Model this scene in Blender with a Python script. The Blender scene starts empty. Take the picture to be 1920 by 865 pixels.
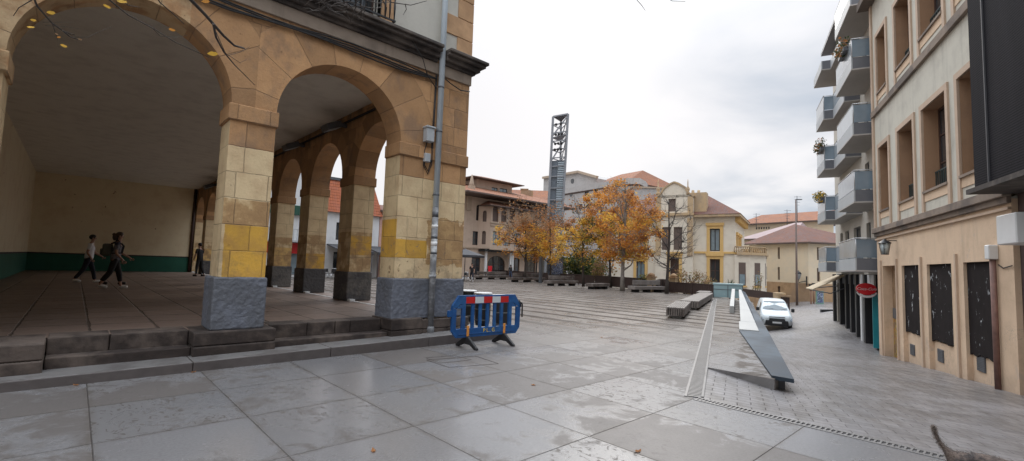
import bpy, math, random
from mathutils import Vector, Matrix
R = math.radians
rnd = random.Random(7)
sc = bpy.context.scene
col = sc.collection

# ------------------------------------------------------------------ camera
EYE = Vector((0, 0, 1.6))
YAW, PITCH, ROLL, FPX = R(42.9032), R(4.28597), R(1.92761), 877.18
_f = Vector((math.sin(YAW)*math.cos(PITCH), math.cos(YAW)*math.cos(PITCH), math.sin(PITCH)))
_r = Vector((math.cos(YAW), -math.sin(YAW), 0)); _u = _r.cross(_f)
_r, _u = _r*math.cos(ROLL)+_u*math.sin(ROLL), -_r*math.sin(ROLL)+_u*math.cos(ROLL)
cam = bpy.data.cameras.new('camera'); camo = bpy.data.objects.new('camera', cam); col.objects.link(camo)
m = Matrix(((_r.x, _u.x, -_f.x, 0), (_r.y, _u.y, -_f.y, 0), (_r.z, _u.z, -_f.z, EYE.z), (0, 0, 0, 1)))
camo.matrix_world = m
cam.sensor_width = 36; cam.lens = 36*FPX/1920; cam.clip_end = 3000; cam.clip_start = 0.05
sc.camera = camo
# ------------------------------------------------------------------ colour management
sc.view_settings.view_transform = 'Standard'; sc.view_settings.look = 'None'
sc.view_settings.exposure = 0.22; sc.view_settings.gamma = 1.0; sc.view_settings.use_curve_mapping = False

# ------------------------------------------------------------------ node expression helper
class NT:
    def __init__(s, tree): s.t = tree; s.n = tree.nodes; s.l = tree.links
    def node(s, ty, **kw):
        n = s.n.new(ty)
        for k, v in kw.items(): setattr(n, k, v)
        return n
    def put(s, sock, v):
        if isinstance(v, X): s.l.new(v.o, sock)
        elif hasattr(v, 'is_output'): s.l.new(v, sock)
        else:
            try: sock.default_value = v
            except Exception:
                if len(v) == 3: sock.default_value = (*v, 1)
    def m(s, op, a, b=None, c=None):
        n = s.node('ShaderNodeMath', operation=op)
        s.put(n.inputs[0], a)
        if b is not None: s.put(n.inputs[1], b)
        if c is not None: s.put(n.inputs[2], c)
        return X(s, n.outputs[0])
    def pos(s):
        g = s.node('ShaderNodeNewGeometry'); x = s.node('ShaderNodeSeparateXYZ'); s.l.new(g.outputs['Position'], x.inputs[0])
        return g.outputs['Position'], X(s, x.outputs[0]), X(s, x.outputs[1]), X(s, x.outputs[2])
    def nrm(s):
        g = s.node('ShaderNodeNewGeometry'); x = s.node('ShaderNodeSeparateXYZ'); s.l.new(g.outputs['True Normal'], x.inputs[0])
        return X(s, x.outputs[0]), X(s, x.outputs[1]), X(s, x.outputs[2])
    def vec(s, x, y, z=0.0):
        n = s.node('ShaderNodeCombineXYZ')
        for i, v in enumerate((x, y, z)): s.put(n.inputs[i], v)
        return n.outputs[0]
    def noise(s, v, scale, detail=4, rough=.55, dist=0.0):
        n = s.node('ShaderNodeTexNoise'); s.put(n.inputs['Vector'], v); s.put(n.inputs['Scale'], scale)
        n.inputs['Detail'].default_value = detail; n.inputs['Roughness'].default_value = rough; n.inputs['Distortion'].default_value = dist
        return X(s, n.outputs[0])
    def white(s, v):
        n = s.node('ShaderNodeTexWhiteNoise'); s.put(n.inputs['Vector'], v); return X(s, n.outputs[0])
    def step(s, x, lo, hi):
        n = s.node('ShaderNodeMapRange', interpolation_type='SMOOTHSTEP')
        s.put(n.inputs['Value'], x); s.put(n.inputs['From Min'], lo); s.put(n.inputs['From Max'], hi)
        return X(s, n.outputs[0])
    def mix(s, f, a, b, mode='MIX'):
        n = s.node('ShaderNodeMix', data_type='RGBA', blend_type=mode)
        s.put(n.inputs[0], f); s.put(n.inputs[6], a if not isinstance(a, tuple) else (*a[:3], 1)); s.put(n.inputs[7], b if not isinstance(b, tuple) else (*b[:3], 1))
        return n.outputs[2]
    def scale(s, c, k):
        n = s.node('ShaderNodeVectorMath', operation='SCALE'); s.put(n.inputs[0], c); s.put(n.inputs['Scale'], k); return n.outputs[0]
class X:
    def __init__(s, t, o): s.t = t; s.o = o
    def __add__(s, b): return s.t.m('ADD', s, b)
    __radd__ = __add__
    def __sub__(s, b): return s.t.m('SUBTRACT', s, b)
    def __rsub__(s, b): return s.t.m('SUBTRACT', b, s)
    def __mul__(s, b): return s.t.m('MULTIPLY', s, b)
    __rmul__ = __mul__
    def __truediv__(s, b): return s.t.m('DIVIDE', s, b)
    def floor(s): return s.t.m('FLOOR', s)
    def fract(s): return s.t.m('FRACT', s)
    def abs(s): return s.t.m('ABSOLUTE', s)
    def gt(s, b): return s.t.m('GREATER_THAN', s, b)
    def lt(s, b): return s.t.m('LESS_THAN', s, b)
    def min(s, b): return s.t.m('MINIMUM', s, b)
    def max(s, b): return s.t.m('MAXIMUM', s, b)
def shader(name, fn):
    """fn(t) -> base colour, roughness, height (or None), bump distance, extra dict"""
    ma = bpy.data.materials.new(name); ma.use_nodes = True; t = NT(ma.node_tree)
    b = t.n['Principled BSDF']; base, ro, h, bd, ex = fn(t)
    t.put(b.inputs['Base Color'], base if not isinstance(base, tuple) else (*base[:3], 1)); t.put(b.inputs['Roughness'], ro)
    if h is not None:
        bu = t.node('ShaderNodeBump'); bu.inputs['Distance'].default_value = bd; bu.inputs['Strength'].default_value = 1
        t.put(bu.inputs['Height'], h); t.l.new(bu.outputs[0], b.inputs['Normal'])
    for k, v in ex.items(): t.put(b.inputs[k], v)
    return ma
def plain(name, c, rough=.6, var=.12, scale=6., bump=.003, metal=0., c2=None, spec=None, grime=.0, obj=False):
    def fn(t):
        p = t.pos()
        P = p[0]
        if obj:
            tc = t.node('ShaderNodeTexCoord'); P = tc.outputs['Object']
        n = t.noise(P, scale, 6, .6); n2 = t.noise(P, scale*.17, 3)
        k = (n-.5)*var*2.2+(n2-.5)*var*2+1.0
        base = t.scale((*c,), k)
        if c2: base = t.mix(t.step(n2+(n-.5)*.3, .45, .62), base, t.scale((*c2,), k))
        if grime:
            g = t.noise(t.vec(p[1]*3, p[2]*3, p[3]*.35), 1.0, 5, .65)
            base = t.mix(t.step(g, .5, .75)*grime, base, (.06, .05, .04))
        ex = {'Metallic': metal}
        if spec is not None: ex['Specular IOR Level'] = spec
        return base, (n-.5)*.15+rough, n, bump, ex
    return shader(name, fn)

# ------------------------------------------------------------------ overcast sky (world)
SUN_EL, SUN_AZ = R(33), R(58)          # azimuth from +Y towards +X
w = bpy.data.worlds.new("World"); sc.world = w; w.use_nodes = True
t = NT(w.node_tree); bg = t.n['Background']
sky = t.node('ShaderNodeTexSky', sky_type='NISHITA'); sky.sun_disc = False; sky.sun_elevation = SUN_EL; sky.sun_rotation = SUN_AZ
tc = t.node('ShaderNodeTexCoord'); sx = t.node('ShaderNodeSeparateXYZ'); t.l.new(tc.outputs['Generated'], sx.inputs[0])
dx, dy, dz = [X(t, sx.outputs[i]) for i in range(3)]
zz = dz.max(0.0)+.12
cv = t.vec(dx/zz, dy/zz, 0.0)
n1 = t.noise(cv, .75, 6, .5, .4); n2 = t.noise(cv, .3, 3, .5)
# brightness of the cloud sheet: thick near the horizon, brighter round the veiled sun, boosted overhead for more light on the scene
sd = Vector((math.sin(SUN_AZ)*math.cos(SUN_EL), math.cos(SUN_AZ)*math.cos(SUN_EL), math.sin(SUN_EL)))
ca = (dx*sd.x+dy*sd.y+dz*sd.z).max(0.0)
rt = dx*math.sin(R(78))+dy*math.cos(R(78))          # towards the street end the cover breaks up
brk = t.step(t.m('ARCTAN2', dx, dy), R(54), R(73))
shade = t.step(n1*.7+n2*.3, .36, .58)*brk
cloud = t.mix(t.step(dz, .3, .8), t.mix(shade, (.74, .725, .732), (.38, .43, .50)), (.80, .86, .94))
lum = t.m('POWER', ca, 8.0)*.12+1.0+t.step(dz, .52, .9)*2.4
blue = t.scale(sky.outputs[0], .06)
skycol = t.mix(t.step(n1, .56, .7)*brk*.35, t.scale(cloud, lum), blue)
tot = t.mix(1.0, skycol, t.scale(sky.outputs[0], .006), 'ADD')
t.put(bg.inputs[0], tot); bg.inputs[1].default_value = 1.0
sl = bpy.data.lights.new('sun', 'SUN'); sl.energy = .7; sl.angle = R(22); sl.color = (1, .95, .88)
so = bpy.data.objects.new('sun', sl); col.objects.link(so)
so.rotation_euler = (-sd).to_track_quat('-Z', 'Y').to_euler()
cam_sky = None

# ------------------------------------------------------------------ surveying helpers
def ray(px, py): return FPX*_f+(px-960)*_r-(py-432.5)*_u
def on_z(px, py, z=0.): d = ray(px, py); return EYE+d*((z-EYE.z)/d.z)
def at(px, py, depth): return EYE+ray(px, py)*(depth/FPX)
AZ = R(68.65)
SE = Vector((math.sin(AZ), math.cos(AZ), 0)); SN = Vector((math.cos(AZ), -math.sin(AZ), 0))   # along / across the street
def uv(u, v, z=0.): return SE*u+SN*v+Vector((0, 0, z))
def sstep(x, a, b): x = min(1, max(0, (x-a)/(b-a))); return x*x*(3-2*x)
def street_z(p):
    u = p.dot(SE); v = p.dot(SN); Xx = p.x
    z = -.0815*max(0, Xx-5.86)
    if Xx < 8.8: z *= min(1, max(0, ((Xx-5.865)*.3907-(p.y-2.93)*.9205-.1)/1.15))
    if z < -1.45: z = -1.45-.6*(1-math.exp(-(-1.45-z)/.6))
    z += .22*max(-1.5, min(4, v-2.6))*sstep(u, 25, 36)
    return z
# ------------------------------------------------------------------ mesh builder
def tag(o, label=None, cat=None, group=None, kind=None):
    if label: o['label'] = label
    if cat: o['category'] = cat
    if group: o['group'] = group
    if kind: o['kind'] = kind
    return o
def thing(name, loc, label, cat, group=None, rz=0.):
    o = bpy.data.objects.new(name, None); col.objects.link(o); o.location = loc; o.rotation_euler.z = rz
    o.empty_display_size = .2
    return tag(o, label, cat, group)
def world_mat(o):
    M_ = Matrix.Translation(o.location) @ o.rotation_euler.to_matrix().to_4x4()
    return world_mat(o.parent) @ M_ if o.parent else M_
class MB:
    def __init__(s): s.v = []; s.f = []; s.mi = []; s.sm = []
    def face(s, pts, mi=0, sm=False):
        b = len(s.v); s.v += [tuple(p) for p in pts]; s.f.append(tuple(range(b, b+len(pts)))); s.mi.append(mi); s.sm.append(sm)
    def hexa(s, c, mi=0):
        b = len(s.v); s.v += [tuple(p) for p in c]
        for q in ((0, 3, 2, 1), (4, 5, 6, 7), (0, 1, 5, 4), (1, 2, 6, 5), (2, 3, 7, 6), (3, 0, 4, 7)):
            s.f.append(tuple(b+i for i in q)); s.mi.append(mi); s.sm.append(False)
    def box(s, x0, x1, y0, y1, z0, z1, mi=0, fr=None):
        P = [(x0, y0, z0), (x1, y0, z0), (x1, y1, z0), (x0, y1, z0), (x0, y0, z1), (x1, y0, z1), (x1, y1, z1), (x0, y1, z1)]
        if fr: P = [fr(*p) for p in P]
        s.hexa(P, mi)
    def bar(s, a, b, w, h, mi=0, up=Vector((0, 0, 1))):
        a = Vector(a); b = Vector(b); d = (b-a).normalized(); sdv = d.cross(up)
        if sdv.length < 1e-3: sdv = d.cross(Vector((1, 0, 0)))
        sdv.normalize(); q = sdv.cross(d)
        s.hexa([a-sdv*w/2-q*h/2, a+sdv*w/2-q*h/2, b+sdv*w/2-q*h/2, b-sdv*w/2-q*h/2, a-sdv*w/2+q*h/2, a+sdv*w/2+q*h/2, b+sdv*w/2+q*h/2, b-sdv*w/2+q*h/2], mi)
    def tube(s, pts, rs, n=8, mi=0, cap=True):
        pts = [Vector(p) for p in pts]
        if not hasattr(rs, '__len__'): rs = [rs]*len(pts)
        b = len(s.v); ref = Vector((.3, .2, 1)).normalized(); prev = None
        for i, p in enumerate(pts):
            d = (pts[min(i+1, len(pts)-1)]-pts[max(i-1, 0)]).normalized()
            if prev is None:
                a = d.cross(ref); a = a if a.length > .05 else d.cross(Vector((1, 0, 0)))
            else: a = prev-d*prev.dot(d)
            a.normalize(); prev = a; c = d.cross(a)
            for k in range(n):
                th = 2*math.pi*k/n; s.v.append(tuple(p+(a*math.cos(th)+c*math.sin(th))*rs[i]))
        for i in range(len(pts)-1):
            for k in range(n):
                s.f.append((b+i*n+k, b+i*n+(k+1) % n, b+(i+1)*n+(k+1) % n, b+(i+1)*n+k)); s.mi.append(mi); s.sm.append(True)
        if cap:
            s.f.append(tuple(b+k for k in range(n))[::-1]); s.mi.append(mi); s.sm.append(False)
            e = b+(len(pts)-1)*n; s.f.append(tuple(e+k for k in range(n))); s.mi.append(mi); s.sm.append(False)
    def lathe(s, prof, c=(0, 0, 0), n=20, mi=0):
        b = len(s.v); c = Vector(c)
        for r_, z in prof:
            for k in range(n):
                th = 2*math.pi*k/n; s.v.append((c.x+r_*math.cos(th), c.y+r_*math.sin(th), c.z+z))
        for i in range(len(prof)-1):
            for k in range(n):
                s.f.append((b+i*n+k, b+i*n+(k+1) % n, b+(i+1)*n+(k+1) % n, b+(i+1)*n+k)); s.mi.append(mi); s.sm.append(True)
        s.f.append(tuple(b+k for k in range(n))[::-1]); s.mi.append(mi); s.sm.append(False)
        e = b+(len(prof)-1)*n; s.f.append(tuple(e+k for k in range(n))); s.mi.append(mi); s.sm.append(False)
    def prism(s, poly, fr, d0, d1, mi=0):
        """poly [(a,b)] in the plane, extruded from d0 to d1; fr(a,d,b)"""
        n = len(poly); b = len(s.v)
        s.v += [tuple(fr(a, d0, c)) for a, c in poly]+[tuple(fr(a, d1, c)) for a, c in poly]
        s.f.append(tuple(range(b, b+n))); s.f.append(tuple(range(b+2*n-1, b+n-1, -1))); s.mi += [mi, mi]; s.sm += [False]*2
        for i in range(n):
            j = (i+1) % n; s.f.append((b+j, b+i, b+n+i, b+n+j)); s.mi.append(mi); s.sm.append(False)
    def blob(s, c, rx, ry, rz, n=10, mi=0):
        prof = [(math.sin(math.pi*i/n), -math.cos(math.pi*i/n)) for i in range(n+1)]; b = len(s.v); c = Vector(c); k_ = 14
        for a, z in prof:
            for k in range(k_):
                th = 2*math.pi*k/k_; s.v.append((c.x+rx*max(a, .001)*math.cos(th), c.y+ry*max(a, .001)*math.sin(th), c.z+rz*z))
        for i in range(n):
            for k in range(k_):
                s.f.append((b+i*k_+k, b+i*k_+(k+1) % k_, b+(i+1)*k_+(k+1) % k_, b+(i+1)*k_+k)); s.mi.append(mi); s.sm.append(True)
    def build(s, name, mats, parent=None, bevel=0., seg=1, world=True):
        me = bpy.data.meshes.new(name); vs = s.v
        if parent is not None and world:
            inv = world_mat(parent).inverted(); vs = [tuple(inv @ Vector(p)) for p in vs]
        me.from_pydata(vs, [], s.f); me.validate(); me.update()
        if not isinstance(mats, (list, tuple)): mats = [mats]
        for ma in mats: me.materials.append(ma)
        if len(me.polygons) == len(s.f):
            me.polygons.foreach_set('material_index', s.mi); me.polygons.foreach_set('use_smooth', s.sm)
        o = bpy.data.objects.new(name, me); col.objects.link(o)
        if parent is not None: o.parent = parent
        if bevel:
            bv = o.modifiers.new('bevel', 'BEVEL'); bv.width = bevel; bv.segments = seg; bv.limit_method = 'ANGLE'; bv.angle_limit = R(40)
            if len(s.f) > 0:
                wl = o.modifiers.new('weld', 'WELD'); wl.merge_threshold = .0004
                o.modifiers.move(1, 0)
        return o
def frame(P0, e):
    """local frame of a facade: s along e, d inwards, z up"""
    P0 = Vector(P0); e = Vector(e).normalized(); inn = Vector((-e.y, e.x, 0))
    def fr(s, d, z): return P0+e*s+inn*d+Vector((0, 0, z))
    fr.P0 = P0; fr.e = e; fr.inn = inn
    return fr
def hit(fr, px, py, d=0.):
    """photo point -> (s, z) on the facade plane"""
    q = fr.P0+fr.inn*d; r_ = ray(px, py); k = (q-EYE).dot(fr.inn)/r_.dot(fr.inn); p = EYE+r_*k
    return (p-fr.P0).dot(fr.e), p.z-fr.P0.z
def pxop(fr, x0, y0, x1, y1, rise=0., d=0.):
    xm, ym = (x0+x1)/2, (y0+y1)/2
    a = hit(fr, x0, ym, d)[0]; b = hit(fr, x1, ym, d)[0]; zb = hit(fr, xm, y1, d)[1]; zt = hit(fr, xm, y0, d)[1]
    return (a, b, zb, zt-rise*(b-a)/2 if rise else zt, rise*(b-a)/2)
def wall(mb, fr, s0, s1, z0, z1, ops=(), t=.35, mi=0, na=12, back=True):
    """wall with rectangular or arched openings (s0,s1,z0,z1,rise) with reveals"""
    ops = [tuple(o)+((0.,) if len(o) == 4 else ()) for o in ops]
    S = {s0, s1}
    for o in ops:
        S.add(o[0]); S.add(o[1])
        if o[4]:
            for i in range(1, na): S.add((o[0]+o[1])/2-(o[1]-o[0])/2*math.cos(math.pi*i/na))
    S = sorted(x for x in S if s0-1e-6 <= x <= s1+1e-6)
    def top(o, s):
        if not o[4]: return o[3]
        k = (s-(o[0]+o[1])/2)/((o[1]-o[0])/2); return o[3]+o[4]*math.sqrt(max(0, 1-k*k))
    ds = [0., t] if back else [0.]
    for a, b in zip(S, S[1:]):
        if b-a < 1e-6: continue
        cv_ = sorted([o for o in ops if o[0] < (a+b)/2 < o[1]], key=lambda o: o[2])
        za = zb = z0
        for o in cv_+[None]:
            ta = tb = z1
            if o: ta = tb = o[2]
            if ta-za > 1e-6 or tb-zb > 1e-6:
                for d in ds:
                    q = [fr(a, d, za), fr(b, d, zb), fr(b, d, tb), fr(a, d, ta)]
                    mb.face(q if d == 0 else q[::-1], mi)
            if o:
                za, zb = top(o, a), top(o, b)
                mb.face([fr(a, 0, za), fr(a, t, za), fr(b, t, zb), fr(b, 0, zb)], mi, False)
                if o[2] > z0+1e-6: mb.face([fr(a, 0, o[2]), fr(b, 0, o[2]), fr(b, t, o[2]), fr(a, t, o[2])], mi)
    for o in ops:
        mb.face([fr(o[0], 0, o[2]), fr(o[0], t, o[2]), fr(o[0], t, o[3]), fr(o[0], 0, o[3])], mi)
        mb.face([fr(o[1], t, o[2]), fr(o[1], 0, o[2]), fr(o[1], 0, o[3]), fr(o[1], t, o[3])], mi)
    mb.face([fr(s0, t, z0), fr(s0, 0, z0), fr(s0, 0, z1), fr(s0, t, z1)], mi)
    mb.face([fr(s1, 0, z0), fr(s1, t, z0), fr(s1, t, z1), fr(s1, 0, z1)], mi)
    mb.face([fr(s0, 0, z1), fr(s1, 0, z1), fr(s1, t, z1), fr(s0, t, z1)], mi)
def window(parent, fr, op, d=.18, nx=2, nz=2, fm=None, gm=None, fw=.06, name='window'):
    a, b, z0, z1 = op[:4]; rise = op[4] if len(op) > 4 else 0; zt = z1+rise
    mb = MB(); t_ = .05
    mb.box(a, a+fw, d, d+t_, z0, z1, fr=fr); mb.box(b-fw, b, d, d+t_, z0, z1, fr=fr)
    mb.box(a+fw, b-fw, d, d+t_, z0, z0+fw, fr=fr)
    if not rise: mb.box(a+fw, b-fw, d, d+t_, z1-fw, z1, fr=fr)
    else:
        c = (a+b)/2; hw = (b-a)/2; mb.box(a+fw, b-fw, d, d+t_, z1-fw/2, z1+fw/2, fr=fr)
        for i in range(8):
            t0, t1 = math.pi*i/8, math.pi*(i+1)/8; P = []
            for (tt, k) in ((t0, 1), (t1, 1), (t1, 1-fw/hw), (t0, 1-fw/hw)): P.append((c+hw*k*math.cos(tt), z1+rise*k*math.sin(tt)))
            mb.prism(P, fr, d+.001, d+t_-.001)
    for i in range(1, nx):
        s = a+(b-a)*i/nx; mb.box(s-fw*.4, s+fw*.4, d+.004, d+t_-.004, z0+fw, (zt if rise else z1)-fw, fr=fr)
    for i in range(1, nz):
        z = z0+(z1-z0)*i/nz; mb.box(a+fw, b-fw, d+.008, d+t_-.008, z-fw*.3, z+fw*.3, fr=fr)
    w_ = mb.build(name, fm, parent)
    g = MB(); 
    if rise:
        c = (a+b)/2; hw = (b-a)/2
        g.face([fr(a, d+.03, z0), fr(b, d+.03, z0)]+[fr(c+hw*math.cos(math.pi*i/10), d+.03, z1+rise*math.sin(math.pi*i/10)) for i in range(11)])
    else: g.face([fr(a, d+.03, z0), fr(b, d+.03, z0), fr(b, d+.03, z1), fr(a, d+.03, z1)])
    g.build('pane', gm, w_)
    return w_
def copy_tree(o, parent=None):
    c = o.copy(); col.objects.link(c); c.parent = parent
    for ch in [x for x in bpy.data.objects if x.parent == o]: copy_tree(ch, c)
    return c
def text_mesh(s, size, mat, name, parent, M4, extrude=.002, shear=0., font_scale=1.):
    cu = bpy.data.curves.new(name, 'FONT'); cu.body = s; cu.size = size; cu.extrude = extrude; cu.align_x = 'CENTER'; cu.align_y = 'CENTER'; cu.shear = shear
    tmp = bpy.data.objects.new('tmp_text', cu); col.objects.link(tmp)
    dg = bpy.context.evaluated_depsgraph_get(); me = bpy.data.meshes.new_from_object(tmp.evaluated_get(dg))
    bpy.data.objects.remove(tmp); bpy.data.curves.remove(cu)
    me.transform(world_mat(parent).inverted() @ M4); me.materials.clear(); me.materials.append(mat)
    o = bpy.data.objects.new(name, me); col.objects.link(o); o.parent = parent; return o

# ------------------------------------------------------------------ materials
TX, TY = 1.165, 1.24
def plaza_fn(t):
    P, x, y, z = t.pos()
    gx = (x-.225)/TX; gy = (y-2.82)/TY
    fx, fy = gx.fract(), gy.fract(); ix, iy = gx.floor(), gy.floor()
    jd = (fx.min(1.0-fx)*TX).min(fy.min(1.0-fy)*TY)
    joint = 1.0-t.step(jd, .0015, .0065)
    rn = t.white(t.vec(ix, iy, 3.0)); rn2 = t.white(t.vec(ix, iy, 9.0))
    sh_ = t.vec(x+rn*7.0, y+rn2*9.0, z); big = t.noise(sh_, .55, 4, .6); med = t.noise(sh_, 2.6, 6, .68, .7); fine = t.noise(P, 38, 4, .7)
    spk = t.noise(t.vec(x*13, y*8, 0.), 1.0, 4, .6, 1.4); grit = t.noise(P, 140, 3, .8)
    far = t.step(x+y, 11, 22)
    # damp strip along the joint; tone also carries cupped slabs' darker reflections, stronger far off
    wob = (t.noise(t.vec(x*.8, y*1.6, 0.), 1.0, 4, .6)-.5)*.5
    strip = 1.0-t.step(fx+wob*.9, .22, .46)
    damp = t.step(big*.50+med*.42+rn*.16+(1.0-fy)*.06, .545, .63)
    worms = t.step(spk, .565, .60)*t.step(big+rn2*.3+(med-.5)*.5, .52, .68)
    u_ = x*SE.x+y*SE.y; v_ = x*SN.x+y*SN.y
    stn = t.step(v_+(med-.5)*.5+(big-.5)*.4, -.20, .12)*t.step(v_, .95, .8)*t.step(u_, 7.6, 8.4)*t.step(u_, 15.5, 12.0)*t.step(med*.6+t.noise(t.vec(u_*2.2, v_*.6, 0.), 1., 3)*.4, .40, .55)
    d = (damp*(.66-far*.36)).max(worms*.75).max(strip*(far*.85+.08)).max(stn)
    base = t.mix(d, t.mix(far, (.205, .20, .203), (.165, .143, .127)), (.095, .079, .068))
    base = t.scale(base, (rn-.5)*.24+(fine-.5)*.75+(grit-.5)*.5+(big-.5)*.3+1.0)
    edge = (1.0-t.step(jd, .0, .07))*t.step(med+fine*.4, .55, .85)
    base = t.mix(edge*.45, base, (.10, .085, .07))
    base = t.mix(joint*.85, base, (.06, .052, .048))
    ro = .235+(med-.5)*.22+d*.30+joint*.3+(rn2-.5)*.10
    h = joint*-1.0+fine*.10+med*.12+(rn-.5)*fx*1.2
    return base, ro+grit*.06, h+grit*.05, .006, {'Specular IOR Level': .46-d*.32-far*.16}
def street_fn(t):
    P, x, y, z = t.pos()
    u = x*SE.x+y*SE.y; v = x*SN.x+y*SN.y
    wv = (t.noise(P, .5, 2)-.5)*.06
    a = (u+wv)/.155; row = a.floor(); fa = a.fract(); b = v/.31+row*.5; fb = b.fract(); ib = b.floor()
    jd = (fa.min(1.0-fa)*.155).min(fb.min(1.0-fb)*.31)
    joint = 1.0-t.step(jd, .002, .008)
    rn = t.white(t.vec(row, ib, 1.0)); big = t.noise(P, .4, 5, .6); med = t.noise(t.vec(u*1.3, v*5, 0.), 1.0, 4, .6); fine = t.noise(P, 45, 4, .7)
    st = t.step(t.noise(t.vec(u*2.2, v*.8, 0.), 1., 4, .65), .5, .68)
    base = t.mix(t.step(big*.5+med*.5, .42, .62), (.235, .222, .225), (.14, .127, .12))
    base = t.scale(base, (rn-.5)*.30+(fine-.5)*.3+1.0-st*.2)
    base = t.mix(joint*.75, base, (.05, .045, .042))
    return base, .36+(med-.5)*.3+joint*.2+st*.1, joint*-1.0+fine*.2+(rn-.5)*.5, .005, {}
def porch_fn(t):
    P, x, y, z = t.pos()
    row = ((x+6.0)/.78).floor(); fxx = ((x+6.0)/.78).fract(); yy = y/.95+t.white(t.vec(row, 2.0, 0.))
    fyy = yy.fract(); iy = yy.floor(); wob = (t.noise(P, 2.2, 4)-.5)*.09
    jd = ((fxx.min(1.0-fxx)+wob)*.78).min((fyy.min(1.0-fyy)+wob)*.95)
    joint = 1.0-t.step(jd, .004, .022)
    rn = t.white(t.vec(row, iy, 4.0)); n = t.noise(P, 5, 6, .65); f = t.noise(P, 30, 4, .7)
    base = t.mix(n, (.115, .078, .062), (.20, .145, .118))
    base = t.scale(base, (rn-.5)*.35+(f-.5)*.3+1.0)
    base = t.mix(joint*.8, base, (.025, .018, .014))
    return base, .5+(n-.5)*.4, joint*-1.5+n*.8+f*.2, .012, {}
C_SAND = (.46, .262, .128); C_CREAM = (.73, .56, .33); C_YEL = (.68, .385, .06)
def facade_fn(front):
    def fn(t):
        P, x, y, z = t.pos(); nx, ny, nz = t.nrm()
        isx = nx.abs().gt(ny.abs())              # jambs and side faces use y
        s = x*(1.0-isx)+y*isx
        n = t.noise(P, 3.0, 6, .6); f = t.noise(P, 26, 5, .7); big = t.noise(P, .8, 3)
        wob = (t.noise(P, 5, 3)-.5)*.03
        zc = (z-1.27+wob)/.413; row = zc.floor(); fz = zc.fract()
        b = (s+wob)/.47+t.white(t.vec(row, 5.0, 1.0))*.9; ib = b.floor(); fb = b.fract()
        jd1 = (fz.min(1.0-fz)*.413).min(fb.min(1.0-fb)*.47)
        # voussoirs round the arches
        if front:
            near = x.gt(1.95); cx = near*3.04+.4; sp = 4.0; q = x-cx
        else:
            k = ((y-9.695)/3.4).floor(); cx = k*3.4+11.395; sp = 4.0; q = y-cx
        dz_ = z-sp
        r_ = t.m('SQRT', q*q+dz_*dz_); an = t.m('ARCTAN2', dz_, q)/R(22.5)+.5
        fa = an.fract(); ja = fa.min(1.0-fa)*r_*R(22.5)
        if front:
            inring = r_.lt(1.95)*dz_.gt(0.0)
        else:
            inring = r_.lt(1.75)*dz_.gt(0.0)
        ja = ja.min((r_-1.95 if front else r_-1.75).abs()) if front else ja
        jd = jd1*(1.0-inring)+ja*inring
        idr = t.white(t.vec(row*(1.0-inring)+an.floor()*inring, ib*(1.0-inring)+cx*inring, inring))
        joint = (1.0-t.step(jd, .002, .009))*t.step(f+big*.3+n*.4, .55, .95)
        sand = t.mix(n, (.36, .19, .085), (.56, .325, .155))
        sand = t.scale(sand, (idr-.5)*.5+(f-.5)*.3+1.0)
        stain = t.step(t.noise(t.vec(x*1.5, y*1.5, z*.9), 1.2, 5, .65), .50, .68)
        sand = t.mix(stain*.55, sand, (.20, .135, .095))
        cream = t.mix(t.step(n, .35, .75), C_CREAM, (.59, .42, .24))
        cream = t.scale(cream, (idr-.5)*.14+(f-.5)*.16+1.0)
        yel = t.scale(t.mix(t.step(n, .4, .7), C_YEL, (.56, .31, .07)), (idr-.5)*.2+(f-.5)*.2+1.0)
        tan = t.scale(t.mix(t.step(n, .4, .6), (.52, .33, .15), (.40, .24, .11)), (f-.5)*.3+1.0)
        zz = z+wob*.8
        if front: lim = x.gt(1.0)*0.0+isx*.40+3.33
        else: lim = 3.76+isx*-.02
        if not front: lim = 3.74
        base = t.mix(zz.lt(lim), sand, cream)
        def bx(a, b_, c, d_, k=1.0): return t.m('MULTIPLY', (s.gt(a)*s.lt(b_)*zz.gt(c)*zz.lt(d_)), k)
        e = n*.12
        if front:
            fr_ = 1.0-isx
            base = t.mix(bx(1.4, 2.5, 2.09, 2.5)*fr_*t.step(n, .3, .5), base, tan)
            base = t.mix((x+e*.6).gt(1.70)*(x.lt(2.6))*zz.lt(2.09)*fr_, base, yel)
            base = t.mix(bx(4.5, 5.32, 1.68, 2.05)*fr_, base, yel)
            base = t.mix(x.gt(4.4)*x.lt(4.8)*isx*zz.gt(1.68)*zz.lt(2.45), base, yel)
            base = t.mix((x+e*3).gt(5.5)*(z-e*4).gt(1.3)*(z+e*6).lt(2.9)*fr_*t.step(n+big*.4, .48, .6), base, tan)
            chip = t.step(t.noise(P, 7, 5, .7, .5), .60, .63)*zz.lt(2.2)*x.gt(4.4)
            base = t.mix(chip, base, (.34, .22, .12))
            base = t.mix(x.lt(1.0)*zz.gt(3.0)*t.step(n, .35, .6)*.7, base, cream)
        else:
            base = t.mix(y.gt(12)*y.lt(15)*zz.gt(1.75)*zz.lt(2.30)*(1.0-isx), base, yel)
            base = t.mix(y.gt(15.5)*y.lt(18)*zz.gt(1.2)*zz.lt(1.78)*(1.0-isx), base, yel)
            base = t.mix(y.gt(19)*zz.gt(1.2)*zz.lt(2.0)*(1.0-isx)*.6, base, yel)
            base = t.mix(zz.lt(2.4)*t.step(n+idr*.2, .5, .7)*.8, base, tan)
        base = t.mix(joint*.40, base, (.18, .125, .085))
        grime = t.step(z, 2.2, 1.2)*t.step(t.noise(P, 2.6, 5, .7), .48, .66)+t.step(t.noise(t.vec(x*4, y*4, z*.6), 1., 5, .7), .60, .75)*.8
        base = t.mix(t.m('MINIMUM', grime*.5, .6), base, (.17, .12, .085))
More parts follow.
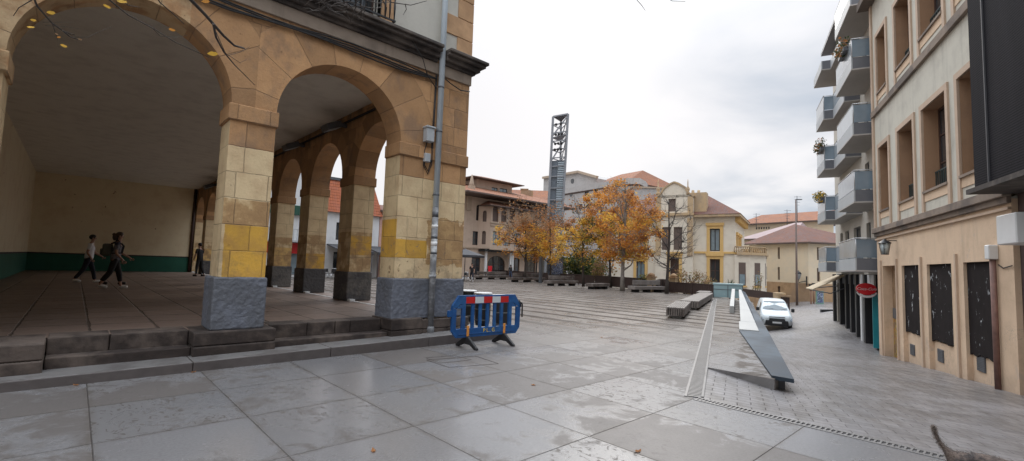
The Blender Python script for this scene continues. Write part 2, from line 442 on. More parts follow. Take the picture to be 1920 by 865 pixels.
        pit = t.step(t.noise(P, 19, 4, .75), .66, .72)
        base = t.mix(pit*.5, base, (.15, .10, .07))
        drip = t.step(z, 5.2, 5.75)*t.step(t.noise(t.vec(x*3, y*3, z*.5), 1., 4), .35, .7)
        base = t.mix(drip*.6, base, (.07, .055, .045))
        return base, .82+(f-.5)*.1, joint*-.8+n*1.1+f*.6+idr*.3-pit*.8, .014, {}
    return fn
def tiles_fn(c1, c2, row=.3, wd=.22, axis=None):
    def fn(t):
        P, x, y, z = t.pos(); nx, ny, nz = t.nrm()
        hx = t.m('SQRT', nx*nx+ny*ny)+.001
        s = (x*ny-y*nx)/hx; q = z/hx
        a = q/row; b = s/wd; rr = t.white(t.vec(a.floor(), b.floor(), 0.)); n = t.noise(P, .6, 4, .6)
        base = t.mix(t.step(n*.6+rr*.4, .3, .7), c1, c2)
        base = t.scale(base, (rr-.5)*.4+1.0)
        edge = t.step(a.fract(), 0.0, .22)
        base = t.scale(base, edge*.55+.45)
        return base, .85, a.fract()*-1.0+(b.fract()-.5).abs()*-1.2, .03, {'Specular IOR Level': .15}
    return fn
def plaster_fn(c, c2=None, streak=.3, seed=0., sc_=1.0, rough=.85):
    c2 = c2 or tuple(k*.72 for k in c)
    def fn(t):
        P, x, y, z = t.pos()
        n = t.noise(t.vec(x+seed, y+seed, z), 1.4*sc_, 6, .6); f = t.noise(P, 22, 5, .7)
        dr = t.noise(t.vec(x*2.5+seed, y*2.5, z*.22), 1.0, 5, .65)
        base = t.mix(t.step(n, .42, .75), c, c2)
        base = t.mix(t.step(dr, .5, .8)*streak, base, tuple(k*.35 for k in c))
        base = t.scale(base, (f-.5)*.16+1.0)
        return base, rough, n*.6+f*.3, .006, {}
    return fn
M = {}
M['plaza'] = shader('plaza_slabs', plaza_fn); M['street'] = shader('street_pavers', street_fn); M['porch'] = shader('porch_flags', porch_fn)
M['facade'] = shader('ashlar_front', facade_fn(True)); M['sidefac'] = shader('ashlar_side', facade_fn(False))
M['plinth'] = plain('plinth_blue_grey_paint', (.155, .165, .195), .75, .25, 9, .02, c2=(.115, .12, .135))
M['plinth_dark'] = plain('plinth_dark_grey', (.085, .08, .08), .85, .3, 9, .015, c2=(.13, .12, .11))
M['basestone'] = plain('shaded_base_stone', (.040, .028, .023), .8, .6, 7, .015, c2=(.085, .064, .052))  # stone colour darkened to carry the shade on the step risers
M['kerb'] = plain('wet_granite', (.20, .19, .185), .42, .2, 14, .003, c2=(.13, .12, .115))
M['kerbface'] = plain('dark_granite_face', (.10, .085, .08), .6, .3, 10, .004)
M['band'] = plain('grey_frieze_stone', (.34, .27, .21), .85, .3, 4, .008, c2=(.20, .155, .125), grime=.4)
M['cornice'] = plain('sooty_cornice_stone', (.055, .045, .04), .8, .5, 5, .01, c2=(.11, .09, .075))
M['plaster_up'] = shader('upper_plaster', plaster_fn((.58, .55, .48), (.50, .47, .41), .12))
M['quoin'] = plain('quoin_sandstone', (.46, .27, .14), .85, .3, 3, .01, c2=(.54, .33, .18))
M['ceil'] = shader('porch_ceiling_plaster', plaster_fn((.80, .75, .66), (.68, .63, .55), .1, 3., 1.5))
def inner_fn(t):
    P, x, y, z = t.pos(); n = t.noise(P, 1.2, 6, .65); f = t.noise(P, 20, 4, .7); w_ = (t.noise(P, 4, 3)-.5)*.02
    base = t.mix(t.step(n, .45, .7), (.80, .68, .47), (.72, .58, .38))
    base = t.mix(t.step(t.noise(P, 2.3, 5, .7, .4), .66, .69), base, (.36, .22, .13))
    base = t.scale(base, (f-.5)*.15+1.0)
    base = t.mix((z+w_).lt(1.47), base, (.03, .025, .022)); base = t.mix((z+w_).lt(1.40), base, t.scale((.018, .115, .075), n*.7+.65))
    return base, .75, n+f*.3, .006, {}
M['inner'] = shader('painted_porch_wall', inner_fn)
M['glass'] = plain('window_glass', (.035, .04, .045), .06, .2, 2, 0., spec=.9)
M['glass_blue'] = plain('curtained_glass', (.20, .26, .29), .12, .25, 3, 0., spec=.8)
M['dark'] = plain('dark_interior', (.012, .011, .011), .8)
M['iron'] = plain('black_iron', (.022, .022, .024), .45, .3, 20, .001)
M['pipe'] = plain('pale_blue_drainpipe', (.50, .56, .60), .45, .1, 5, .001)
M['pipe_dirty'] = plain('grimy_drainpipe', (.20, .20, .205), .6, .6, 12, .002, c2=(.42, .43, .43))
M['greybox'] = plain('grey_cabinet', (.42, .44, .45), .5, .1)
M['darkgrey'] = plain('dark_grey_metal', (.09, .095, .105), .45, .2)
M['cable'] = plain('black_cable', (.02, .018, .018), .5)
M['white'] = plain('white_paint', (.72, .72, .71), .45, .06)
M['wood'] = plain('weathered_bench_wood', (.105, .083, .072), .5, .35, 9, .004, c2=(.17, .145, .13))
M['wood_pale'] = plain('pale_bench_wood', (.25, .22, .20), .5, .35, 9, .004, c2=(.17, .145, .13))
M['brownfence'] = plain('dark_brown_fence', (.058, .036, .03), .7, .3, 5, .006)
M['zinc'] = plain('blue_grey_zinc', (.035, .05, .068), .60, .5, 3, .002, c2=(.06, .08, .10), spec=.3)
M['bench_stone'] = plain('pale_bench_stone', (.40, .40, .385), .45, .12, 4, .002)
M['teal'] = plain('pale_teal_glass', (.30, .43, .45), .25, .12, 2, 0.)
M['grate'] = plain('galvanised_grate', (.21, .20, .195), .45, .2, 30, .001, metal=.3)
M['slot'] = plain('drain_slot', (.012, .011, .01), .7)
M['bark'] = plain('dark_bark', (.062, .05, .043), .9, .4, 12, .02)
M['bark_pale'] = plain('pale_mottled_bark', (.26, .23, .20), .85, .4, 8, .01, c2=(.13, .11, .09))
def leaf(name, c):
    def fn(t):
        g = t.node('ShaderNodeNewGeometry'); k = X(t, g.outputs['Random Per Island'])
        return t.scale((*c,), k*.8+.6), .6, None, 0, {'Transmission Weight': 0.0, 'Specular IOR Level': .25}
    ma = shader(name, fn); nt = ma.node_tree; b = nt.nodes['Principled BSDF']
    tr = nt.nodes.new('ShaderNodeBsdfTranslucent'); tr.inputs[0].default_value = (*[min(1, k*1.5) for k in c], 1)
    mx = nt.nodes.new('ShaderNodeMixShader'); mx.inputs[0].default_value = .35
    nt.links.new(b.outputs[0], mx.inputs[1]); nt.links.new(tr.outputs[0], mx.inputs[2]); nt.links.new(mx.outputs[0], nt.nodes['Material Output'].inputs[0])
    return ma
M['lf_orange'] = leaf('orange_leaf', (.52, .235, .05)); M['lf_yellow'] = leaf('yellow_leaf', (.62, .38, .06)); M['lf_rust'] = leaf('rust_leaf', (.34, .15, .055))
M['lf_olive'] = leaf('olive_leaf', (.16, .14, .03)); M['lf_green'] = leaf('dark_green_leaf', (.035, .055, .02)); M['lf_tan'] = leaf('dry_tan_leaf', (.27, .165, .09))
M['tile_red'] = shader('red_roof_tiles', tiles_fn((.40, .13, .065), (.28, .10, .06)))
M['tile_brown'] = shader('brown_roof_tiles', tiles_fn((.20, .10, .075), (.13, .08, .07)))
M['tile_orange'] = shader('orange_roof_tiles', tiles_fn((.34, .15, .085), (.22, .115, .08)))
M['cafe_wall'] = shader('cafe_sand_wall', plaster_fn((.50, .385, .30), (.43, .33, .255), .25, 5.))
M['cafe_trim'] = plain('cafe_stone_trim', (.40, .31, .23), .8, .2)
M['villa_wall'] = shader('villa_cream_wall', plaster_fn((.69, .62, .51), (.62, .55, .45), .15, 2.))
M['villa_trim'] = plain('villa_ochre_trim', (.62, .40, .15), .75, .12)
M['villa_stone'] = plain('villa_sandstone', (.50, .36, .21), .85, .2, c2=(.36, .27, .18))
M['tan_wall'] = shader('tan_plaster', plaster_fn((.68, .56, .40), (.62, .53, .40), .1, 8.))
M['rubble'] = plain('rubble_stone', (.42, .27, .15), .9, .5, 2.2, .03, c2=(.28, .19, .12))
M['grey_wall'] = shader('far_grey_render', plaster_fn((.40, .38, .365), (.34, .325, .31), .25, 4.))
M['white_wall'] = shader('white_render', plaster_fn((.66, .66, .66), (.58, .58, .58), .12, 1.))
M['pink_wall'] = shader('pink_render', plaster_fn((.55, .33, .27)))
M['shutter'] = plain('brown_shutter', (.12, .085, .07), .7, .1)
M['frame_brown'] = plain('brown_window_frame', (.06, .03, .022), .5)
def rtan_fn(t):
    base, ro, h, bd, ex = plaster_fn((.68, .50, .345), (.58, .42, .285), .35, 6.)(t)
    P, x, y, z = t.pos(); s = x*SE.x+y*SE.y; n = t.noise(P, 1.7, 5, .65, .5); n3 = t.noise(P, 6, 5, .7)
    low = t.step(z+(x-11.5)*.075+n3*.9, .55, -.35)
    base = t.mix(low*.55, base, (.34, .25, .19))
    base = t.mix(t.step(n, .60, .66)*.45, base, (.50, .40, .32))
    ck = (t.noise(P, 1.3, 6, .7, .8)-.5).abs()
    base = t.mix((1.0-t.step(ck, .001, .004))*t.step(n3, .5, .6)*.5, base, (.22, .15, .10))
    tg = t.step((t.noise(P, 3.4, 3, .6, 3.0)-.5).abs(), .012, .006)*t.step(t.noise(P, .9, 2), .56, .62)*t.step(z, .9, .5)
    base = t.mix(tg*.55, base, (.16, .15, .16))
    return base, ro, h, bd, ex
M['r_tan'] = shader('street_building_tan_plaster', rtan_fn)
M['r_white'] = shader('street_building_pale_plaster', plaster_fn((.56, .53, .45), (.47, .44, .375), .35, 9.))
M['r_stone'] = shader('street_building_reveal_stone', plaster_fn((.36, .215, .125), (.29, .175, .105), .3, 2.))
M['r_trim'] = plain('pinkish_window_trim', (.50, .37, .27), .8, .15)
M['r_ledge'] = plain('stained_ledge_stone', (.26, .20, .155), .85, .4, 4, .008, c2=(.12, .095, .08))
def board_fn(t):
    P, x, y, z = t.pos(); s = x*SE.x+y*SE.y
    n = t.noise(t.vec(s*4.5, z*2.6, 0.), 1.0, 5, .7, .6); n2 = t.noise(t.vec(s*1.1, z*.8, 3.), 1., 2)
    tear = t.step(n, .61, .63)*t.step(n2, .42, .5)
    base = t.mix(tear, t.scale((.016, .012, .012), t.noise(P, 3, 4)+.5), (.40, .41, .42))
    return base, .85, n, .002, {'Specular IOR Level': .15}
M['board'] = shader('black_board_with_paper_scraps', board_fn)
M['balc_grey'] = plain('balcony_grey_panel', (.135, .14, .155), .5, .1)
M['balc_soffit'] = plain('balcony_soffit', (.42, .39, .36), .8, .12)
M['balc_glass'] = plain('balcony_glass', (.21, .27, .32), .12, .25, 1.2, 0., spec=.8)
M['balc_front'] = plain('sky_pale_balcony_glass', (.31, .345, .37), .18, .2, 1.5, 0., spec=.7)  # front panes paler: bright sky reflection put into the glass colour
M['apt_wall'] = shader('apartment_tile', plaster_fn((.56, .52, .45), (.50, .46, .40), .1, 4.))
def screen_fn(t):
    P, x, y, z = t.pos(); s = x*SE.x+y*SE.y
    ln = (z/.05).fract(); n = t.noise(t.vec(s*2, z*.25, 0.), 1., 3)
    gap = ln.lt(.35)
    base = t.mix(gap, (.020, .018, .022), (.006, .006, .007))
    base = t.scale(base, n*1.2+.4)
    return base, .85, gap*-1.0, .008, {'Specular IOR Level': .12}
M['screen'] = shader('black_perforated_screen', screen_fn)
M['blue'] = plain('blue_barrier_plastic', (.010, .085, .27), .42, .35, 9, .0015, spec=.5, obj=True, c2=(.022, .11, .28), grime=.25)
M['red'] = plain('red_reflective', (.55, .018, .018), .35, .06)
M['silver'] = plain('white_reflective', (.62, .66, .68), .35, .06)
M['orange_strip'] = plain('orange_reflector', (.75, .30, .05), .4)
M['rubber'] = plain('black_rubber', (.018, .017, .018), .6)
M['yellow_text'] = plain('yellow_letter', (.75, .52, .06), .5)
M['awning'] = plain('charcoal_awning', (.05, .05, .055), .8)
M['awning_tan'] = plain('tan_awning', (.45, .36, .24), .8)
M['vanpaint'] = plain('white_van_paint', (.72, .76, .77), .22, .03, 2, 0., spec=.6)
M['black_plastic'] = plain('black_plastic', (.02, .02, .022), .45)
M['lens'] = plain('headlamp_lens', (.32, .36, .40), .1, .3, 30, 0.)
M['skin'] = plain('skin', (.42, .24, .17), .55, .05)
M['hair'] = plain('dark_hair', (.018, .012, .009), .6, .3, 40)
M['hair_b'] = plain('brown_hair', (.06, .033, .018), .6, .3, 40)
M['tee'] = plain('white_tshirt', (.82, .82, .84), .85, .03)
M['navy'] = plain('navy_cloth', (.020, .022, .035), .85, .15)
M['navytee'] = plain('patterned_navy_top', (.03, .03, .05), .85, .4, 22, .002, c2=(.20, .19, .21))
M['olive'] = plain('olive_backpack', (.10, .105, .085), .8, .3, 25, .004)
M['shoe'] = plain('white_shoe', (.82, .82, .82), .6, .05)
M['blackcloth'] = plain('black_cloth', (.018, .017, .019), .85, .2)
M['jeans'] = plain('blue_jeans', (.07, .10, .17), .85, .2)
M['fur'] = plain('grizzled_fur', (.20, .15, .125), .9, .9, 60, .02, c2=(.06, .05, .048), obj=True)
M['purplered'] = plain('dark_red_cloth', (.10, .02, .035), .8, .3)
M['redsign'] = plain('red_enamel', (.62, .02, .03), .3, .03)
M['alu'] = plain('aluminium', (.50, .50, .50), .35, .1, 10, .001, metal=.6)

# ================================================================== THE GROUND
def struct(name, mb, mat, **kw): return tag(mb.build(name, mat, **kw), kind='structure')
mb = MB()            # street and all lower ground, one sheet to the horizon
us = [-400, -150, -60, -25, -10, -4, 0, 2, 4, 4.7, 5.1]+[5.4+.2*i for i in range(22)]+[9.9+.9*i for i in range(0, 43)]+[52, 60, 70, 85, 110, 160, 300, 900]
vs = [-900, -300, -120, -60, -30, -15, -8, -4, -3, -2.1, -1.4]+[-1+.2*i for i in range(15)]+[2.2+.9*i for i in range(9)]+[12, 20, 40, 100, 300, 900]
idx = {}
for i, u in enumerate(us):
    for j, v in enumerate(vs):
        p = uv(u, v); z = street_z(p)
        z -= .06*(1-sstep(p.x, 5.0, 5.86)) if p.x < 5.86 else 0
        idx[i, j] = len(mb.v); mb.v.append((p.x, p.y, z-.004))
for i in range(len(us)-1):
    for j in range(len(vs)-1):
        mb.f.append((idx[i, j], idx[i+1, j], idx[i+1, j+1], idx[i, j+1])[::-1]); mb.mi.append(0); mb.sm.append(True)
struct('street', mb, M['street'])
# near street surface meets the slot drain exactly: the wedge beside it
DC = Vector((5.865, 2.93, 0)); GE = Vector((math.sin(R(67)), math.cos(R(67)), 0)); GN = Vector((math.cos(R(67)), -math.sin(R(67)), 0))
# plaza platform
WR = [uv(8.75, .60), uv(30.2, .80)]
pl = [(-60, -40), (5.86, -40), (5.86, 2.84), (7.95, 3.66), (7.95, 2.56)]
far_edge = [(WR[1].x, WR[1].y), (31.2, 13.6), (37.5, 34), (43, 62), (-60, 62)]
poly = pl+[(WR[0].x, WR[0].y)]+far_edge
mb = MB(); mb.face([(x, y, 0) for x, y in poly]); mb.prism  # top
n = len(poly)
for i in range(1, n-1):
    a, b = poly[i], poly[(i+1) % n]
    mb.face([(a[0], a[1], -2.6), (b[0], b[1], -2.6), (b[0], b[1], 0), (a[0], a[1], 0)][::-1], 1)
struct('plaza', mb, [M['plaza'], M['kerb']])

# slot drain along the plaza edge and the wide grate strip leading away
mb = MB()
for (x0, x1, mi) in ((5.80, 5.83, 0), (5.93, 5.96, 0)): mb.box(x0, x1, -14, 2.80, -.03, .006, mi)
mb.box(5.83, 5.93, -14, 2.80, -.03, -.012, 1)
for i in range(int(16.8/.046)):
    y = 2.79-i*.046
    mb.box(5.83, 5.93, y-.013, y+.004, -.02, .005, 0)
tag(mb.build('slot_drain', [M['grate'], M['slot']]), 'black slotted drain running diagonally between the big slabs and the small street pavers', 'drain')
mb = MB(); gfr = frame(DC+Vector((0, 0, 0)), GE)    # s along, d towards the left (inwards = left)
L_ = 24.5
def gf(s, d, z): return DC+GE*s+GN*d+Vector((0, 0, z))
mb.box(0, L_, -.02, .01, -.02, .010, 0, gf); mb.box(.06, L_, .18, .21, -.02, .014, 2, gf); mb.box(.03, L_, .01, .18, -.02, .004, 1, gf)
for i in range(int(L_/.075)):
    s = .03+i*.075; mb.box(s, s+.042, .012, .178, 0, .009, 0, gf)
tag(mb.build('drainage_grate', [M['grate'], M['slot'], M['kerb']]), 'long straight strip of metal grating running up the plaza beside the sloping parapet', 'grate')

# ================================================================== ARCADED TOWN HALL (left)
YB = 36.9
hall = thing('arcaded_town_hall', (2.2, 8.3, 0), 'ochre sandstone town hall with painted stone arcade and porch at the left', 'building')
FF = frame((0, 8.3, 0), (1, 0, 0)); FS = frame((6.25, 0, 0), (0, 1, 0))
mb = MB()
wall(mb, FF, -7, 6.25, 0.0, 5.95, [(-.80, 1.62, .0, 4.0, 1.2), (2.28, 4.6, .0, 4.0, 1.15)], .6, na=28)
mb.build('arcade_front', M['facade'], hall)
mb = MB()
wall(mb, FS, 8.9, YB, 0.0, 5.95, [(10.13+3.4*k, 12.66+3.4*k, .0, 4.0, 1.27) for k in range(8)], .63, na=20)
mb.build('arcade_side', M['sidefac'], hall)
# imposts (springing blocks)
def impost(x0, x1, y0, y1, mat): 
    mb = MB(); mb.box(x0, x1, y0, y1, 3.74, 4.0); mb.build('impost', mat, hall, bevel=.012)
impost(-1.9, -.765, 8.265, 8.93, M['facade']); impost(1.585, 2.315, 8.265, 8.93, M['facade']); impost(4.565, 6.285, 8.265, 8.897, M['facade'])
for k in range(7): impost(5.585, 6.285, 12.66+3.4*k-.035, 13.53+3.4*k+.035, M['sidefac'])
impost(5.585, 6.285, 8.9, 10.165, M['sidefac'])
# painted plinths
def plinth(x0, x1, y0, y1, mat, z0=.47, z1=1.275):
    mb = MB(); g = .0
    mb.box(x0, x1, y0, y1, z0, z1); o = mb.build('plinth', mat, hall, bevel=.025, seg=2)
    # hewn look
    s_ = o.modifiers.new('sub', 'SUBSURF'); s_.subdivision_type = 'SIMPLE'; s_.levels = s_.render_levels = 6
    tx = bpy.data.textures.get('hewn') or bpy.data.textures.new('hewn', 'CLOUDS'); tx.noise_scale = .07; tx.noise_depth = 5
    d = o.modifiers.new('disp', 'DISPLACE'); d.texture = tx; d.strength = .018; d.mid_level = .5; d.texture_coords = 'GLOBAL'
plinth(1.56, 2.31, 8.25, 8.93, M['plinth']); plinth(4.55, 6.29, 8.25, 8.93, M['plinth']); plinth(-1.9, -.76, 8.25, 8.93, M['plinth'])
for k in range(7): plinth(5.57, 6.30, 12.63+3.4*k, 13.56+3.4*k, M['plinth_dark'])
plinth(5.57, 6.30, 8.94, 10.18, M['plinth_dark'])
# rough base stones under the piers, two courses
def stones(x0, x1, y0, y1, z0, z1, n, seed, name='base_stones'):
    mb = MB(); q = random.Random(seed); zs = (z0, z0+(z1-z0)*.45, z1)
    for a, b in zip(zs, zs[1:]):
        cut = sorted([x0, x1]+[x0+(x1-x0)*(i+q.uniform(-.2, .2))/n for i in range(1, n)])
        for p, r_ in zip(cut, cut[1:]): mb.box(p+.004, r_-.004, y0+q.uniform(-.02, .03), y1, a+.003, b-.003)
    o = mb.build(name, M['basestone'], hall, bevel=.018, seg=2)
    return o
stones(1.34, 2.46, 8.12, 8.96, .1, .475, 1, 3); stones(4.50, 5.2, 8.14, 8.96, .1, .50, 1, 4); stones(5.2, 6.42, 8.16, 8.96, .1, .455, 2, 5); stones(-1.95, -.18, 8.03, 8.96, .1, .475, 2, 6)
# interior
mb = MB(); mb.box(-1.9, 5.62, 8.9, YB, 5.9, 6.1); mb.build('porch_ceiling', M['ceil'], hall)
mb = MB(); mb.box(-2.2, 5.9, YB-.3, YB, .3, 6.0); mb.build('porch_back_wall', M['inner'], hall)
mb = MB(); mb.box(-2.2, -1.9, 8.9, YB-.3, .3, 6.0); mb.build('porch_left_wall', M['inner'], hall)
# frieze + cornice + upper storeys
mb = MB(); mb.box(-7, 6.28, 8.265, 8.4, 5.62, 5.86); mb.box(6.2, 6.285, 8.4, YB, 5.62, 5.86); mb.build('frieze', M['band'], hall, bevel=.01)
mb = MB()
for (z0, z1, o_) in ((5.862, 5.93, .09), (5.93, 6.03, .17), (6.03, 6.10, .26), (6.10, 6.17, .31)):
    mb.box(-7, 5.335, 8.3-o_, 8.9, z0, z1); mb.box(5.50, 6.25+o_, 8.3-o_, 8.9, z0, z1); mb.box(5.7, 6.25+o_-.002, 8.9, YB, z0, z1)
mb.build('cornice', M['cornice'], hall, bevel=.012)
uw = MB(); ops = [(-.15, .95, 6.17, 8.6), (2.9, 4.0, 6.17, 8.6), (-.15, .95, 9.6, 11.3), (2.9, 4.0, 9.6, 11.3)]
wall(uw, FF, -7, 6.25, 6.17, 12.4, ops, .5); sops = [(y, y+1.1, z, z+h) for z, h in ((6.9, 2.0), (9.9, 1.7)) for y in (10.8, 14.2, 17.6, 21, 24.4, 27.8, 31.2)]
wall(uw, FS, 8.8, YB, 6.17, 12.4, sops, .5); uw.build('upper_wall', M['plaster_up'], hall)
for o in ops: window(hall, FF, o, .3, 2, 3, M['frame_brown'], M['glass'])
for o in sops: window(hall, FS, o, .3, 2, 3, M['frame_brown'], M['glass'])
qn = MB(); z = 6.18; k = 0
while z < 12.3:
    L = .78 if k % 2 else .42
    qn.box(6.27-L, 6.275, 8.275, 8.4, z, z+.44); qn.box(6.2, 6.274, 8.4, 8.3+(.42 if k % 2 else .78), z, z+.44)
    z += .45; k += 1
qn.build('corner_quoins', M['quoin'], hall, bevel=.008)
for xa in (-.15, 2.9):
    j = MB(); j.box(xa-.28, xa, 8.26, 8.42, 6.18, 8.9); j.box(xa+1.1, xa+1.38, 8.26, 8.42, 6.18, 8.9); j.box(xa, xa+1.1, 8.26, 8.42, 8.6, 8.9)
    j.build('balcony_surround', M['quoin'], hall, bevel=.01)
    b = MB()
    b.box(xa-.2, xa+1.3, 8.02, 8.05, 6.22, 6.25); b.box(xa-.2, xa+1.3, 8.015, 8.055, 7.15, 7.19)
    for xx in (xa-.2, xa+1.27): b.box(xx, xx+.03, 8.05, 8.26, 7.15, 7.18); b.box(xx, xx+.03, 8.05, 8.26, 6.22, 6.25)
    for i in range(16): x = xa-.19+i*1.46/15; b.tube([(x, 8.035, 6.25), (x, 8.035, 6.5), (x, 8.035, 6.7), (x, 8.035, 7.15)], [.012, .022, .012, .012], 6)
    b.build('balcony_railing', M['iron'], hall)
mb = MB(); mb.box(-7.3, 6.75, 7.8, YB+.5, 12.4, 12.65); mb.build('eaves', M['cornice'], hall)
mb = MB(); c = [(-7.3, 7.8), (6.75, 7.8), (6.75, YB+.5), (-7.3, YB+.5)]; r0, r1 = Vector((-.3, 15, 15.4)), Vector((-.3, 30, 15.4)); e = [Vector((x, y, 12.66)) for x, y in c]
mb.face([e[0], e[1], r0]); mb.face([e[1], e[2], r1, r0]); mb.face([e[2], e[3], r1]); mb.face([e[3], e[0], r0, r1]); mb.build('roof', M['tile_orange'], hall)
mb = MB(); mb.box(-7, -6.5, 8.9, YB, 0, 12.4); mb.box(-6.5, 5.6, YB+.001, YB+.4, 0, 12.4); mb.build('rear_walls', M['plaster_up'], hall)
# drainpipe with brackets, meter boxes and cables
mb = MB(); mb.tube([(5.42, 8.19, 2.75), (5.42, 8.19, 12.3)], .062, 14); o = mb.build('drainpipe', M['pipe'], hall)
for z in (3.0, 4.35, 5.3): b = MB(); b.lathe([(.07, 0), (.07, .035)], (5.42, 8.19, z), 14); b.box(5.40, 5.44, 8.2, 8.31, z+.002, z+.03); b.build('bracket', M['darkgrey'], o)
mb = MB(); mb.tube([(5.42, 8.19, .15), (5.42, 8.19, 2.75)], .066, 14); mb.lathe([(.082, 0), (.082, .12), (.068, .16)], (5.42, 8.19, .15), 14); mb.lathe([(.078, 0), (.078, .06)], (5.42, 8.19, 1.3), 14)
mb.build('drainpipe_foot', M['pipe_dirty'], hall)
for z, c_, h in ((2.55, 1, .11), (2.32, 0, .07), (1.95, 0, .09), (1.78, 1, .05), (2.1, 1, .06)): sk = MB(); sk.lathe([(.0675, 0), (.0675, h)], (5.42, 8.19, z), 14); sk.build('sticker', M['darkgrey'] if c_ else M['white'], hall)
mb = MB(); mb.box(5.10, 5.28, 8.14, 8.30, 4.10, 4.38); mb.box(5.08, 5.30, 8.12, 8.30, 4.38, 4.42); mb.build('junction_box', M['greybox'], hall, bevel=.01)
mb = MB(); mb.box(5.12, 5.25, 8.2, 8.30, 3.68, 3.86); mb.build('junction_box', M['greybox'], hall, bevel=.01)
cb = MB()
def cable(pts, r_=.011): cb.tube(pts, r_, 6)
cable([(5.33, 8.27, 5.6), (5.31, 8.27, 4.5), (5.30, 8.27, 3.7), (5.24, 8.27, 3.5), (5.15, 8.27, 3.62), (5.15, 8.27, 3.7)])
cable([(5.355, 8.27, 5.6), (5.335, 8.27, 4.5), (5.325, 8.27, 3.66), (5.24, 8.27, 3.44), (5.13, 8.27, 3.6), (5.13, 8.27, 3.9), (5.18, 8.26, 4.1)])
q = random.Random(5)
for dz_ in (0, .035, .07, .1):
    cable([(x, 8.25, 5.57-dz_+.03*math.sin(x*2.1+dz_*20)+q.uniform(-.015, .015)) for x in [(-6.5+i*.5) for i in range(24)]]+[(5.34, 8.25, 5.5)], .014)
cable([(5.46, 8.24, 5.6), (5.7, 8.24, 5.5), (5.95, 8.22, 5.42), (6.2, 8.22, 5.46)], .012); cable([(4.6, 8.1, 6.05), (4.9, 8.12, 5.75), (5.1, 8.24, 5.5), (5.33, 8.25, 5.3)], .009)
cable([(-.98+(.12+.02*math.sin(a*.31))*math.cos(a), 8.14+.05*math.sin(a*.7), 3.88+(.22+.03*math.cos(a*.23))*math.sin(a)) for a in [i*.5 for i in range(90)]], .018)
cable([(-.95, 8.2, 4.5), (-1.2, 8.2, 4.6), (-1.9, 8.2, 4.55)], .016)
cb.build('cables', M['cable'], hall)
mb = MB(); mb.tube([(-1.13, 8.2, .47), (-1.13, 8.2, 3.9), (-1.11, 8.2, 4.05)], .065, 12); mb.build('conduit', plain('pale_green_conduit', (.38, .42, .33), .6), hall)
# floodlights under the porch ceiling
for y in (13.4, 16.9, 27.2, 30.5):
    f = MB(); T_ = lambda a, d, z, y=y: Vector((5.12+(a-5.12)*.9-(z-5.5)*.42, d, 5.42+(z-5.5)*.9+(a-5.12)*.42)); f.box(4.95, 5.40, y-.26, y+.26, 5.42, 5.60, 0, T_); f.box(5.40, 5.62, y-.05, y+.05, 5.50, 5.62, 0); 
    o = f.build('floodlight', M['darkgrey'], hall, bevel=.02); g = MB(); g.box(4.99, 5.36, y-.22, y+.22, 5.408, 5.418, 0, T_); g.build('lamp_glass', M['greybox'], o)
c_ = MB(); c_.tube([(5.58, 10.5, 5.66), (5.58, 20, 5.66), (5.58, 34, 5.66)], .035, 6); c_.build('conduit', M['cable'], hall)
mb = MB(); mb.tube([(5.50, YB-.34, .5), (5.50, YB-.34, 5.9)], .09, 8); mb.build('downpipe', M['frame_brown'], hall)
# floor, steps, kerb
mb = MB(); mb.face([(-7, 8.56, .47), (6.45, 8.56, .47), (6.45, YB, .47), (-7, YB, .47)]); mb.face([(6.45, 8.56, 0), (6.45, YB, 0), (6.45, YB, .47), (6.45, 8.56, .47)]); struct('porch_floor', mb, M['porch'])
mb = MB(); mb.box(5.66, 5.71, 10.2, YB-.4, .47, .482)
for k in range(8): mb.box(5.60, 5.75, 12.55+3.4*k-.1, 12.60+3.4*k, .47, .53)
tag(mb.build('white_edge_strip', M['white']), 'thin white metal strip set along the porch floor between the side arches', 'strip')
def step_run(name, x0, x1, y0, y1, z0, z1, seed, n):
    mb = MB(); q = random.Random(seed); cut = sorted([x0, x1]+[x0+(x1-x0)*(i+q.uniform(-.25, .25))/n for i in range(1, n)])
    for p, r_ in zip(cut, cut[1:]): dy_ = q.uniform(-.015, .02); mb.box(p+.004, r_-.004, y0+dy_, y1, z0, z1+q.uniform(-.006, .004))
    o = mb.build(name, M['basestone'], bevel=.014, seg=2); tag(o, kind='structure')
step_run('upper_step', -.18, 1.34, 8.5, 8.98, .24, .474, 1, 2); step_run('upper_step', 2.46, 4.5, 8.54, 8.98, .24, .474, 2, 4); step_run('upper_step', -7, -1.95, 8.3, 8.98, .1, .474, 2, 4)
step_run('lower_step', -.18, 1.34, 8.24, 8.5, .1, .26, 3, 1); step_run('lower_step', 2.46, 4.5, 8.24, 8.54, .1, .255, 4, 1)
mb = MB(); q = random.Random(3); x = -12.
def kz(x): return .115+.0125*max(0, x)
while x < 6.9:
    x2 = min(6.95, x+1.9); 
    mb.hexa([(x+.003, 7.72, -.05), (x2-.003, 7.72, -.05), (x2-.003, 8.3, -.05), (x+.003, 8.3, -.05), (x+.003, 7.72, kz(x)), (x2-.003, 7.72, kz(x2)), (x2-.003, 8.3, kz(x2)), (x+.003, 8.3, kz(x))]); x = x2
y = 8.303
while y < YB: mb.box(6.3, 6.95, y+.003, min(YB, y+1.9)-.003, -.05, .19); y += 1.9
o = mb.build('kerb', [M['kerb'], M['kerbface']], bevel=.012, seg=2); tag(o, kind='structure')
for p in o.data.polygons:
    if abs(p.normal.z) < .5: p.material_index = 1  # upright kerb faces take the darker granite

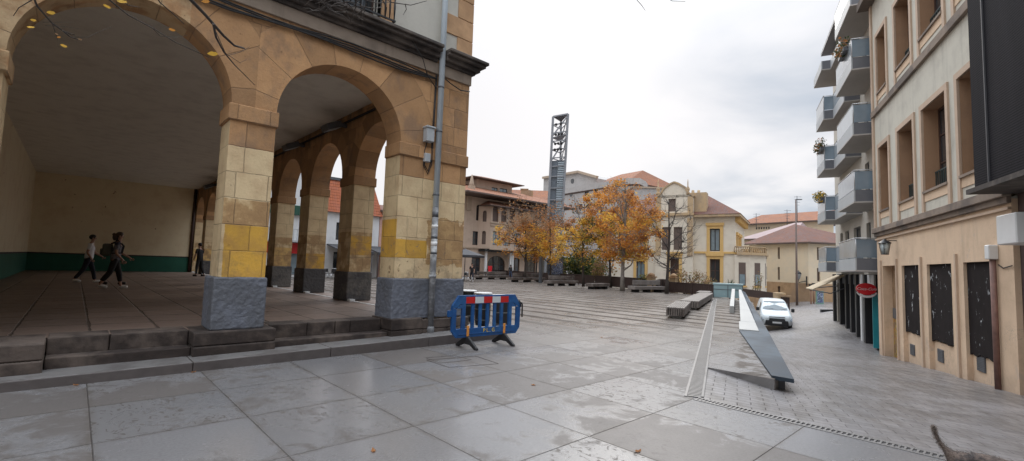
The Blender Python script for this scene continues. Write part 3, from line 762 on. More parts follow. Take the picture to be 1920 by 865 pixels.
# ================================================================== STREET BUILDING (right)
VB = 5.23
RB = thing('street_corner_building', uv(18.5, VB, -1.1), 'tall tan and cream building with deep stone windows and black boarded bays along the street', 'building')
FR = frame(SN*VB, -SE)                  # s = -u
def U(a, b, z0, z1, rise=0.): return (-b, -a, z0, z1, rise)
g_ops = [U(21.62, 23.25, -2.2, 2.08), U(19.15, 20.85, -2.2, 2.06), U(16.6, 18.42, -2.2, 2.06), U(14.33, 15.85, -2.2, 2.07)]
mb = MB(); wall(mb, FR, -24.0, -13.4, -2.2, 3.37, g_ops, .32); mb.build('ground_floor_wall', M['r_tan'], RB)
mb = MB()
for o in g_ops[1:]:
    mb.box(o[0], o[1], .12, .20, -2.2, -.22, fr=FR)
mb.build('bay_infill', M['r_tan'], RB)
for o in g_ops[1:]:
    b = MB(); q = random.Random(int(o[0]*10)); s = o[0]; zz_ = -.2
    pts = [(o[0], 2.06), (o[1], 2.06)]; low = []
    k = 12
    for i in range(k+1): low.append((o[1]+(o[0]-o[1])*i/k, -.2+q.uniform(-.05, .05)))
    b.prism(pts+low, FR, .07, .12); b.build('boarding', M['board'], RB)
    v_ = MB(); sc_ = o[0]+.12+(o[1]-o[0])*.1; zb = street_z(uv(-sc_, VB))+.28
    v_.box(sc_, sc_+.42, .095, .12, zb, zb+.36, fr=FR)
    for i in range(8): v_.box(sc_+.02, sc_+.40, .085, .095, zb+.02+i*.042, zb+.04+i*.042, fr=FR)
    v_.build('vent_grille', M['darkgrey'], RB)
o = g_ops[0]; d = MB(); d.box(o[0], o[1], .30, .34, -2.2, 2.08, fr=FR)
def door_fn(t):
    P, x, y, z = t.pos(); n = t.noise(P, 2.2, 4, .6, 1.5); n2 = t.noise(t.vec(x+7, y, z), 3., 3, .5, 2.5)
    b = t.mix(t.step(n, .4, .6), (.30, .19, .105), (.22, .135, .075)); gm = z.lt(.3)
    b = t.mix(t.step(n2, .50, .54)*gm, b, (.42, .30, .05)); b = t.mix(t.step(n2, .60, .64)*gm, b, (.45, .10, .03))
    return b, .6, n, .003, {}
d.build('door', shader('graffiti_door', door_fn), RB)
lb = MB(); lb.box(o[0]+.05, o[0]+.5, .27, .30, .05, .45, fr=FR); lb.build('letter_box', M['darkgrey'], RB, bevel=.01)
for a in (21.35, 18.85, 16.22, 23.4): tr = MB(); tr.box(-a-.045, -a+.045, -.05, 0, -2.0, 2.3, fr=FR); tr.build('pilaster_strip', M['r_trim'], RB)
mb = MB(); mb.box(-24.05, -13.35, -.16, 0, 3.42, 3.62, fr=FR); mb.box(-24.03, -13.38, -.08, 0, 3.28, 3.42, fr=FR); mb.build('ledge', M['r_ledge'], RB, bevel=.01)
mb = MB(); mb.box(-24.02, -13.4, -.06, 0, 3.14, 3.20, fr=FR); mb.build('ledge_moulding', M['r_trim'], RB)
up = MB(); u_ops = []
for zb, zt in ((4.27, 6.85), (9.12, 11.5)):
    for a, b in ((21.95, 23.25), (19.18, 20.78), (16.50, 18.34), (13.9, 15.7)): u_ops.append(U(a, b, zb, zt))
wall(up, FR, -24.0, -13.4, 3.62, 13.2, u_ops, .62); up.build('upper_wall', M['r_white'], RB)
for o in u_ops:
    a, b, z0, z1 = o[:4]
    r_ = MB()
    r_.box(a, a+.012, .012, .61, z0, z1, fr=FR); r_.box(b-.012, b, .012, .61, z0, z1, fr=FR); r_.box(a+.012, b-.012, .012, .61, z1-.012, z1, fr=FR); r_.box(a+.012, b-.012, .012, .61, z0, z0+.012, fr=FR)
    r_.build('window_reveal', M['r_stone'], RB)
    tm = MB(); w_ = .17
    tm.box(a-w_, a, -.05, .012, z0-.66, z1+w_, fr=FR); tm.box(b, b+w_, -.05, .012, z0-.66, z1+w_, fr=FR); tm.box(a, b, -.05, .012, z1, z1+w_, fr=FR)
    tm.build('window_trim', M['r_trim'], RB)
    ap = MB(); ap.box(a, b, -.02, .0, z0-.30, z0-.02, fr=FR); ap.build('apron', M['r_tan'], RB)
    si = MB(); si.box(a-.02, b+.02, -.07, .02, z0-.05, z0+.02, fr=FR); si.build('sill', M['r_ledge'], RB)
    window(RB, FR, (a+.02, b-.02, z0+.02, z1-.02), .36, 2, 3, M['frame_brown'], M['glass'], .08)
    rl = MB(); rl.box(a+.03, b-.03, .24, .27, z0+.58, z0+.62, fr=FR); rl.box(a+.03, b-.03, .24, .27, z0+.1, z0+.13, fr=FR)
    for i in range(13): s = a+.05+(b-a-.1)*i/12; rl.box(s-.011, s+.011, .244, .266, z0+.02, z0+.6, fr=FR)
    rl.build('window_railing', plain('dark_green_railing', (.03, .05, .05), .5) if 'dark_green_railing' not in bpy.data.materials else bpy.data.materials['dark_green_railing'], RB)
mb = MB(); mb.box(-24.05, -13.35, -.10, 0, 8.30, 8.56, fr=FR); mb.build('string_course', M['r_ledge'], RB, bevel=.01)
mb = MB(); mb.box(-24.12, -23.88, -.06, 0, 3.62, 13.2, fr=FR); mb.build('corner_strip', M['r_trim'], RB)
mb = MB(); mb.box(-24.3, -13.2, -.45, 9, 13.2, 13.5, fr=FR); mb.build('eaves', M['r_ledge'], RB)
mb = MB(); mb.box(-24.0, -23.7, .33, 9, -2.2, 3.37, fr=FR); mb.box(-24.0, -23.7, .63, 9, 3.37, 13.2, fr=FR); mb.box(-23.7, -13.4, 8.7, 9, -2.2, 13.2, fr=FR); mb.build('side_wall', M['r_white'], RB)
mb = MB(); P4 = [FR(-24.3, -.45, 13.51), FR(-13.2, -.45, 13.51), FR(-13.2, 9, 13.51), FR(-24.3, 9, 13.51)]; rg = [FR(-20.5, 4.3, 15.6), FR(-13.2, 4.3, 15.6)]
mb.face([P4[0], P4[1], rg[1], rg[0]]); mb.face([P4[2], P4[3], rg[0], rg[1]]); mb.face([P4[3], P4[0], rg[0]]); mb.face([P4[1], P4[2], rg[1]]); mb.build('roof', M['tile_brown'], RB)
mb = MB(); P = FR(-14.11, -.07, 0); zg = street_z(P)
mb.tube([(P.x, P.y, zg-.05), (P.x, P.y, 2.1)], .055, 10); mb.build('downpipe', plain('rusty_downpipe', (.20, .11, .09), .7, .5, 8, .003), RB)
mb = MB(); mb.box(-14.11-.1, -14.11+.1, -.17, 0, 2.1, 2.42, fr=FR); mb.build('junction_box', M['white'], RB, bevel=.015)
mb = MB(); mb.tube([FR(-14.0, -.02, 1.98), FR(-13.8, -.02, 1.9), FR(-13.4, -.03, 1.95)], .012, 6); mb.build('cable', M['cable'], RB)
# wall lantern
_q = hit(FR, 1659, 470, -.35); LP = FR(_q[0], -.35, _q[1]); lo = thing('wall_lantern', LP, 'small dark lantern on the tan wall above the graffiti covered doorway', 'lantern')
mb = MB(); mb.lathe([(.02, .42), (.20, .28), (.21, .26), (.03, .26)][::-1], LP, 4, 0); mb.bar(LP+Vector((0, 0, .36)), LP-FR.inn*-.36+Vector((0, 0, .36)), .03, .03)
for k in range(4): a = math.pi/2*k; mb.bar(LP+Vector((.17*math.cos(a), .17*math.sin(a), .27)), LP+Vector((.11*math.cos(a), .11*math.sin(a), -.12)), .018, .018)
mb.lathe([(.12, -.15), (.12, -.12)], LP, 4, 0); mb.build('lantern_frame', M['iron'], lo)
mb = MB(); mb.lathe([(.095, -.12), (.155, .26)], LP, 4); mb.build('lantern_glass', plain('milky_glass', (.42, .47, .47), .3), lo)

# neighbour at the very right: dark wall, black perforated screen, white box
NB = thing('screened_building', uv(9, VB, -.5), 'dark building at the right edge behind a big black perforated metal screen', 'building')
mb = MB(); mb.box(-13.39, 4, .10, 7, -1.6, 3.5, fr=FR); mb.build('ground_floor_wall', plain('brown_black_render', (.085, .052, .045), .8, .4, 3, .005), NB)
mb = MB(); mb.box(-12.9, 4, .06, .10, -1.6, 1.05, fr=FR); mb.build('dado', M['r_tan'], NB)
mb = MB(); mb.box(-13.39, 4, .001, 7, 3.62, 12.6, fr=FR); mb.build('upper_wall', M['r_white'], NB)
mb = MB(); mb.box(-13.42, 4, -.56, -.50, 3.58, 12.4, fr=FR); mb.box(-13.42, -13.38, -.50, -.01, 3.58, 12.4, fr=FR); mb.build('perforated_screen', M['screen'], NB)
mb = MB()
for i in range(5): s = -12.75+i*3.1; mb.box(s, s+.04, -.59, -.562, 3.58, 12.4, fr=FR)
mb.build('screen_rail', plain('dull_steel_rail', (.06, .06, .065), .6), NB)
mb = MB(); mb.box(-13.3, 4, -.75, .1, 3.46, 3.56, fr=FR); mb.build('canopy', M['cornice'], NB)
mb = MB(); mb.box(-12.95, -12.2, -.42, -.01, 2.35, 2.95, fr=FR); o = mb.build('air_conditioner', M['white'], NB, bevel=.02)
mb = MB(); mb.box(-12.3, 4, -.02, .09, 2.98, 3.44, fr=FR); mb.build('fascia_board', plain('teal_board', (.06, .30, .31), .5), NB)
mb = MB(); mb.box(-12.9, -12.5, .02, .06, -.45, .35, fr=FR); mb.build('notice_frame', M['darkgrey'], NB)

# ================================================================== BALCONY APARTMENT BLOCK (further down the street)
VA = 5.75
AB = thing('apartment_block', uv(34, VA, -1.5), 'pale apartment block with stacked grey and glass balconies above small shops', 'building')
FA = frame(SN*VA, -SE)
F0 = 1.85                                # underside of first floor
ST = 2.95
a_ops = []
for fl in range(5):
    z = F0+.25+fl*ST
    for a, b in ((25.0, 26.6), (27.4, 28.2), (29.4, 31.0), (32.2, 33.2), (33.9, 34.7)): a_ops.append(U(a, b, z+.05, z+2.15))
mb = MB(); wall(mb, FA, -36, -24.32, F0-.1, 16.4, a_ops, .25); mb.box(-24.32, -24.1, .0, 10, F0-.1, 16.4, fr=FA); mb.box(-36.2, -36.003, 0, 10, -3, 16.4, fr=FA); mb.box(-36, -24.4, 9.7, 10, -3, 16.4, fr=FA)
mb.build('wall', M['apt_wall'], AB)
for o in a_ops: window(AB, FA, (o[0], o[1], o[2], o[3]), .12, 2, 1, M['darkgrey'], M['glass'], .06)
mb = MB(); mb.box(-36.5, -24.1, -.6, 10, 16.4, 16.6, fr=FA); mb.build('flat_roof', M['balc_grey'], AB)
def balcony(ua, ub, v0, fl, roof=False):
    """stepped balcony: slab with deep grey fascia, glass front and end"""
    z = F0+fl*ST; d0 = v0-VA; h = .56
    b = MB(); b.box(-ub, -ua, d0, 0, z, z+.06, 1, FA)
    b.box(-ub, -ua, d0, d0+.05, z+.06, z+h, 2, FA); b.box(-ua-.05, -ua, d0+.05, 0, z+.06, z+h, 0, FA); b.box(-ub, -ub+.05, d0+.05, 0, z+.06, z+h, 0, FA)  # front fascia paler than the ends, its bright reflection put into the colour
    o = b.build('balcony', [M['balc_grey'], M['balc_soffit'], M['greybox']], AB)
    if not roof:
        g = MB(); zz_ = z+h
        g.box(-ub+.03, -ua-.03, d0+.015, d0+.03, zz_+.03, zz_+.82, 0, FA); g.build('glass_panel', M['balc_front'], o)
        g = MB(); g.box(-ua-.035, -ua-.02, d0+.05, -.02, zz_+.03, zz_+.82, 0, FA); g.build('glass_panel', M['balc_glass'], o)
        r_ = MB(); r_.tube([FA(-ub, d0+.02, zz_+.86), FA(-ua, d0+.02, zz_+.86), FA(-ua, 0, zz_+.86)], .022, 6)
        for s in (-ub+.02, -(ua+ub)/2, -ua-.03): r_.tube([FA(s, d0+.04, zz_), FA(s, d0+.04, zz_+.86)], .018, 5)
        r_.build('handrail', M['alu'], o)
    else: pass
for fl in range(0, 5): balcony(24.45, 28.0, 4.57, fl)
balcony(24.45, 28.4, 4.45, 5, True)
for fl in range(0, 4): balcony(31.9, 34.6, 4.57, fl)
balcony(31.8, 34.8, 4.5, 4, True)
for fl in range(0, 4): balcony(28.9, 31.9, 5.05, fl)
balcony(28.9, 31.8, 4.95, 4, True)
# flower boxes on two balconies
def leaves_cloud(mb, c, rx, ry, rz, n, size, mis, q, up=.2):
    for _ in range(n):
        while True:
            p = Vector((q.uniform(-1, 1), q.uniform(-1, 1), q.uniform(-1, 1)))
            if p.length < 1: break
        p = Vector(c)+Vector((p.x*rx, p.y*ry, p.z*rz)); s = size*q.uniform(.6, 1.35)
        a = Vector((q.gauss(0, 1), q.gauss(0, 1), q.gauss(0, .7))).normalized(); b_ = a.cross(Vector((q.gauss(0, 1), q.gauss(0, 1), q.gauss(0, 1)))).normalized()
        mb.face([p-a*s, p-b_*s*.55, p+a*s, p+b_*s*.6], q.choice(mis), False)
LM = [M['lf_orange'], M['lf_yellow'], M['lf_rust'], M['lf_olive'], M['lf_green'], M['lf_tan']]
for k, (u_, v_, fl, mis, nm) in enumerate(((25.6, 4.45, 3, [4, 4, 5, 2], 'dark trailing plant in a box on the upper balcony of the near stack'), (32.6, 4.45, 1, [3, 1, 4], 'yellow green shrub growing over the lower far balcony'), (32.4, 4.45, 2, [4, 4, 2], 'dark plants hanging over the middle far balcony'))):
    z = F0+fl*ST+.56+.86; q = random.Random(k); c_ = uv(u_, v_, z)
    pt = thing('balcony_plant', c_, nm, 'plant', 'plants on the balconies')
    l_ = MB(); 
    for i in range(4): leaves_cloud(l_, c_+SE*(i*.38-.5)+Vector((0, 0, q.uniform(-.1, .2))), .32, .32, .3, 90, .06, mis, q)
    l_.build('foliage', LM, pt); p_ = MB(); p_.box(-u_-.7, -u_+.6, v_-VA-.05, v_-VA+.14, z-.25, z-.07, fr=FA); p_.build('planter', M['darkgrey'], pt)
# shop fronts under the balconies
def zs(u, v=VA): return street_z(uv(u, v))
mb = MB(); mb.box(-36, -24.4, .9, 1.0, -3, F0-.1, fr=FA); mb.build('shop_wall', M['dark'], AB)
for i, u_ in enumerate((24.15, 26.2, 28.3, 28.95, 30.1, 31.4, 32.7, 34.4, 36.5)):
    p = MB(); p.box(-u_-.32, -u_, -.12, .3, -2.6, F0-.1, fr=FA); p.build('shop_pillar', M['black_plastic'] if i not in (0, 3) else (M['balc_grey'] if i == 0 else M['white']), AB)
sw = MB(); sw.box(-26.2, -24.47, .05, .1, zs(25)-.1, .9, fr=FA); sw.build('shop_window', M['balc_glass'], AB)
sw = MB(); sw.box(-26.1, -24.6, -.01, .04, .42, 1.12, fr=FA); sw.build('shop_signboard', M['red'], AB)
sw = MB(); sw.box(-26.02, -25.95, -.3, .05, -1.5, .9, fr=FA); sw.build('door_leaf', plain('turquoise_door', (.02, .25, .28), .4), AB)
sw = MB(); sw.box(-29.0, -27.8, .0, .1, 1.05, F0-.12, fr=FA); sw.box(-27.8, -26.5, .02, .1, .8, F0-.12, fr=FA); sw.build('shop_fascia', M['white'], AB)
sw = MB(); sw.box(-35.9, -29.3, .0, .08, 1.2, F0-.12, fr=FA); sw.build('shop_fascia', M['balc_grey'], AB)
sw = MB()
for u_ in (27.2, 30.7, 33.8): sw.box(-u_-.5, -u_+.5, .3, .36, -2.4, 1.2, fr=FA)
sw.build('shutter_door', M['darkgrey'], AB)
# tan awning sticking out further down
ao = thing('shop_awning', FA(-35.5, 0, 1.2), 'tan fabric awning sloping out over the far shop front', 'awning')
a_ = MB(); a_.hexa([FA(-36, -.05, 1.65), FA(-33.0, -.05, 1.65), FA(-33.0, -1.7, .75), FA(-36, -1.7, .75), FA(-36, -.05, 1.70), FA(-33.0, -.05, 1.70), FA(-33.0, -1.7, .80), FA(-36, -1.7, .80)]); a_.build('canopy', M['awning_tan'], ao)
a_ = MB(); a_.tube([FA(-33.0, -1.7, .75), FA(-33.0, -.8, .6), FA(-33.0, 0, 1.0)], .03, 6); a_.tube([FA(-36, -1.7, .75), FA(-36, 0, 1.0)], .03, 6); a_.build('arm', M['darkgrey'], ao)
# round red sign with white script
sp_ = hit(FA, 1624, 543, -.55); sc0 = FA(sp_[0], -.55, sp_[1])
so_ = thing('round_sign', sc0, 'round red enamel sign with white script lettering jutting from the shop', 'sign')
# disc faces the camera side of the street: normal towards -SE
def disc_fr(a, d, z): return sc0+SN*a+SE*d+Vector((0, 0, z))
m1 = MB(); m1.prism([(.37*math.cos(2*math.pi*i/28), .26*math.sin(2*math.pi*i/28)+.02) for i in range(28)], disc_fr, -.06, .06); m1.build('sign_disc', M['redsign'], so_)
m1 = MB(); arc = [(.40*math.cos(a), .33*math.sin(a)-.04) for a in [math.pi+.35+(math.pi-.7)*i/12 for i in range(13)]]; arc2 = [(.38*math.cos(a), .24*math.sin(a)-.03) for a in [math.pi+.35+(math.pi-.7)*i/12 for i in range(13)]][::-1]
m1.prism(arc+[(x, z-.02) for x, z in [(.55, -.34)]][:0]+arc2, disc_fr, -.075, -.062); m1.build('white_band', M['white'], so_)
m1 = MB(); m1.bar(sc0+SN*.45, sc0+SN*1.1, .05, .05); m1.build('bracket', M['iron'], so_)
Mt = Matrix(((SN.x, 0, -SE.x, 0), (SN.y, 0, -SE.y, 0), (0, 1, 0, 0), (0, 0, 0, 1)))
Mt = Matrix.Translation(sc0-SE*.066+Vector((0, 0, .02))) @ Mt
text_mesh('Coca-Cola', .165, M['white'], 'lettering', so_, Mt, .004, .35)

# ================================================================== SLOPING METAL PARAPET / BENCH along the plaza edge
PW = thing('sloping_parapet', uv(12, .5, 0), 'long blue grey zinc clad parapet with pale bench slabs sloping down to a point', 'parapet')
def uvp(u, v, z): return uv(u, v, z)
def upx(px, py, z): p = on_z(px, py, z); return p.dot(SE), p.dot(SN)
n0 = upx(1447, 706, .02); n1 = upx(1489, 712, .03); t0 = upx(1386, 619.5, .03); t1 = upx(1423, 622, .03)
far_u = 30.2
def pz(u): return .03+.60*max(0, u-t0[0])/(far_u-t0[0])
def lerp(a, b, u): return a+(b-a)*(u-t0[0])/(far_u-t0[0])
vl = lambda u: t0[1]; vr = lambda u: lerp(t1[1], .22, u); vo = lambda u: lerp(n1[1], .42, u)
def slab(mb, pts, th=.05, mi=0):
    dn = Vector((0, 0, -th)); b_ = [p+dn for p in pts]; k = len(pts)
    mb.face(pts, mi); mb.face(b_[::-1], mi)
    for i in range(k): j = (i+1) % k; mb.face([pts[i], b_[i], b_[j], pts[j]], mi)
mb = MB()
slab(mb, [uv(n0[0], n0[1], .035), uv(n1[0], n1[1], .035), uv(t0[0], vo(t0[0]), .035), uv(t0[0], t0[1], .035)], .06); mb.build('sloping_plate', M['zinc'], PW)
mb = MB(); slab(mb, [uv(t0[0]+.002, vr(t0[0]), pz(t0[0])+.004), uv(t0[0]+.002, vo(t0[0]), .034), uv(far_u, vo(far_u), pz(far_u)-.1), uv(far_u, vr(far_u), pz(far_u))], .03); mb.build('outer_cladding', M['zinc'], PW)
mb = MB()
us_ = [n1[0]+1.1+i*1.9 for i in range(13)]
for a, b in zip(us_, us_[1:]):
    b = min(b, far_u); va = vo(max(a, t0[0]))-.06; vb = vo(max(b, t0[0]))-.06; zt = lambda u: (pz(u)-.1*max(0, u-t0[0])/17 if u > t0[0] else .03)-.04
    mb.hexa([uv(a, va-.06, street_z(uv(a, va))-.3), uv(b-.012, vb-.06, street_z(uv(b, vb))-.3), uv(b-.012, vb, street_z(uv(b, vb))-.3), uv(a, va, street_z(uv(a, va))-.3), uv(a, va-.06, zt(a)), uv(b-.012, vb-.06, zt(b)), uv(b-.012, vb, zt(b)), uv(a, va, zt(a))])
mb.build('retaining_panel', M['zinc'], PW)
mb = MB(); mb.hexa([uv(n0[0]+.25, n0[1]+.1, -.45), uv(n0[0]+1.5, n0[1]+.0, -.5), uv(n0[0]+1.5, n0[1]+.2, -.5), uv(n0[0]+.25, n0[1]+.2, -.45), uv(n0[0]+.25, n0[1]+.1, .0), uv(n0[0]+1.5, n0[1]+.0, .0), uv(n0[0]+1.5, n0[1]+.2, .0), uv(n0[0]+.25, n0[1]+.2, .0)]); mb.build('support', M['darkgrey'], PW)
cuts = [t0[0]+.02, t0[0]+1.7, t0[0]+5, t0[0]+9, t0[0]+13, far_u]
for i, (a, b) in enumerate(zip(cuts, cuts[1:])):
    q_ = MB(); a2 = .04 if i else 0.; b_ = b-.03
    q_.hexa([uv(a, vl(a)+a2, pz(a)-.02), uv(b_, vl(b_)+a2, pz(b_)-.02), uv(b_, vr(b_), pz(b_)-.02), uv(a, vr(a), pz(a)-.02), uv(a, vl(a)+a2, pz(a)+.03), uv(b_, vl(b_)+a2, pz(b_)+.03), uv(b_, vr(b_), pz(b_)+.03), uv(a, vr(a), pz(a)+.03)])
    q_.build('bench_slab', M['bench_stone'], PW, bevel=.006)
mb = MB(); a, b = t0[0]+.05, far_u
mb.hexa([uv(a, vl(a)+.07, -.05), uv(b, vl(b)+.07, -.05), uv(b, vr(b)-.03, -.05), uv(a, vr(a)-.03, -.05), uv(a, vl(a)+.07, pz(a)-.02), uv(b, vl(b)+.07, pz(b)-.02), uv(b, vr(b)-.03, pz(b)-.02), uv(a, vr(a)-.03, pz(a)-.02)]); mb.build('core', M['zinc'], PW)
mb = MB(); a, b = 20.8, far_u
mb.hexa([uv(a, -.27, 0.), uv(b, -.27, 0.), uv(b, -.1, 0.), uv(a, -.1, 0.), uv(a, -.27, pz(a)+.02), uv(b, -.27, pz(b)+.06), uv(b, -.1, pz(b)+.06), uv(a, -.1, pz(a)+.02)]); mb.build('raised_slab', M['bench_stone'], PW, bevel=.01)

# pale teal glass box at the far end
c1 = on_z(1337, 557, 0); 
GB = thing('teal_box', c1, 'pale teal glazed box closing the far end of the sloping parapet', 'glass box')
gfr_ = frame(c1, (SN.x, SN.y, 0)); 
mb = MB(); mb.box(0, 1.75, 0, 1.6, .0, .80, fr=gfr_); mb.build('glazed_body', M['teal'], GB, bevel=.01)
mb = MB(); mb.box(-.03, 1.78, -.03, 1.63, .80, .90, fr=gfr_); mb.build('lid', M['teal'], GB, bevel=.01)
mb = MB(); 
for s in (0.0, .86, 1.72): mb.box(s, s+.04, -.02, -.001, .02, .80, fr=gfr_)
mb.box(.04, 1.72, -.018, -.003, .50, .53, fr=gfr_); mb.build('frame', M['darkgrey'], GB)

# ================================================================== SLATTED BLOCK BENCHES beside the grate
def slat_bench(p0, p1, width, label):
    """p0,p1 ground-line ends of the near-left long edge"""
    e = (p1-p0); L = e.length; e.normalize(); fr = frame(p0, e)     # d inwards = left of e
    def g(s, d, z): return fr(s, -d, z)
    o = thing('slatted_bench', p0, label, 'bench', 'slatted block benches along the grating')
    tp = MB(); nS = 8
    for i in range(nS):
        a = i*width/nS; tp.box(0, L, a+.012, a+width/nS-.012, .33, .375, fr=g)
    tp.build('seat_slats', M['wood_pale'], o, bevel=.004)
    sd_ = MB(); k = int(L/.095)
    for i in range(k):
        s = i*L/k+.01
        sd_.box(s, s+L/k-.02, .0, .03, .09, .328, fr=g); sd_.box(s, s+L/k-.02, width-.03, width, .09, .328, fr=g)
    for i in range(nS):
        a = i*width/nS+.012; sd_.box(0, .03, a, a+width/nS-.024, .09, .329, fr=g); sd_.box(L-.03, L, a, a+width/nS-.024, .09, .329, fr=g)
    sd_.build('side_slats', M['wood'], o, bevel=.003)
    cr = MB(); cr.box(.05, L-.05, .05, width-.05, .1, .32, fr=g); cr.build('core', M['dark'], o)
    for s in (.3, L-.6):
        ft = MB(); ft.box(s, s+.3, .12, width-.12, 0, .1, fr=g); ft.build('foot', M['bench_stone'], o)
bz = .355
P = [on_z(*a, bz) for a in [(1249, 577), (1283, 580), (1268, 565), (1303, 568.6)]]
for q_ in P: q_.z = 0
d_ = (P[2]-P[0]).normalized(); wd = (P[1]-P[0]).length*.93
slat_bench(P[0], P[0]+d_*(P[2]-P[0]).length, wd, 'short slatted wood bench nearest to the viewer beside the long grating')
p2 = on_z(1274, 564, bz); p2.z = 0; p3 = on_z(1312, 549, bz); p3.z = 0; slat_bench(p2, p3, .75, 'longer slatted wood bench in the middle of the row beside the grating')
p2 = on_z(1305, 548, bz); p2.z = 0; p3 = on_z(1312, 545.5, bz); p3.z = 0; slat_bench(p2, p3, .75, 'small slatted wood bench farthest along the row next to the teal box')

# ================================================================== PLASTIC BARRIER
bp0 = Vector((5.26, 7.22, 0)); bp1 = Vector((6.94, 7.14, 0)); bl = (bp1-bp0).length
BR = thing('plastic_barrier', (bp0+bp1)/2, 'blue plastic crowd barrier with red and white reflective panels and PL.G lettering', 'barrier')
bf = frame(bp0, bp1-bp0)
mb = MB()
def ring(outer, holes, d0, d1, mi=0):
    # outline with rectangular holes by a fine grid
    xs = sorted({p[0] for p in outer} | {h[0] for h in holes} | {h[1] for h in holes}); zs_ = sorted({h[2] for h in holes} | {h[3] for h in holes} | {p[1] for p in outer})
    def inside(x, z):
        c_ = False; k = len(outer)
        for i in range(k):
            (x1, z1), (x2, z2) = outer[i], outer[(i+1) % k]
            if (z1 > z) != (z2 > z) and x < (x2-x1)*(z-z1)/(z2-z1)+x1: c_ = not c_
        return c_
    return xs, zs_, inside
W, H0, H1, ch = bl, .20, 1.0, .14
TH = .055
def bbox(x0, x1, z0, z1, d0=0, d1=TH): mb.box(x0, x1, d0, d1, z0, z1, fr=bf)
# frame members (chamfered corners as prisms)
mb.prism([(ch, H1), (W-ch, H1), (W-ch-.04, H1-.05), (W-ch-.04, H1-.17), (ch+.04, H1-.17), (ch+.04, H1-.05)][::-1], bf, 0, TH)
mb.prism([(.0, H1-.19), (ch, H1), (ch+.04, H1-.05), (ch+.04, H1-.17), (.12, H1-.21), (.10, H1-.23), (.0, H1-.25)][::-1], bf, 0, TH)
mb.prism([(W, H1-.19), (W, H1-.25), (W-.10, H1-.23), (W-.12, H1-.21), (W-ch-.04, H1-.17), (W-ch-.04, H1-.05), (W-ch, H1)][::-1], bf, 0, TH)
mb.prism([(0, H1-.25), (.09, H1-.25), (.09, H0+.16), (0, H0+.12)][::-1], bf, 0, TH); mb.prism([(W-.09, H1-.25), (W, H1-.25), (W, H0+.12), (W-.09, H0+.16)][::-1], bf, 0, TH)
mb.prism([(0, H0+.12), (.09, H0+.16), (.16, H0+.17), (W-.16, H0+.17), (W-.09, H0+.16), (W, H0+.12), (W-.10, H0), (.10, H0)][::-1], bf, 0, TH)
hz0, hz1 = H0+.17, H1-.17
bbox(.22, .30, H0+.165, H1-.165, .002, TH-.002); bbox(W-.30, W-.22, H0+.165, H1-.165, .002, TH-.002)
mb.prism([(.09, H1-.25), (.13, H1-.21), (.225, H1-.165), (.225, H1-.25)][::-1], bf, .003, TH-.003); mb.prism([(W-.09, H1-.25), (W-.225, H1-.25), (W-.225, H1-.165), (W-.13, H1-.21)][::-1], bf, .003, TH-.003)
n_b = 5
for i in range(1, n_b+1): x = .30+(W-.60)*i/(n_b+1); bbox(x-.032, x+.032, H0+.165, H1-.165, .006, TH-.006)
for i in range(n_b+1): 
    xa = .30+(W-.60)*i/(n_b+1); xb = .30+(W-.60)*(i+1)/(n_b+1); sg = 1 if i % 2 else -1
bbox(-.09, 0, .60, .72, .008, TH-.008); bbox(.14, W-.14, H0+.05, H0+.075, -.008, -.001)
mb.build('panel', M['blue'], BR, bevel=.010, seg=3)
pw = (W-.62)/5
for i in range(5):
    r_ = MB(); x = .30+i*pw; r_.box(x, x+pw-.004, -.006, -.002, H1-.155, H1-.03, fr=bf); r_.build('reflector', M['red'] if i % 2 == 0 else M['silver'], BR)
for x in (.36, W-.42):
    y_ = MB(); y_.box(x-.025, x+.025, -.02, -.002, H0+.02, H0+.22, fr=bf); y_.build('orange_strip', M['orange_strip'], BR, bevel=.004)
    f = MB(); f.prism([(-.34, .0), (-.26, .0), (-.10, .07), (.10, .07), (.28, 0), (.36, 0), (.35, .04), (.06, .22), (-.04, .22), (-.33, .04)][::-1], lambda a, d, z, x=x: bf(x+d, a, z), -.028, .028)
    f.build('foot', M['rubber'], BR, bevel=.008)
hk = MB(); hk.tube([bf(W-.02, .03, .82), bf(W+.07, .03, .82), bf(W+.09, .03, .78), bf(W+.09, .03, .52)], .016, 8); hk.tube([bf(W-.04, -.01, .88), bf(W-.0, -.02, .82), bf(W-.0, -.02, .74)], .014, 6); hk.build('coupling_hook', M['rubber'], BR)
Mt = Matrix(((bf.e.x, 0, -bf.inn.x, 0), (bf.e.y, 0, -bf.inn.y, 0), (0, 1, 0, 0), (0, 0, 0, 1)))
text_mesh('P L . G', .105, M['yellow_text'], 'lettering', BR, Matrix.Translation(bf(W*.52, -.004, H0+.105)) @ Mt, .002)

# ================================================================== BARREL TABLES
for k, ((px, py), lb_) in enumerate((((878, 544.5), 'round white topped barrel table touching the stone corner pier in the picture'), ((906, 549), 'round white topped barrel table in the middle behind the blue barrier'), ((941, 553.5), 'round white topped barrel table at the right behind the blue barrier'))):
    p_ = on_z(px, py, .86); x, y = p_.x, p_.y
    o = thing('barrel_table', (x, y, 0), lb_, 'table', 'barrel tables behind the barrier')
    b = MB(); b.lathe([(.17, 0), (.20, .12), (.215, .42), (.20, .75), (.19, .82)], (x, y, 0), 24); b.build('barrel', M['black_plastic'], o)
    b = MB(); b.lathe([(.235, .825), (.245, .835), (.245, .855), (.235, .865)], (x, y, 0), 32); b.build('table_top', M['white'], o)
    for z, r0 in ((.14, .207), (.42, .219), (.70, .208)): b = MB(); b.lathe([(r0, z), (r0, z+.03)], (x, y, 0), 24); b.build('hoop', M['darkgrey'], o)

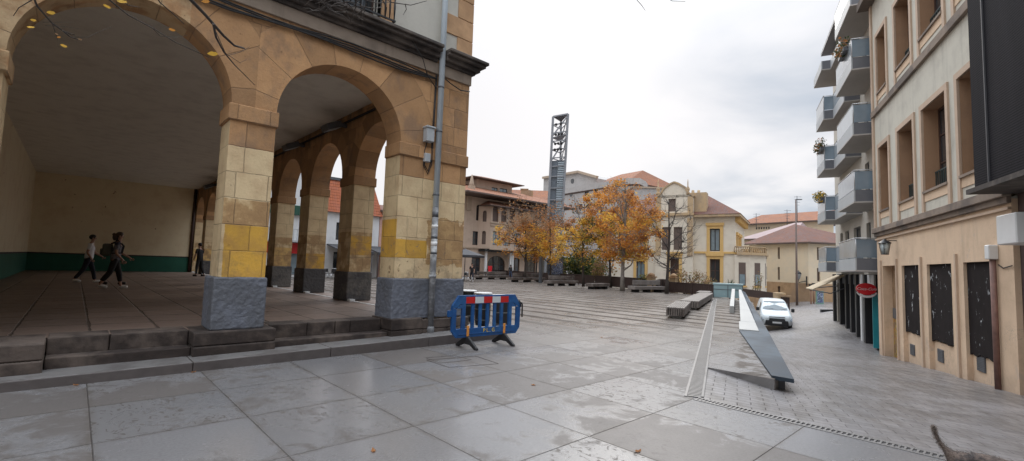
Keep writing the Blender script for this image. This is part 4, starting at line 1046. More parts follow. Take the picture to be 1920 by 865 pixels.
# ================================================================== PLAZA BENCHES (long blocks, most with a back)
def plaza_bench(back=True, L=2.6):
    o = thing('plaza_bench', (0, 0, 0), '', 'bench', 'block benches under the trees')
    s = MB(); s.box(-L/2, L/2, -.42, .25, .20, .44); s.build('seat', M['wood'], o, bevel=.012)
    for x in (-L*.36, 0, L*.36):
        f = MB(); f.box(x-.14, x+.14, -.3, .15, 0, .2); f.build('foot', M['dark'], o)
    if back:
        b = MB(); b.box(-L/2+.3, L/2, .06, .16, .52, .86); b.build('backrest', M['wood'], o, bevel=.012)
        for i in range(5):
            x = -L/2+.4+i*(L-.5)/4; p_ = MB(); p_.box(x-.03, x+.03, .08, .14, .44, .53); p_.build('back_post', M['darkgrey'], o)
    return o
bA = plaza_bench(True); bB = plaza_bench(False, 2.2); firstA = firstB = True
def seat_at(pxa, pxb, py, back, label, rot=0, mat=None):
    global firstA, firstB
    c_ = on_z((pxa+pxb)/2, py, 0); e = on_z(pxb, py, 0)-on_z(pxa, py, 0)
    src = bA if back else bB; first = firstA if back else firstB
    o = src if first else copy_tree(src)
    if back: firstA = False
    else: firstB = False
    o.location = (c_.x, c_.y, .0); o.rotation_euler.z = math.atan2(e.y, e.x)+rot; L = 2.6 if back else 2.2
    k = e.length/L*math.cos(rot); o.scale = (k, 1, 1)
    o['label'] = label; return o
seat_at(889, 951, 524, True, 'dark block bench with a back in front of the big arched cafe window')
seat_at(956, 1020, 529, True, 'dark block bench with a back behind the leftmost tree trunk')
seat_at(1024, 1079, 536, True, 'dark block bench with a back in front of the blue and white poster panel')
o = seat_at(1098, 1141, 542, False, 'low backless grey bench between the two middle tree trunks', R(12))
o = seat_at(1182, 1240, 548, True, 'pale grey block bench with a back just left of the bare tree', 0)
for ch in [x for x in bpy.data.objects if x.parent == o and x.name.startswith(('seat', 'backrest'))]:
    ch.data = ch.data.copy(); ch.data.materials[0] = M['wood_pale']

# ================================================================== CAFE BUILDING (far left of the plaza)
CB = thing('cafe_building', (40, 46, 0), 'sand coloured cafe building with arched windows, wide tiled eaves and small attic storey', 'building')
FC = frame((36.6, 46.3, 0), (1, 0, 0)); FB_ = frame((36.6, 45.0, 0), (1, 0, 0))
def O(*a, **k): return pxop(FC, *a, **k)
def OB(*a, **k): return pxop(FB_, *a, **k)
c_ops = [O(886, 434, 900, 460), O(884, 478, 901, 516, rise=.6), O(893, 384, 902, 414, rise=1)]
mb = MB(); wall(mb, FC, -2.2, 1.9, 0, 10.1, [c_ops[0], c_ops[1], c_ops[2]], .3); 
s0 = hit(FB_, 908, 440)[0]; s1 = 13.0
b_ops = [OB(924, 386, 935, 416, rise=1), OB(940, 388, 950, 417, rise=1), OB(956, 390, 966, 419, rise=1), OB(972, 392, 982, 421, rise=1), OB(924, 434, 938, 460), OB(944, 436, 957, 461), OB(964, 438, 977, 463)]
zf = hit(FB_, 940, 468)[1]
wall(mb, FB_, s0+1.0, s1, zf, 9.0, b_ops, .3)
fch = frame(FB_(s0, 1.29, 0), (1.0, -1.29, 0)); ch_ops = [(.55, 1.05, hit(FB_, 911, 415)[1], 8.2, .25), (.55, 1.05, hit(FB_, 911, 458)[1], 5.6, .25)]
wall(mb, fch, 0, 1.63, zf, 9.0, ch_ops, .25)
g_o = [O(914, 480, 947, 520, rise=.7), O(958, 484, 974, 516), O(984, 484, 1004, 516), O(1010, 484, 1030, 516)]
wall(mb, FC, 1.9, 16, 0, 10.1, g_o, .3); mb.box(-2.2, 16, .31, 9, .0, 10.0, fr=FC)
mb.build('wall', M['cafe_wall'], CB)
for o in c_ops+g_o: window(CB, FC, o, .16, 3 if o[1]-o[0] > 2 else 2, 2, M['frame_brown'], M['glass'], .08)
for o in b_ops: window(CB, FB_, o, .16, 1 if o[4] else 2, 1 if o[4] else 2, M['frame_brown'], M['shutter'] if o[4] else M['glass_blue'], .08)
for o in ch_ops: window(CB, fch, o, .14, 1, 1, M['frame_brown'], M['shutter'], .06)
tr = MB()
for z in (hit(FB_, 940, 419)[1], hit(FB_, 940, 424)[1], zf): tr.box(s0+.9, s1, -.1, 0, z-.12, z, fr=FB_)
tr.build('string_course', M['cafe_trim'], CB)
tr = MB(); tr.box(-2.2, 1.9, -.12, 0, zf-.05, zf+.12, fr=FC); tr.build('cornice_band', M['cafe_trim'], CB)
tr = MB(); tr.box(s0+.2, s1, -.9, 1.3, zf-.35, zf-.14, fr=frame(FB_(0, .9, 0), FB_.e)); tr.build('porch_beam', M['dark'], CB)
def roof4(parent, fr, a, b, d0, d1, z0, z1, ra, rb, rd, mat, thick=.18, name='roof', fas=None):
    mb = MB(); P = [fr(a, d0, z0), fr(b, d0, z0), fr(b, d1, z0), fr(a, d1, z0)]; r0, r1 = fr(ra, rd, z1), fr(rb, rd, z1)
    up_ = Vector((0, 0, thick)); Q = [p+up_ for p in P]
    mb.face([Q[0], Q[1], r1, r0]); mb.face([Q[1], Q[2], r1]); mb.face([Q[2], Q[3], r0, r1]); mb.face([Q[3], Q[0], r0])
    for i in range(4): j = (i+1) % 4; mb.face([P[i], P[j], Q[j], Q[i]], 1)
    mb.face(P[::-1], 1); return mb.build(name, [mat, fas or M['shutter']], parent)
roof4(CB, FC, -3.4, 17, -2.6, 10, 10.15, 12.4, .5, 13, 4, M['tile_orange'])
roof4(CB, FB_, s0+.1, s1+.8, -.9, 1.35, 9.0, 9.9, s0+1.6, s1, 1.3, M['tile_orange'], .12, 'bay_roof')
at_o = [pxop(FC, 922, 352, 933, 363, d=2.0), pxop(FC, 937, 354, 951, 364, d=2.0)]
fat = frame(FC(0, 2.0, 0), FC.e); mb = MB(); wall(mb, fat, at_o[0][0]-2.6, at_o[1][1]+.9, 10.9, 12.9, at_o, .2); mb.box(at_o[0][0]-2.6, at_o[0][0]-2.4, .2, 4, 10.9, 12.9, fr=fat); mb.box(at_o[1][1]+.7, at_o[1][1]+.9, .2, 4, 10.9, 12.9, fr=fat); mb.build('attic_wall', M['cafe_wall'], CB)
for o in at_o: window(CB, fat, o, .08, 2, 1, M['dark'], M['glass_blue'], .08)
roof4(CB, fat, at_o[0][0]-4.2, at_o[1][1]+2.2, -1.2, 5.4, 12.9, 13.9, at_o[0][0], at_o[1][1]-1.5, 2.2, M['tile_orange'], .1, 'attic_roof')
mb = MB(); mb.box(-1.5, -.75, -.15, .5, hit(FC, 880, 395)[1], 10.1, fr=FC); mb.build('loggia_column', M['cafe_trim'], CB)
mb = MB(); p = FC(-1.15, -.5, hit(FC, 882, 345)[1]); mb.lathe([(.3, 0), (.32, .15), (.08, 1.3), (.05, 1.4)], p+Vector((0, 0, -.3)), 8); mb.box(-1.5, -.8, -.8, -.2, 10.2, hit(FC, 882, 345)[1]-.3, fr=FC); mb.build('finial', M['cafe_trim'], CB)
mb = MB(); mb.box(12.5, 13.3, 3, 3.8, 11.4, 13.0, fr=FC); mb.build('chimney', M['rubble'], CB)
for (xa, xb) in ((902, 907), (948, 953), (952, 955)): s = hit(FC, xa, 490)[0]; mb = MB(); mb.box(s, s+.25, -.9, -.65, 0, zf-.1, fr=FC); mb.build('porch_post', M['white'], CB)
ao = thing('cafe_awning', FC(-2, -2, 3), 'charcoal parasol awning over the white cafe chairs beside the stone pier', 'awning')
p = at(872, 484, 45); p.z = 0; m_ = MB(); m_.tube([p, p+Vector((0, 0, 3.1))], .04, 8); m_.build('pole', M['darkgrey'], ao)
m_ = MB(); 
for i in range(8):
    a, b = 2*math.pi*i/8, 2*math.pi*(i+1)/8; R1 = 1.9; A1 = p+Vector((R1*math.cos(a), R1*math.sin(a), 2.45)); B1 = p+Vector((R1*math.cos(b), R1*math.sin(b), 2.45)); T1 = p+Vector((0, 0, 3.05))
    m_.face([A1, B1, T1]); m_.face([A1-Vector((0, 0, .2)), B1-Vector((0, 0, .2)), B1, A1])
m_.build('canopy', M['awning'], ao)
rs = at(880+15, 505, 52); rp = FC(hit(FC, 907, 505)[0], -1.2, hit(FC, 907, 505)[1]); o = thing('red_cafe_sign', rp, 'small bright red shield shaped sign left of the big arched cafe window', 'sign')
m_ = MB(); m_.prism([(-.3, .45), (.3, .45), (.33, .1), (.2, -.35), (0, -.5), (-.2, -.35), (-.33, .1)][::-1], lambda a, d, z: rp+Vector((a, d, z)), -.06, 0); m_.build('shield', M['redsign'], o)
m_ = MB(); m_.box(-.04, .04, .01, 1.1, -.05, .05, fr=lambda a, d, z: rp+Vector((a, d, z))); m_.build('bracket', M['darkgrey'], o)

# ------------------------------------------------------------------ houses seen through the side arcade
WH = thing('white_house', (18, 42, 0), 'white rendered house with red tiled mansard roof seen through the side arches', 'building')
FW = frame((16.2, 42, 0), (1, 0, 0))
w_o = [(.9, 1.7, .3, 2.3), (3.2, 4.4, .3, 2.3), (1.0, 1.9, 3.4, 5.0), (3.3, 4.2, 3.4, 5.0)]
mb = MB(); wall(mb, FW, 0, 5.2, 0, 5.9, w_o, .25); mb.box(0, 5.2, .26, 9, 0, 5.9, fr=FW); mb.build('wall', M['white_wall'], WH)
for o in w_o: window(WH, FW, o, .12, 2, 1, M['dark'], M['glass'])
mb = MB(); mb.hexa([FW(-.2, -.3, 5.9), FW(5.4, -.3, 5.9), FW(5.4, 9, 5.9), FW(-.2, 9, 5.9), FW(.5, 1.0, 9.0), FW(4.9, 1.0, 9.0), FW(4.9, 8, 9.0), FW(.5, 8, 9.0)]); mb.build('mansard_roof', M['tile_red'], WH)
mb = MB(); mb.box(.4, 5.0, .9, 8, 9.0, 9.25, fr=FW); mb.build('roof_cap', M['darkgrey'], WH)
mb = MB(); mb.tube([FW(2.7, -.08, 0), FW(2.7, -.08, 5.8)], .06, 6); mb.build('downpipe', M['white'], WH)
PH = thing('pink_house', (22.5, 42, 0), 'narrow pink rendered house just right of the white house with the red roof', 'building')
mb = MB(); wall(mb, FW, 5.25, 9.5, 0, 6.4, [(6.4, 7.3, .2, 2.3), (6.4, 7.3, 3.4, 5)], .25); mb.box(5.25, 9.5, .26, 9, 0, 6.4, fr=FW); mb.build('wall', M['pink_wall'], PH)
for o in ((6.4, 7.3, .2, 2.3), (6.4, 7.3, 3.4, 5)): window(PH, FW, o, .12, 2, 1, M['dark'], M['glass'])
roof4(PH, FW, 5.2, 9.9, -.3, 9, 6.4, 7.6, 6.4, 8.6, 4, M['tile_brown'])
GH = thing('pale_house', (12, 43, 0), 'pale house with a green shop fascia seen through the farthest visible side arches', 'building')
g_h = [(-4.3, -3.4, 3.6, 5.2), (-2.2, -1.3, 3.6, 5.2), (-4.3, -3.4, 6.4, 8), (-2.2, -1.3, 6.4, 8), (-4.6, -.8, .2, 2.4)]
mb = MB(); wall(mb, FW, -9, -.25, 0, 9.4, g_h, .25); mb.box(-9, -.25, .26, 9, 0, 9.4, fr=FW); mb.build('wall', M['white_wall'], GH)
for o in g_h: window(GH, FW, o, .12, 2, 1, M['dark'], M['glass_blue'])
mb = MB(); mb.box(-5, -.5, -.3, 0, 5.3, 6.1, fr=FW); mb.build('fascia', plain('dark_green_fascia', (.015, .07, .045), .6), GH)
mb = MB(); mb.box(-5, -.5, -.2, 0, 2.0, 2.9, fr=FW); mb.build('red_blind', M['red'], GH)
mb = MB()
for i in range(16): mb.box(-4.9+i*.28, -4.86+i*.28, -.9, -.86, 3.1, 4.0, fr=FW)
mb.box(-4.95, -.6, -.92, -.84, 4.0, 4.05, fr=FW); mb.box(-5, -.55, -.95, 0, 2.95, 3.1, fr=FW); mb.build('balcony', M['greybox'], GH)
for (a, b, lb_) in ((.2, 3.2, 'charcoal terrace awning in front of the white house, left one'), (3.6, 7.0, 'charcoal terrace awning in front of the white and pink houses, right one')):
    o = thing('terrace_awning', FW((a+b)/2, -1.5, 2.6), lb_, 'awning', 'terrace awnings'); m_ = MB()
    m_.hexa([FW(a, -3.2, 2.35), FW(b, -3.2, 2.35), FW(b, -.05, 2.9), FW(a, -.05, 2.9), FW(a, -3.2, 2.4), FW(b, -3.2, 2.4), FW(b, -.05, 3.0), FW(a, -.05, 3.0)]); m_.build('canopy', M['awning'], o)
    m_ = MB(); m_.box(a, b, -3.24, -3.2, 2.15, 2.4, fr=FW); m_.build('valance', M['awning'], o)
    for s in (a+.1, b-.1): m_ = MB(); m_.tube([FW(s, -3.1, 0), FW(s, -3.1, 2.35)], .035, 6); m_.build('post', M['darkgrey'], o)
# terrace chairs
def chair():
    o = thing('terrace_chair', (0, 0, 0), '', 'chair', 'terrace chairs outside the cafes')
    for x, y in ((-.2, -.2), (.2, -.2), (-.2, .2), (.2, .2)):
        m_ = MB(); m_.tube([(x*1.15, y*1.2, 0), (x, y, .44)], .018, 6); m_.build('leg', M['alu'], o)
    m_ = MB(); m_.box(-.22, .22, -.22, .22, .43, .46); m_.build('seat', M['black_plastic'], o, bevel=.01)
    m_ = MB(); m_.tube([(-.2, .2, .45), (-.21, .25, .84), (-.12, .27, .87), (.12, .27, .87), (.21, .25, .84), (.2, .2, .45)], .018, 6); m_.build('back_frame', M['alu'], o)
    m_ = MB(); m_.box(-.19, .19, .235, .255, .55, .83); m_.build('backrest', M['black_plastic'], o); return o
ch0 = chair(); first = True
for (px, py, rz_, lb_) in ((866, 529, .4, 'white legged chair nearest the stone corner pier outside the cafe'), (873, 528, 2.6, 'white legged chair second from the corner pier outside the cafe'), (880, 529, 1.2, 'white legged chair next to the walker with the tan backpack'), (614, 523, .3, 'pale metal chair left in the pair seen through the side arcade'), (625, 524, 2.8, 'pale metal chair right in the pair seen through the side arcade'), (549, 521, 1.1, 'pale metal chair seen through the farthest side arch')):
    o = ch0 if first else copy_tree(ch0); first = False; p = on_z(px, py, 0); o.location = (p.x, p.y, 0); o.rotation_euler.z = rz_; o['label'] = lb_
p = on_z(707, 512, 0); o = thing('planter_shrub', p, 'leafy shrub in a dark red pot seen just left of the corner pier', 'plant'); m_ = MB(); m_.lathe([(.3, 0), (.45, .9), (.42, .9)], p, 14); m_.build('pot', M['purplered'], o)
m_ = MB(); q = random.Random(8); leaves_cloud(m_, p+Vector((0, 0, 1.7)), .7, .7, .9, 500, .08, [3, 4, 4, 5], q); m_.build('foliage', LM, o)

# ================================================================== LIGHTING TOWER
M['mast'] = plain('mast_steel', (.25, .26, .28), .5, .2)
TW = thing('lighting_mast', at(1043, 520, 58), 'tall leaning steel lattice mast with lamps on top and grey cladding below', 'mast')
def tp(px, py, dep=58.): return at(px, py, dep)
bl_, br_, tl_, tr_ = tp(1029, 375), tp(1056, 375), tp(1037, 219), tp(1065, 214); bk_b, bk_t = tp(1050, 376, 60.2), tp(1052, 228, 60.2)
def chord(a, b, f): return a+(b-a)*f
low = -0.62
mb = MB()
for a, b in ((bl_, tl_), (br_, tr_), (bk_b, bk_t)): mb.bar(chord(a, b, -1.02), b, .24, .24)
mb.build('chord', M['mast'], TW)
mb = MB(); lv = [0, .14, .28, .40, .50, .60, .70, .80, .90, 1.0]
for f in lv: mb.bar(chord(bl_, tl_, f), chord(br_, tr_, f), .10, .13); mb.bar(chord(br_, tr_, f), chord(bk_b, bk_t, f), .08, .1); mb.bar(chord(bk_b, bk_t, f), chord(bl_, tl_, f), .08, .1)
for f0, f1 in ((.46, .74), (.76, .98)): mb.bar(chord(bl_, tl_, f0), chord(br_, tr_, f1), .16, .16); mb.bar(chord(bk_b, bk_t, f0), chord(br_, tr_, f1), .10, .1)
mb.build('lattice', M['mast'], TW)
mb = MB(); mb.face([tl_, tr_, bk_t]); mb.hexa([tl_, tr_, bk_t, bk_t]+[p+Vector((0, 0, .12)) for p in (tl_, tr_, bk_t, bk_t)]); a, b, c = chord(bl_, tl_, .74), chord(br_, tr_, .76), chord(bk_b, bk_t, .74); mb.hexa([a, b, c, c]+[p+Vector((0, 0, .12)) for p in (a, b, c, c)]); mb.build('platform', M['mast'], TW)
mb = MB(); L0 = bl_; inn_ = (bk_b-bl_).normalized()
A0, A1, B0, B1 = chord(bl_, tl_, -.55), chord(bl_, tl_, .47), chord(br_, tr_, -.55), chord(br_, tr_, .47); off = Vector((.1, .1, 0))
mb.hexa([A0+off, chord(A0, B0, .52)+off, chord(A0, B0, .52)+off*2, A0+off*2, A1+off, chord(A1, B1, .52)+off, chord(A1, B1, .52)+off*2, A1+off*2]); a_, b_, c_, d_ = A0+off*3, B0+off*3, chord(bk_b, bk_t, -.55), chord(bk_b, bk_t, .47); mb.hexa([A0+off*2.2, B0+off*2.2, B0+off*3, A0+off*3, A1+off*2.2, B1+off*2.2, B1+off*3, A1+off*3]); mb.build('cladding', plain('slate_cladding', (.13, .155, .185), .5, .2), TW)
mb = MB()
for i in range(50): f = -.6+i*.0212; mb.bar(chord(chord(bl_, tl_, f), chord(br_, tr_, f), .5), chord(br_, tr_, f), .05, .13)
mb.build('louvre', plain('pale_louvre', (.36, .42, .46), .4), TW)
for f, n_ in ((.60, 3), (.67, 3), (.78, 3), (.90, 2)):
    for i in range(n_): p = chord(chord(bl_, tl_, f), chord(br_, tr_, f), .18+.62*i/n_); m_ = MB(); m_.lathe([(.06, .0), (.15, .08), (.17, .26), (.08, .32)], p+Vector((0, -.15, -.2)), 8); m_.build('lamp', M['black_plastic'], TW)
# ================================================================== BIG GREY BUILDING on the skyline and roofs around it
GB2 = thing('grey_block', at(1130, 480, 92), 'big weathered grey building with rounded corner and low orange roof on the skyline', 'building')
def sky_pt(px, py, dep): p = at(px, py, dep); return p
def facet(mb, pxs, zt, zb=-1., mi=0, th=0): pass
zt = 18.4
def dep_for(px, py, z): d = ray(px, py); return (z-EYE.z)/d.z
def top_pt(px, py, z): return EYE+ray(px, py)*dep_for(px, py, z)
tops = [top_pt(1040, 358, zt), top_pt(1170, 335.2, zt), top_pt(1196, 335.0, zt), top_pt(1206, 341, zt), top_pt(1212.5, 350, zt)]
gf_ = frame((tops[0].x, tops[0].y, 0), (tops[1]-tops[0])); Lg = (tops[1]-tops[0]).length
go = [pxop(gf_, x0, y0, x1, y1) for x0, y0, x1, y1 in ((1096, 358, 1104, 368), (1113, 356, 1121, 366), (1131, 354, 1139, 364), (1150, 352, 1158, 362), (1168, 350, 1177, 360), (1066, 384, 1073, 393), (1084, 383, 1092, 393), (1102, 382, 1110, 392), (1120, 381, 1128, 391))]
mb = MB(); wall(mb, gf_, 0, Lg-.01, -2, zt-1.1, [o for o in go if o[1] < Lg], .3)
pts = [tops[1], tops[2], tops[3], tops[4], tops[4]+Vector((4, 22, 0)), tops[0]+Vector((14, 26, 0)), tops[0]]
for a, b in zip(pts, pts[1:]): mb.face([Vector((a.x, a.y, -2)), Vector((b.x, b.y, -2)), Vector((b.x, b.y, zt-1.1)), Vector((a.x, a.y, zt-1.1))])
mb.build('wall', M['grey_wall'], GB2)
mb = MB(); cen = sum((p for p in [tops[0]]+pts[:-1]), Vector())/7
ring_ = [tops[0]]+pts[:-1]
def outp(p, k): d = (p-cen); d.z = 0; return p+d.normalized()*k
for a, b in zip(ring_, ring_[1:]+ring_[:1]):
    A1, B1 = outp(a, .6), outp(b, .6); z0_, z1_ = zt-1.1, zt
    mb.face([Vector((A1.x, A1.y, z0_)), Vector((B1.x, B1.y, z0_)), Vector((B1.x, B1.y, z1_)), Vector((A1.x, A1.y, z1_))]); mb.face([Vector((A1.x, A1.y, z0_)), Vector((a.x, a.y, z0_-.3)), Vector((b.x, b.y, z0_-.3)), Vector((B1.x, B1.y, z0_))], 1)
mb.face([Vector((outp(p, .6).x, outp(p, .6).y, zt)) for p in ring_]); mb.build('parapet', [M['grey_wall'], M['shutter']], GB2)
for o in go:
    if o[1] < Lg: window(GB2, gf_, o, .2, 2, 1, M['frame_brown'], M['glass'], .12)
mb = MB(); P = [gf_(Lg*.28, 1.5, zt-.2), gf_(Lg*.98, 1.5, zt-.2), gf_(Lg*.98, 20, zt-.2), gf_(Lg*.28, 20, zt-.2)]; r0, r1 = top_pt(1120, 332, zt+3.0), top_pt(1162, 332, zt+2.6); r0 = gf_(Lg*.50, 10, zt+3.6); r1 = gf_(Lg*.8, 10, zt+3.6)
mb.face([P[0], P[1], r1, r0]); mb.face([P[1], P[2], r1]); mb.face([P[2], P[3], r0, r1]); mb.face([P[3], P[0], r0]); mb.build('roof', M['tile_orange'], GB2)
gt = frame(gf_(0, 3.0, 0), gf_.e); a0 = hit(gt, 1050, 330)[0]; a1 = hit(gt, 1118, 330)[0]; am = hit(gt, 1086, 325)[0]; zA = hit(gt, 1058, 326.5)[1]; zM = hit(gt, 1086, 323.5)[1]; zE = hit(gt, 1119, 334)[1]
mb = MB(); mb.prism([(a0-6, zt-1), (a1, zt-1), (a1, zE), (am, zM), (a0-6, zA)][::-1], gt, 0, 9); mb.build('upper_block', M['grey_wall'], GB2)
mb = MB(); mb.bar(gt(a0-6, -.2, zA+.1), gt(am, -.2, zM+.1), .6, .5); mb.bar(gt(am, -.2, zM+.1), gt(a1+.5, -.2, zE+.1), .6, .5); mb.build('coping', M['cafe_trim'], GB2)
for (px, py) in ((1073.5, 340),): s, z = hit(gt, px, py); m_ = MB(); m_.prism([(s+.55*math.cos(2*math.pi*i/16), z+.55*math.sin(2*math.pi*i/16)) for i in range(16)], gt, -.05, .05); m_.build('round_window', M['glass'], GB2)
s, z = hit(gf_, 1071, 364); m_ = MB(); m_.prism([(s+.45*math.cos(2*math.pi*i/16), z+.6*math.sin(2*math.pi*i/16)) for i in range(16)], gf_, -.05, .05); m_.build('round_window', M['glass'], GB2)
AX = thing('grey_annex', at(1216, 400, 80), 'plain pale grey gable wall rising behind the left end of the cream villa', 'building')
fx_ = frame(at(1190, 500, 80), _r); fx_ = frame((fx_.P0.x, fx_.P0.y, 0), (_r.x, _r.y, 0)); x0, z0_ = hit(fx_, 1186, 357); x1, z1_ = hit(fx_, 1236, 354)
mb = MB(); mb.box(x0, x1+1, 0, 10, -1, z1_, fr=fx_); mb.build('wall', M['grey_wall'], AX); mb = MB(); mb.box(x0-.2, x1+1.2, -.2, 10, z1_, z1_+.25, fr=fx_); mb.build('coping', M['cafe_trim'], AX)
RBk = thing('orange_roofed_row', at(1000, 500, 78), 'row of houses with orange tiled roofs and a brick chimney behind the cafe building', 'building')
fx_ = frame((at(955, 500, 78).x, at(955, 500, 78).y, 0), (_r.x, _r.y, 0)); x1, zr = hit(fx_, 1056, 362); _, ze = hit(fx_, 1010, 385)
mb = MB(); mb.box(-2, x1, 0, 9, -1, ze, fr=fx_); mb.build('wall', M['cafe_wall'], RBk); roof4(RBk, fx_, -2.5, x1+.5, -.6, 9.5, ze, zr+1.0, 0, x1-2, 4.5, M['tile_orange'])
s, z = hit(fx_, 984, 352); mb = MB(); mb.box(s-.6, s+.6, 2, 3, ze, z, fr=fx_); mb.box(s-.7, s+.7, 1.9, 3.1, z, z+.15, fr=fx_); mb.build('chimney', M['rubble'], RBk)

# ================================================================== VILLA
vA = at(1378, 520, 46); vd = Vector((.264, -.965, 0)).normalized()
VL = thing('cream_villa', (vA.x, vA.y, -1), 'cream villa with ochre window surrounds, gabled central bay with finials and corner bay window', 'building')
FV = frame((vA.x, vA.y, 0), vd); FVs = frame((vA.x, vA.y, 0), (vd.y*-1, vd.x, 0))
def OV(*a, d=0.): return pxop(FV, *a, d=d)
zev = hit(FV, 1345, 405)[1]; zlo = -2.
def sx(px, d=0.): return hit(FV, px, 480, d)[0]
sl_, sp0, sp1 = sx(1150), sx(1227), sx(1299)
v_o = [OV(1331, 429, 1350, 471), OV(1331, 486, 1350, 530), OV(1193, 490, 1209, 524), OV(1193, 430, 1209, 468)]
mb = MB(); wall(mb, FV, sl_, 0, zlo, zev, v_o, .35)
FVp = frame(FV(0, -.5, 0), vd); p_o = [pxop(FVp, 1241, 426, 1257, 469), pxop(FVp, 1263, 426, 1279, 469), pxop(FVp, 1256, 483, 1273, 530), pxop(FVp, 1253, 373, 1267, 397)]
zg0 = hit(FVp, 1263, 366)[1]; a_, b_ = hit(FVp, 1229, 480)[0], hit(FVp, 1299, 480)[0]
wall(mb, FVp, a_, b_, zlo, zg0, p_o, .45); mb.box(a_+.005, b_-.005, .46, 3, zlo, zg0, fr=FVp)
side = [(1.2, 1.9, hit(FVs, 1384, 463)[1], 5.3), (3.0, 3.7, hit(FVs, 1390, 463)[1], 5.3), (4.6, 5.3, hit(FVs, 1393, 463)[1], 5.3)]
wall(mb, FVs, 0.001, 9, zlo, zev, side, .35); mb.box(sl_, -.36, 9, 9.3, zlo, zev, fr=FV); mb.box(sl_-.3, sl_-.005, 0, 9, zlo, zev, fr=FV)
mb.build('wall', M['villa_wall'], VL)
# gable
pk = hit(FVp, 1261, 343)[1]; zq = hit(FVp, 1235, 362)[1]; cx_ = (a_+b_)/2; hw = (b_-a_)/2
mb = MB(); mb.prism([(a_, zg0), (b_, zg0), (b_, zq-.6), (b_-hw*.28, zq-.1), (b_-hw*.42, zq+.4), (cx_+hw*.22, pk-.15), (cx_, pk), (cx_-hw*.22, pk-.15), (a_+hw*.42, zq+.4), (a_+hw*.28, zq-.1), (a_, zq-.6)][::-1], FVp, 0, .4); mb.build('gable', M['villa_wall'], VL)
mb = MB(); ln = [(b_+.1, zq-.55), (b_-hw*.28, zq-.05), (b_-hw*.42, zq+.45), (cx_+hw*.22, pk-.1), (cx_, pk+.06), (cx_-hw*.22, pk-.1), (a_+hw*.42, zq+.45), (a_+hw*.28, zq-.05), (a_-.1, zq-.55)]
for p, q_ in zip(ln, ln[1:]): mb.bar(FVp(p[0], .2, p[1]), FVp(q_[0], .2, q_[1]), .62, .16)
mb.build('gable_coping', M['villa_stone'], VL)
for px in (1233, 1289):
    s, z = hit(FVp, px, 357); m_ = MB(); m_.lathe([(.22, -.5), (.25, -.3), (.12, -.15), (.2, .05), (.2, .2), (.06, .45), (.05, .9), (.02, 1.2)], FVp(s, .2, z), 10); m_.build('finial', M['villa_stone'], VL)
for s in (a_, b_-.5): m_ = MB(); m_.box(s-.02, s+.52, -.07, -.003, hit(FVp, 1261, 402)[1], zq-.55, fr=FVp); m_.build('corner_pilaster', M['villa_stone'], VL)
for s in (a_, b_-.55): m_ = MB(); m_.box(s, s+.55, -.06, -.003, hit(FVp, 1261, 480)[1], hit(FVp, 1261, 410)[1], fr=FVp); m_.build('corner_pilaster', M['villa_stone'], VL)
m_ = MB(); m_.box(b_+.001, b_+1.2, .5, 1.6, zev, hit(FVp, 1305, 360)[1], fr=FVp); m_.build('turret', M['villa_stone'], VL)
for px in (1296, 1307): s, z = hit(FVp, px, 358); m_ = MB(); m_.lathe([(.2, -.4), (.22, -.1), (.14, .0), (.16, .15), (.05, .22)], FVp(s, .9, z), 8); m_.build('urn', M['villa_stone'], VL)
for o, F_ in [(v_o[0], FV), (v_o[1], FV), (v_o[2], FV), (v_o[3], FV), (p_o[2], FVp)]+[(s_, FVs) for s_ in side]:
    a, b, z0, z1 = o[:4]; m_ = MB(); w_ = .30 if F_ is not FVs else .14
    m_.box(a-w_, a-.003, -.07, -.004, z0-.15, z1+w_, fr=F_); m_.box(b+.003, b+w_, -.07, -.004, z0-.15, z1+w_, fr=F_); m_.box(a-w_-.08, b+w_+.08, -.16, -.004, z1+w_, z1+w_+.28, fr=F_); m_.box(a-.003, b+.003, -.06, -.004, z1, z1+w_-.002, fr=F_)
    m_.build('window_surround', M['villa_trim'], VL)
window(VL, FV, v_o[0], .16, 2, 1, M['black_plastic'], M['glass_blue'], .10); window(VL, FV, v_o[1], .16, 2, 2, M['frame_brown'], M['glass'], .1); window(VL, FV, v_o[2], .16, 2, 1, M['frame_brown'], M['glass_blue'], .1); window(VL, FV, v_o[3], .16, 2, 1, M['frame_brown'], M['glass_blue'], .1)
for o in (p_o[0], p_o[1], p_o[3]): m_ = MB(); m_.box(o[0], o[1], .12, .18, o[2], o[3], fr=FVp); k = MB(); m_.build('shutter', M['shutter'], VL)
m_ = MB(); m_.box(p_o[2][0], p_o[2][1], .3, .36, p_o[2][2], p_o[2][3], fr=FVp); m_.build('door', M['frame_brown'], VL)
for o in side: window(VL, FVs, o, .14, 1, 1, M['frame_brown'], M['shutter'], .06)
for zz_ in (hit(FV, 1345, 474)[1], ): m_ = MB(); m_.box(b_+.05, .12, -.12, -.002, zz_-.1, zz_+.1, fr=FV); m_.box(sl_, a_-.05, -.12, -.002, zz_-.1, zz_+.1, fr=FV); m_.box(0, 9, -.12, -.002, zz_-.1, zz_+.1, fr=FVs); m_.build('string_course', M['villa_trim'], VL)
m_ = MB(); m_.box(a_-.1, b_+.1, -.22, -.003, hit(FVp, 1261, 405)[1], hit(FVp, 1261, 400)[1], fr=FVp); m_.build('bay_cornice', M['villa_stone'], VL)
m_ = MB(); m_.box(b_+.05, .55, -.55, -.002, zev-.12, zev+.12, fr=FV); m_.box(.001, 9, -.56, -.003, zev-.12, zev+.12, fr=FVs); m_.build('eaves', M['villa_stone'], VL); m_ = MB(); m_.box(sl_, a_-.05, -.55, -.002, zev-.12, zev+.12, fr=FV); m_.build('eaves', M['villa_stone'], VL)
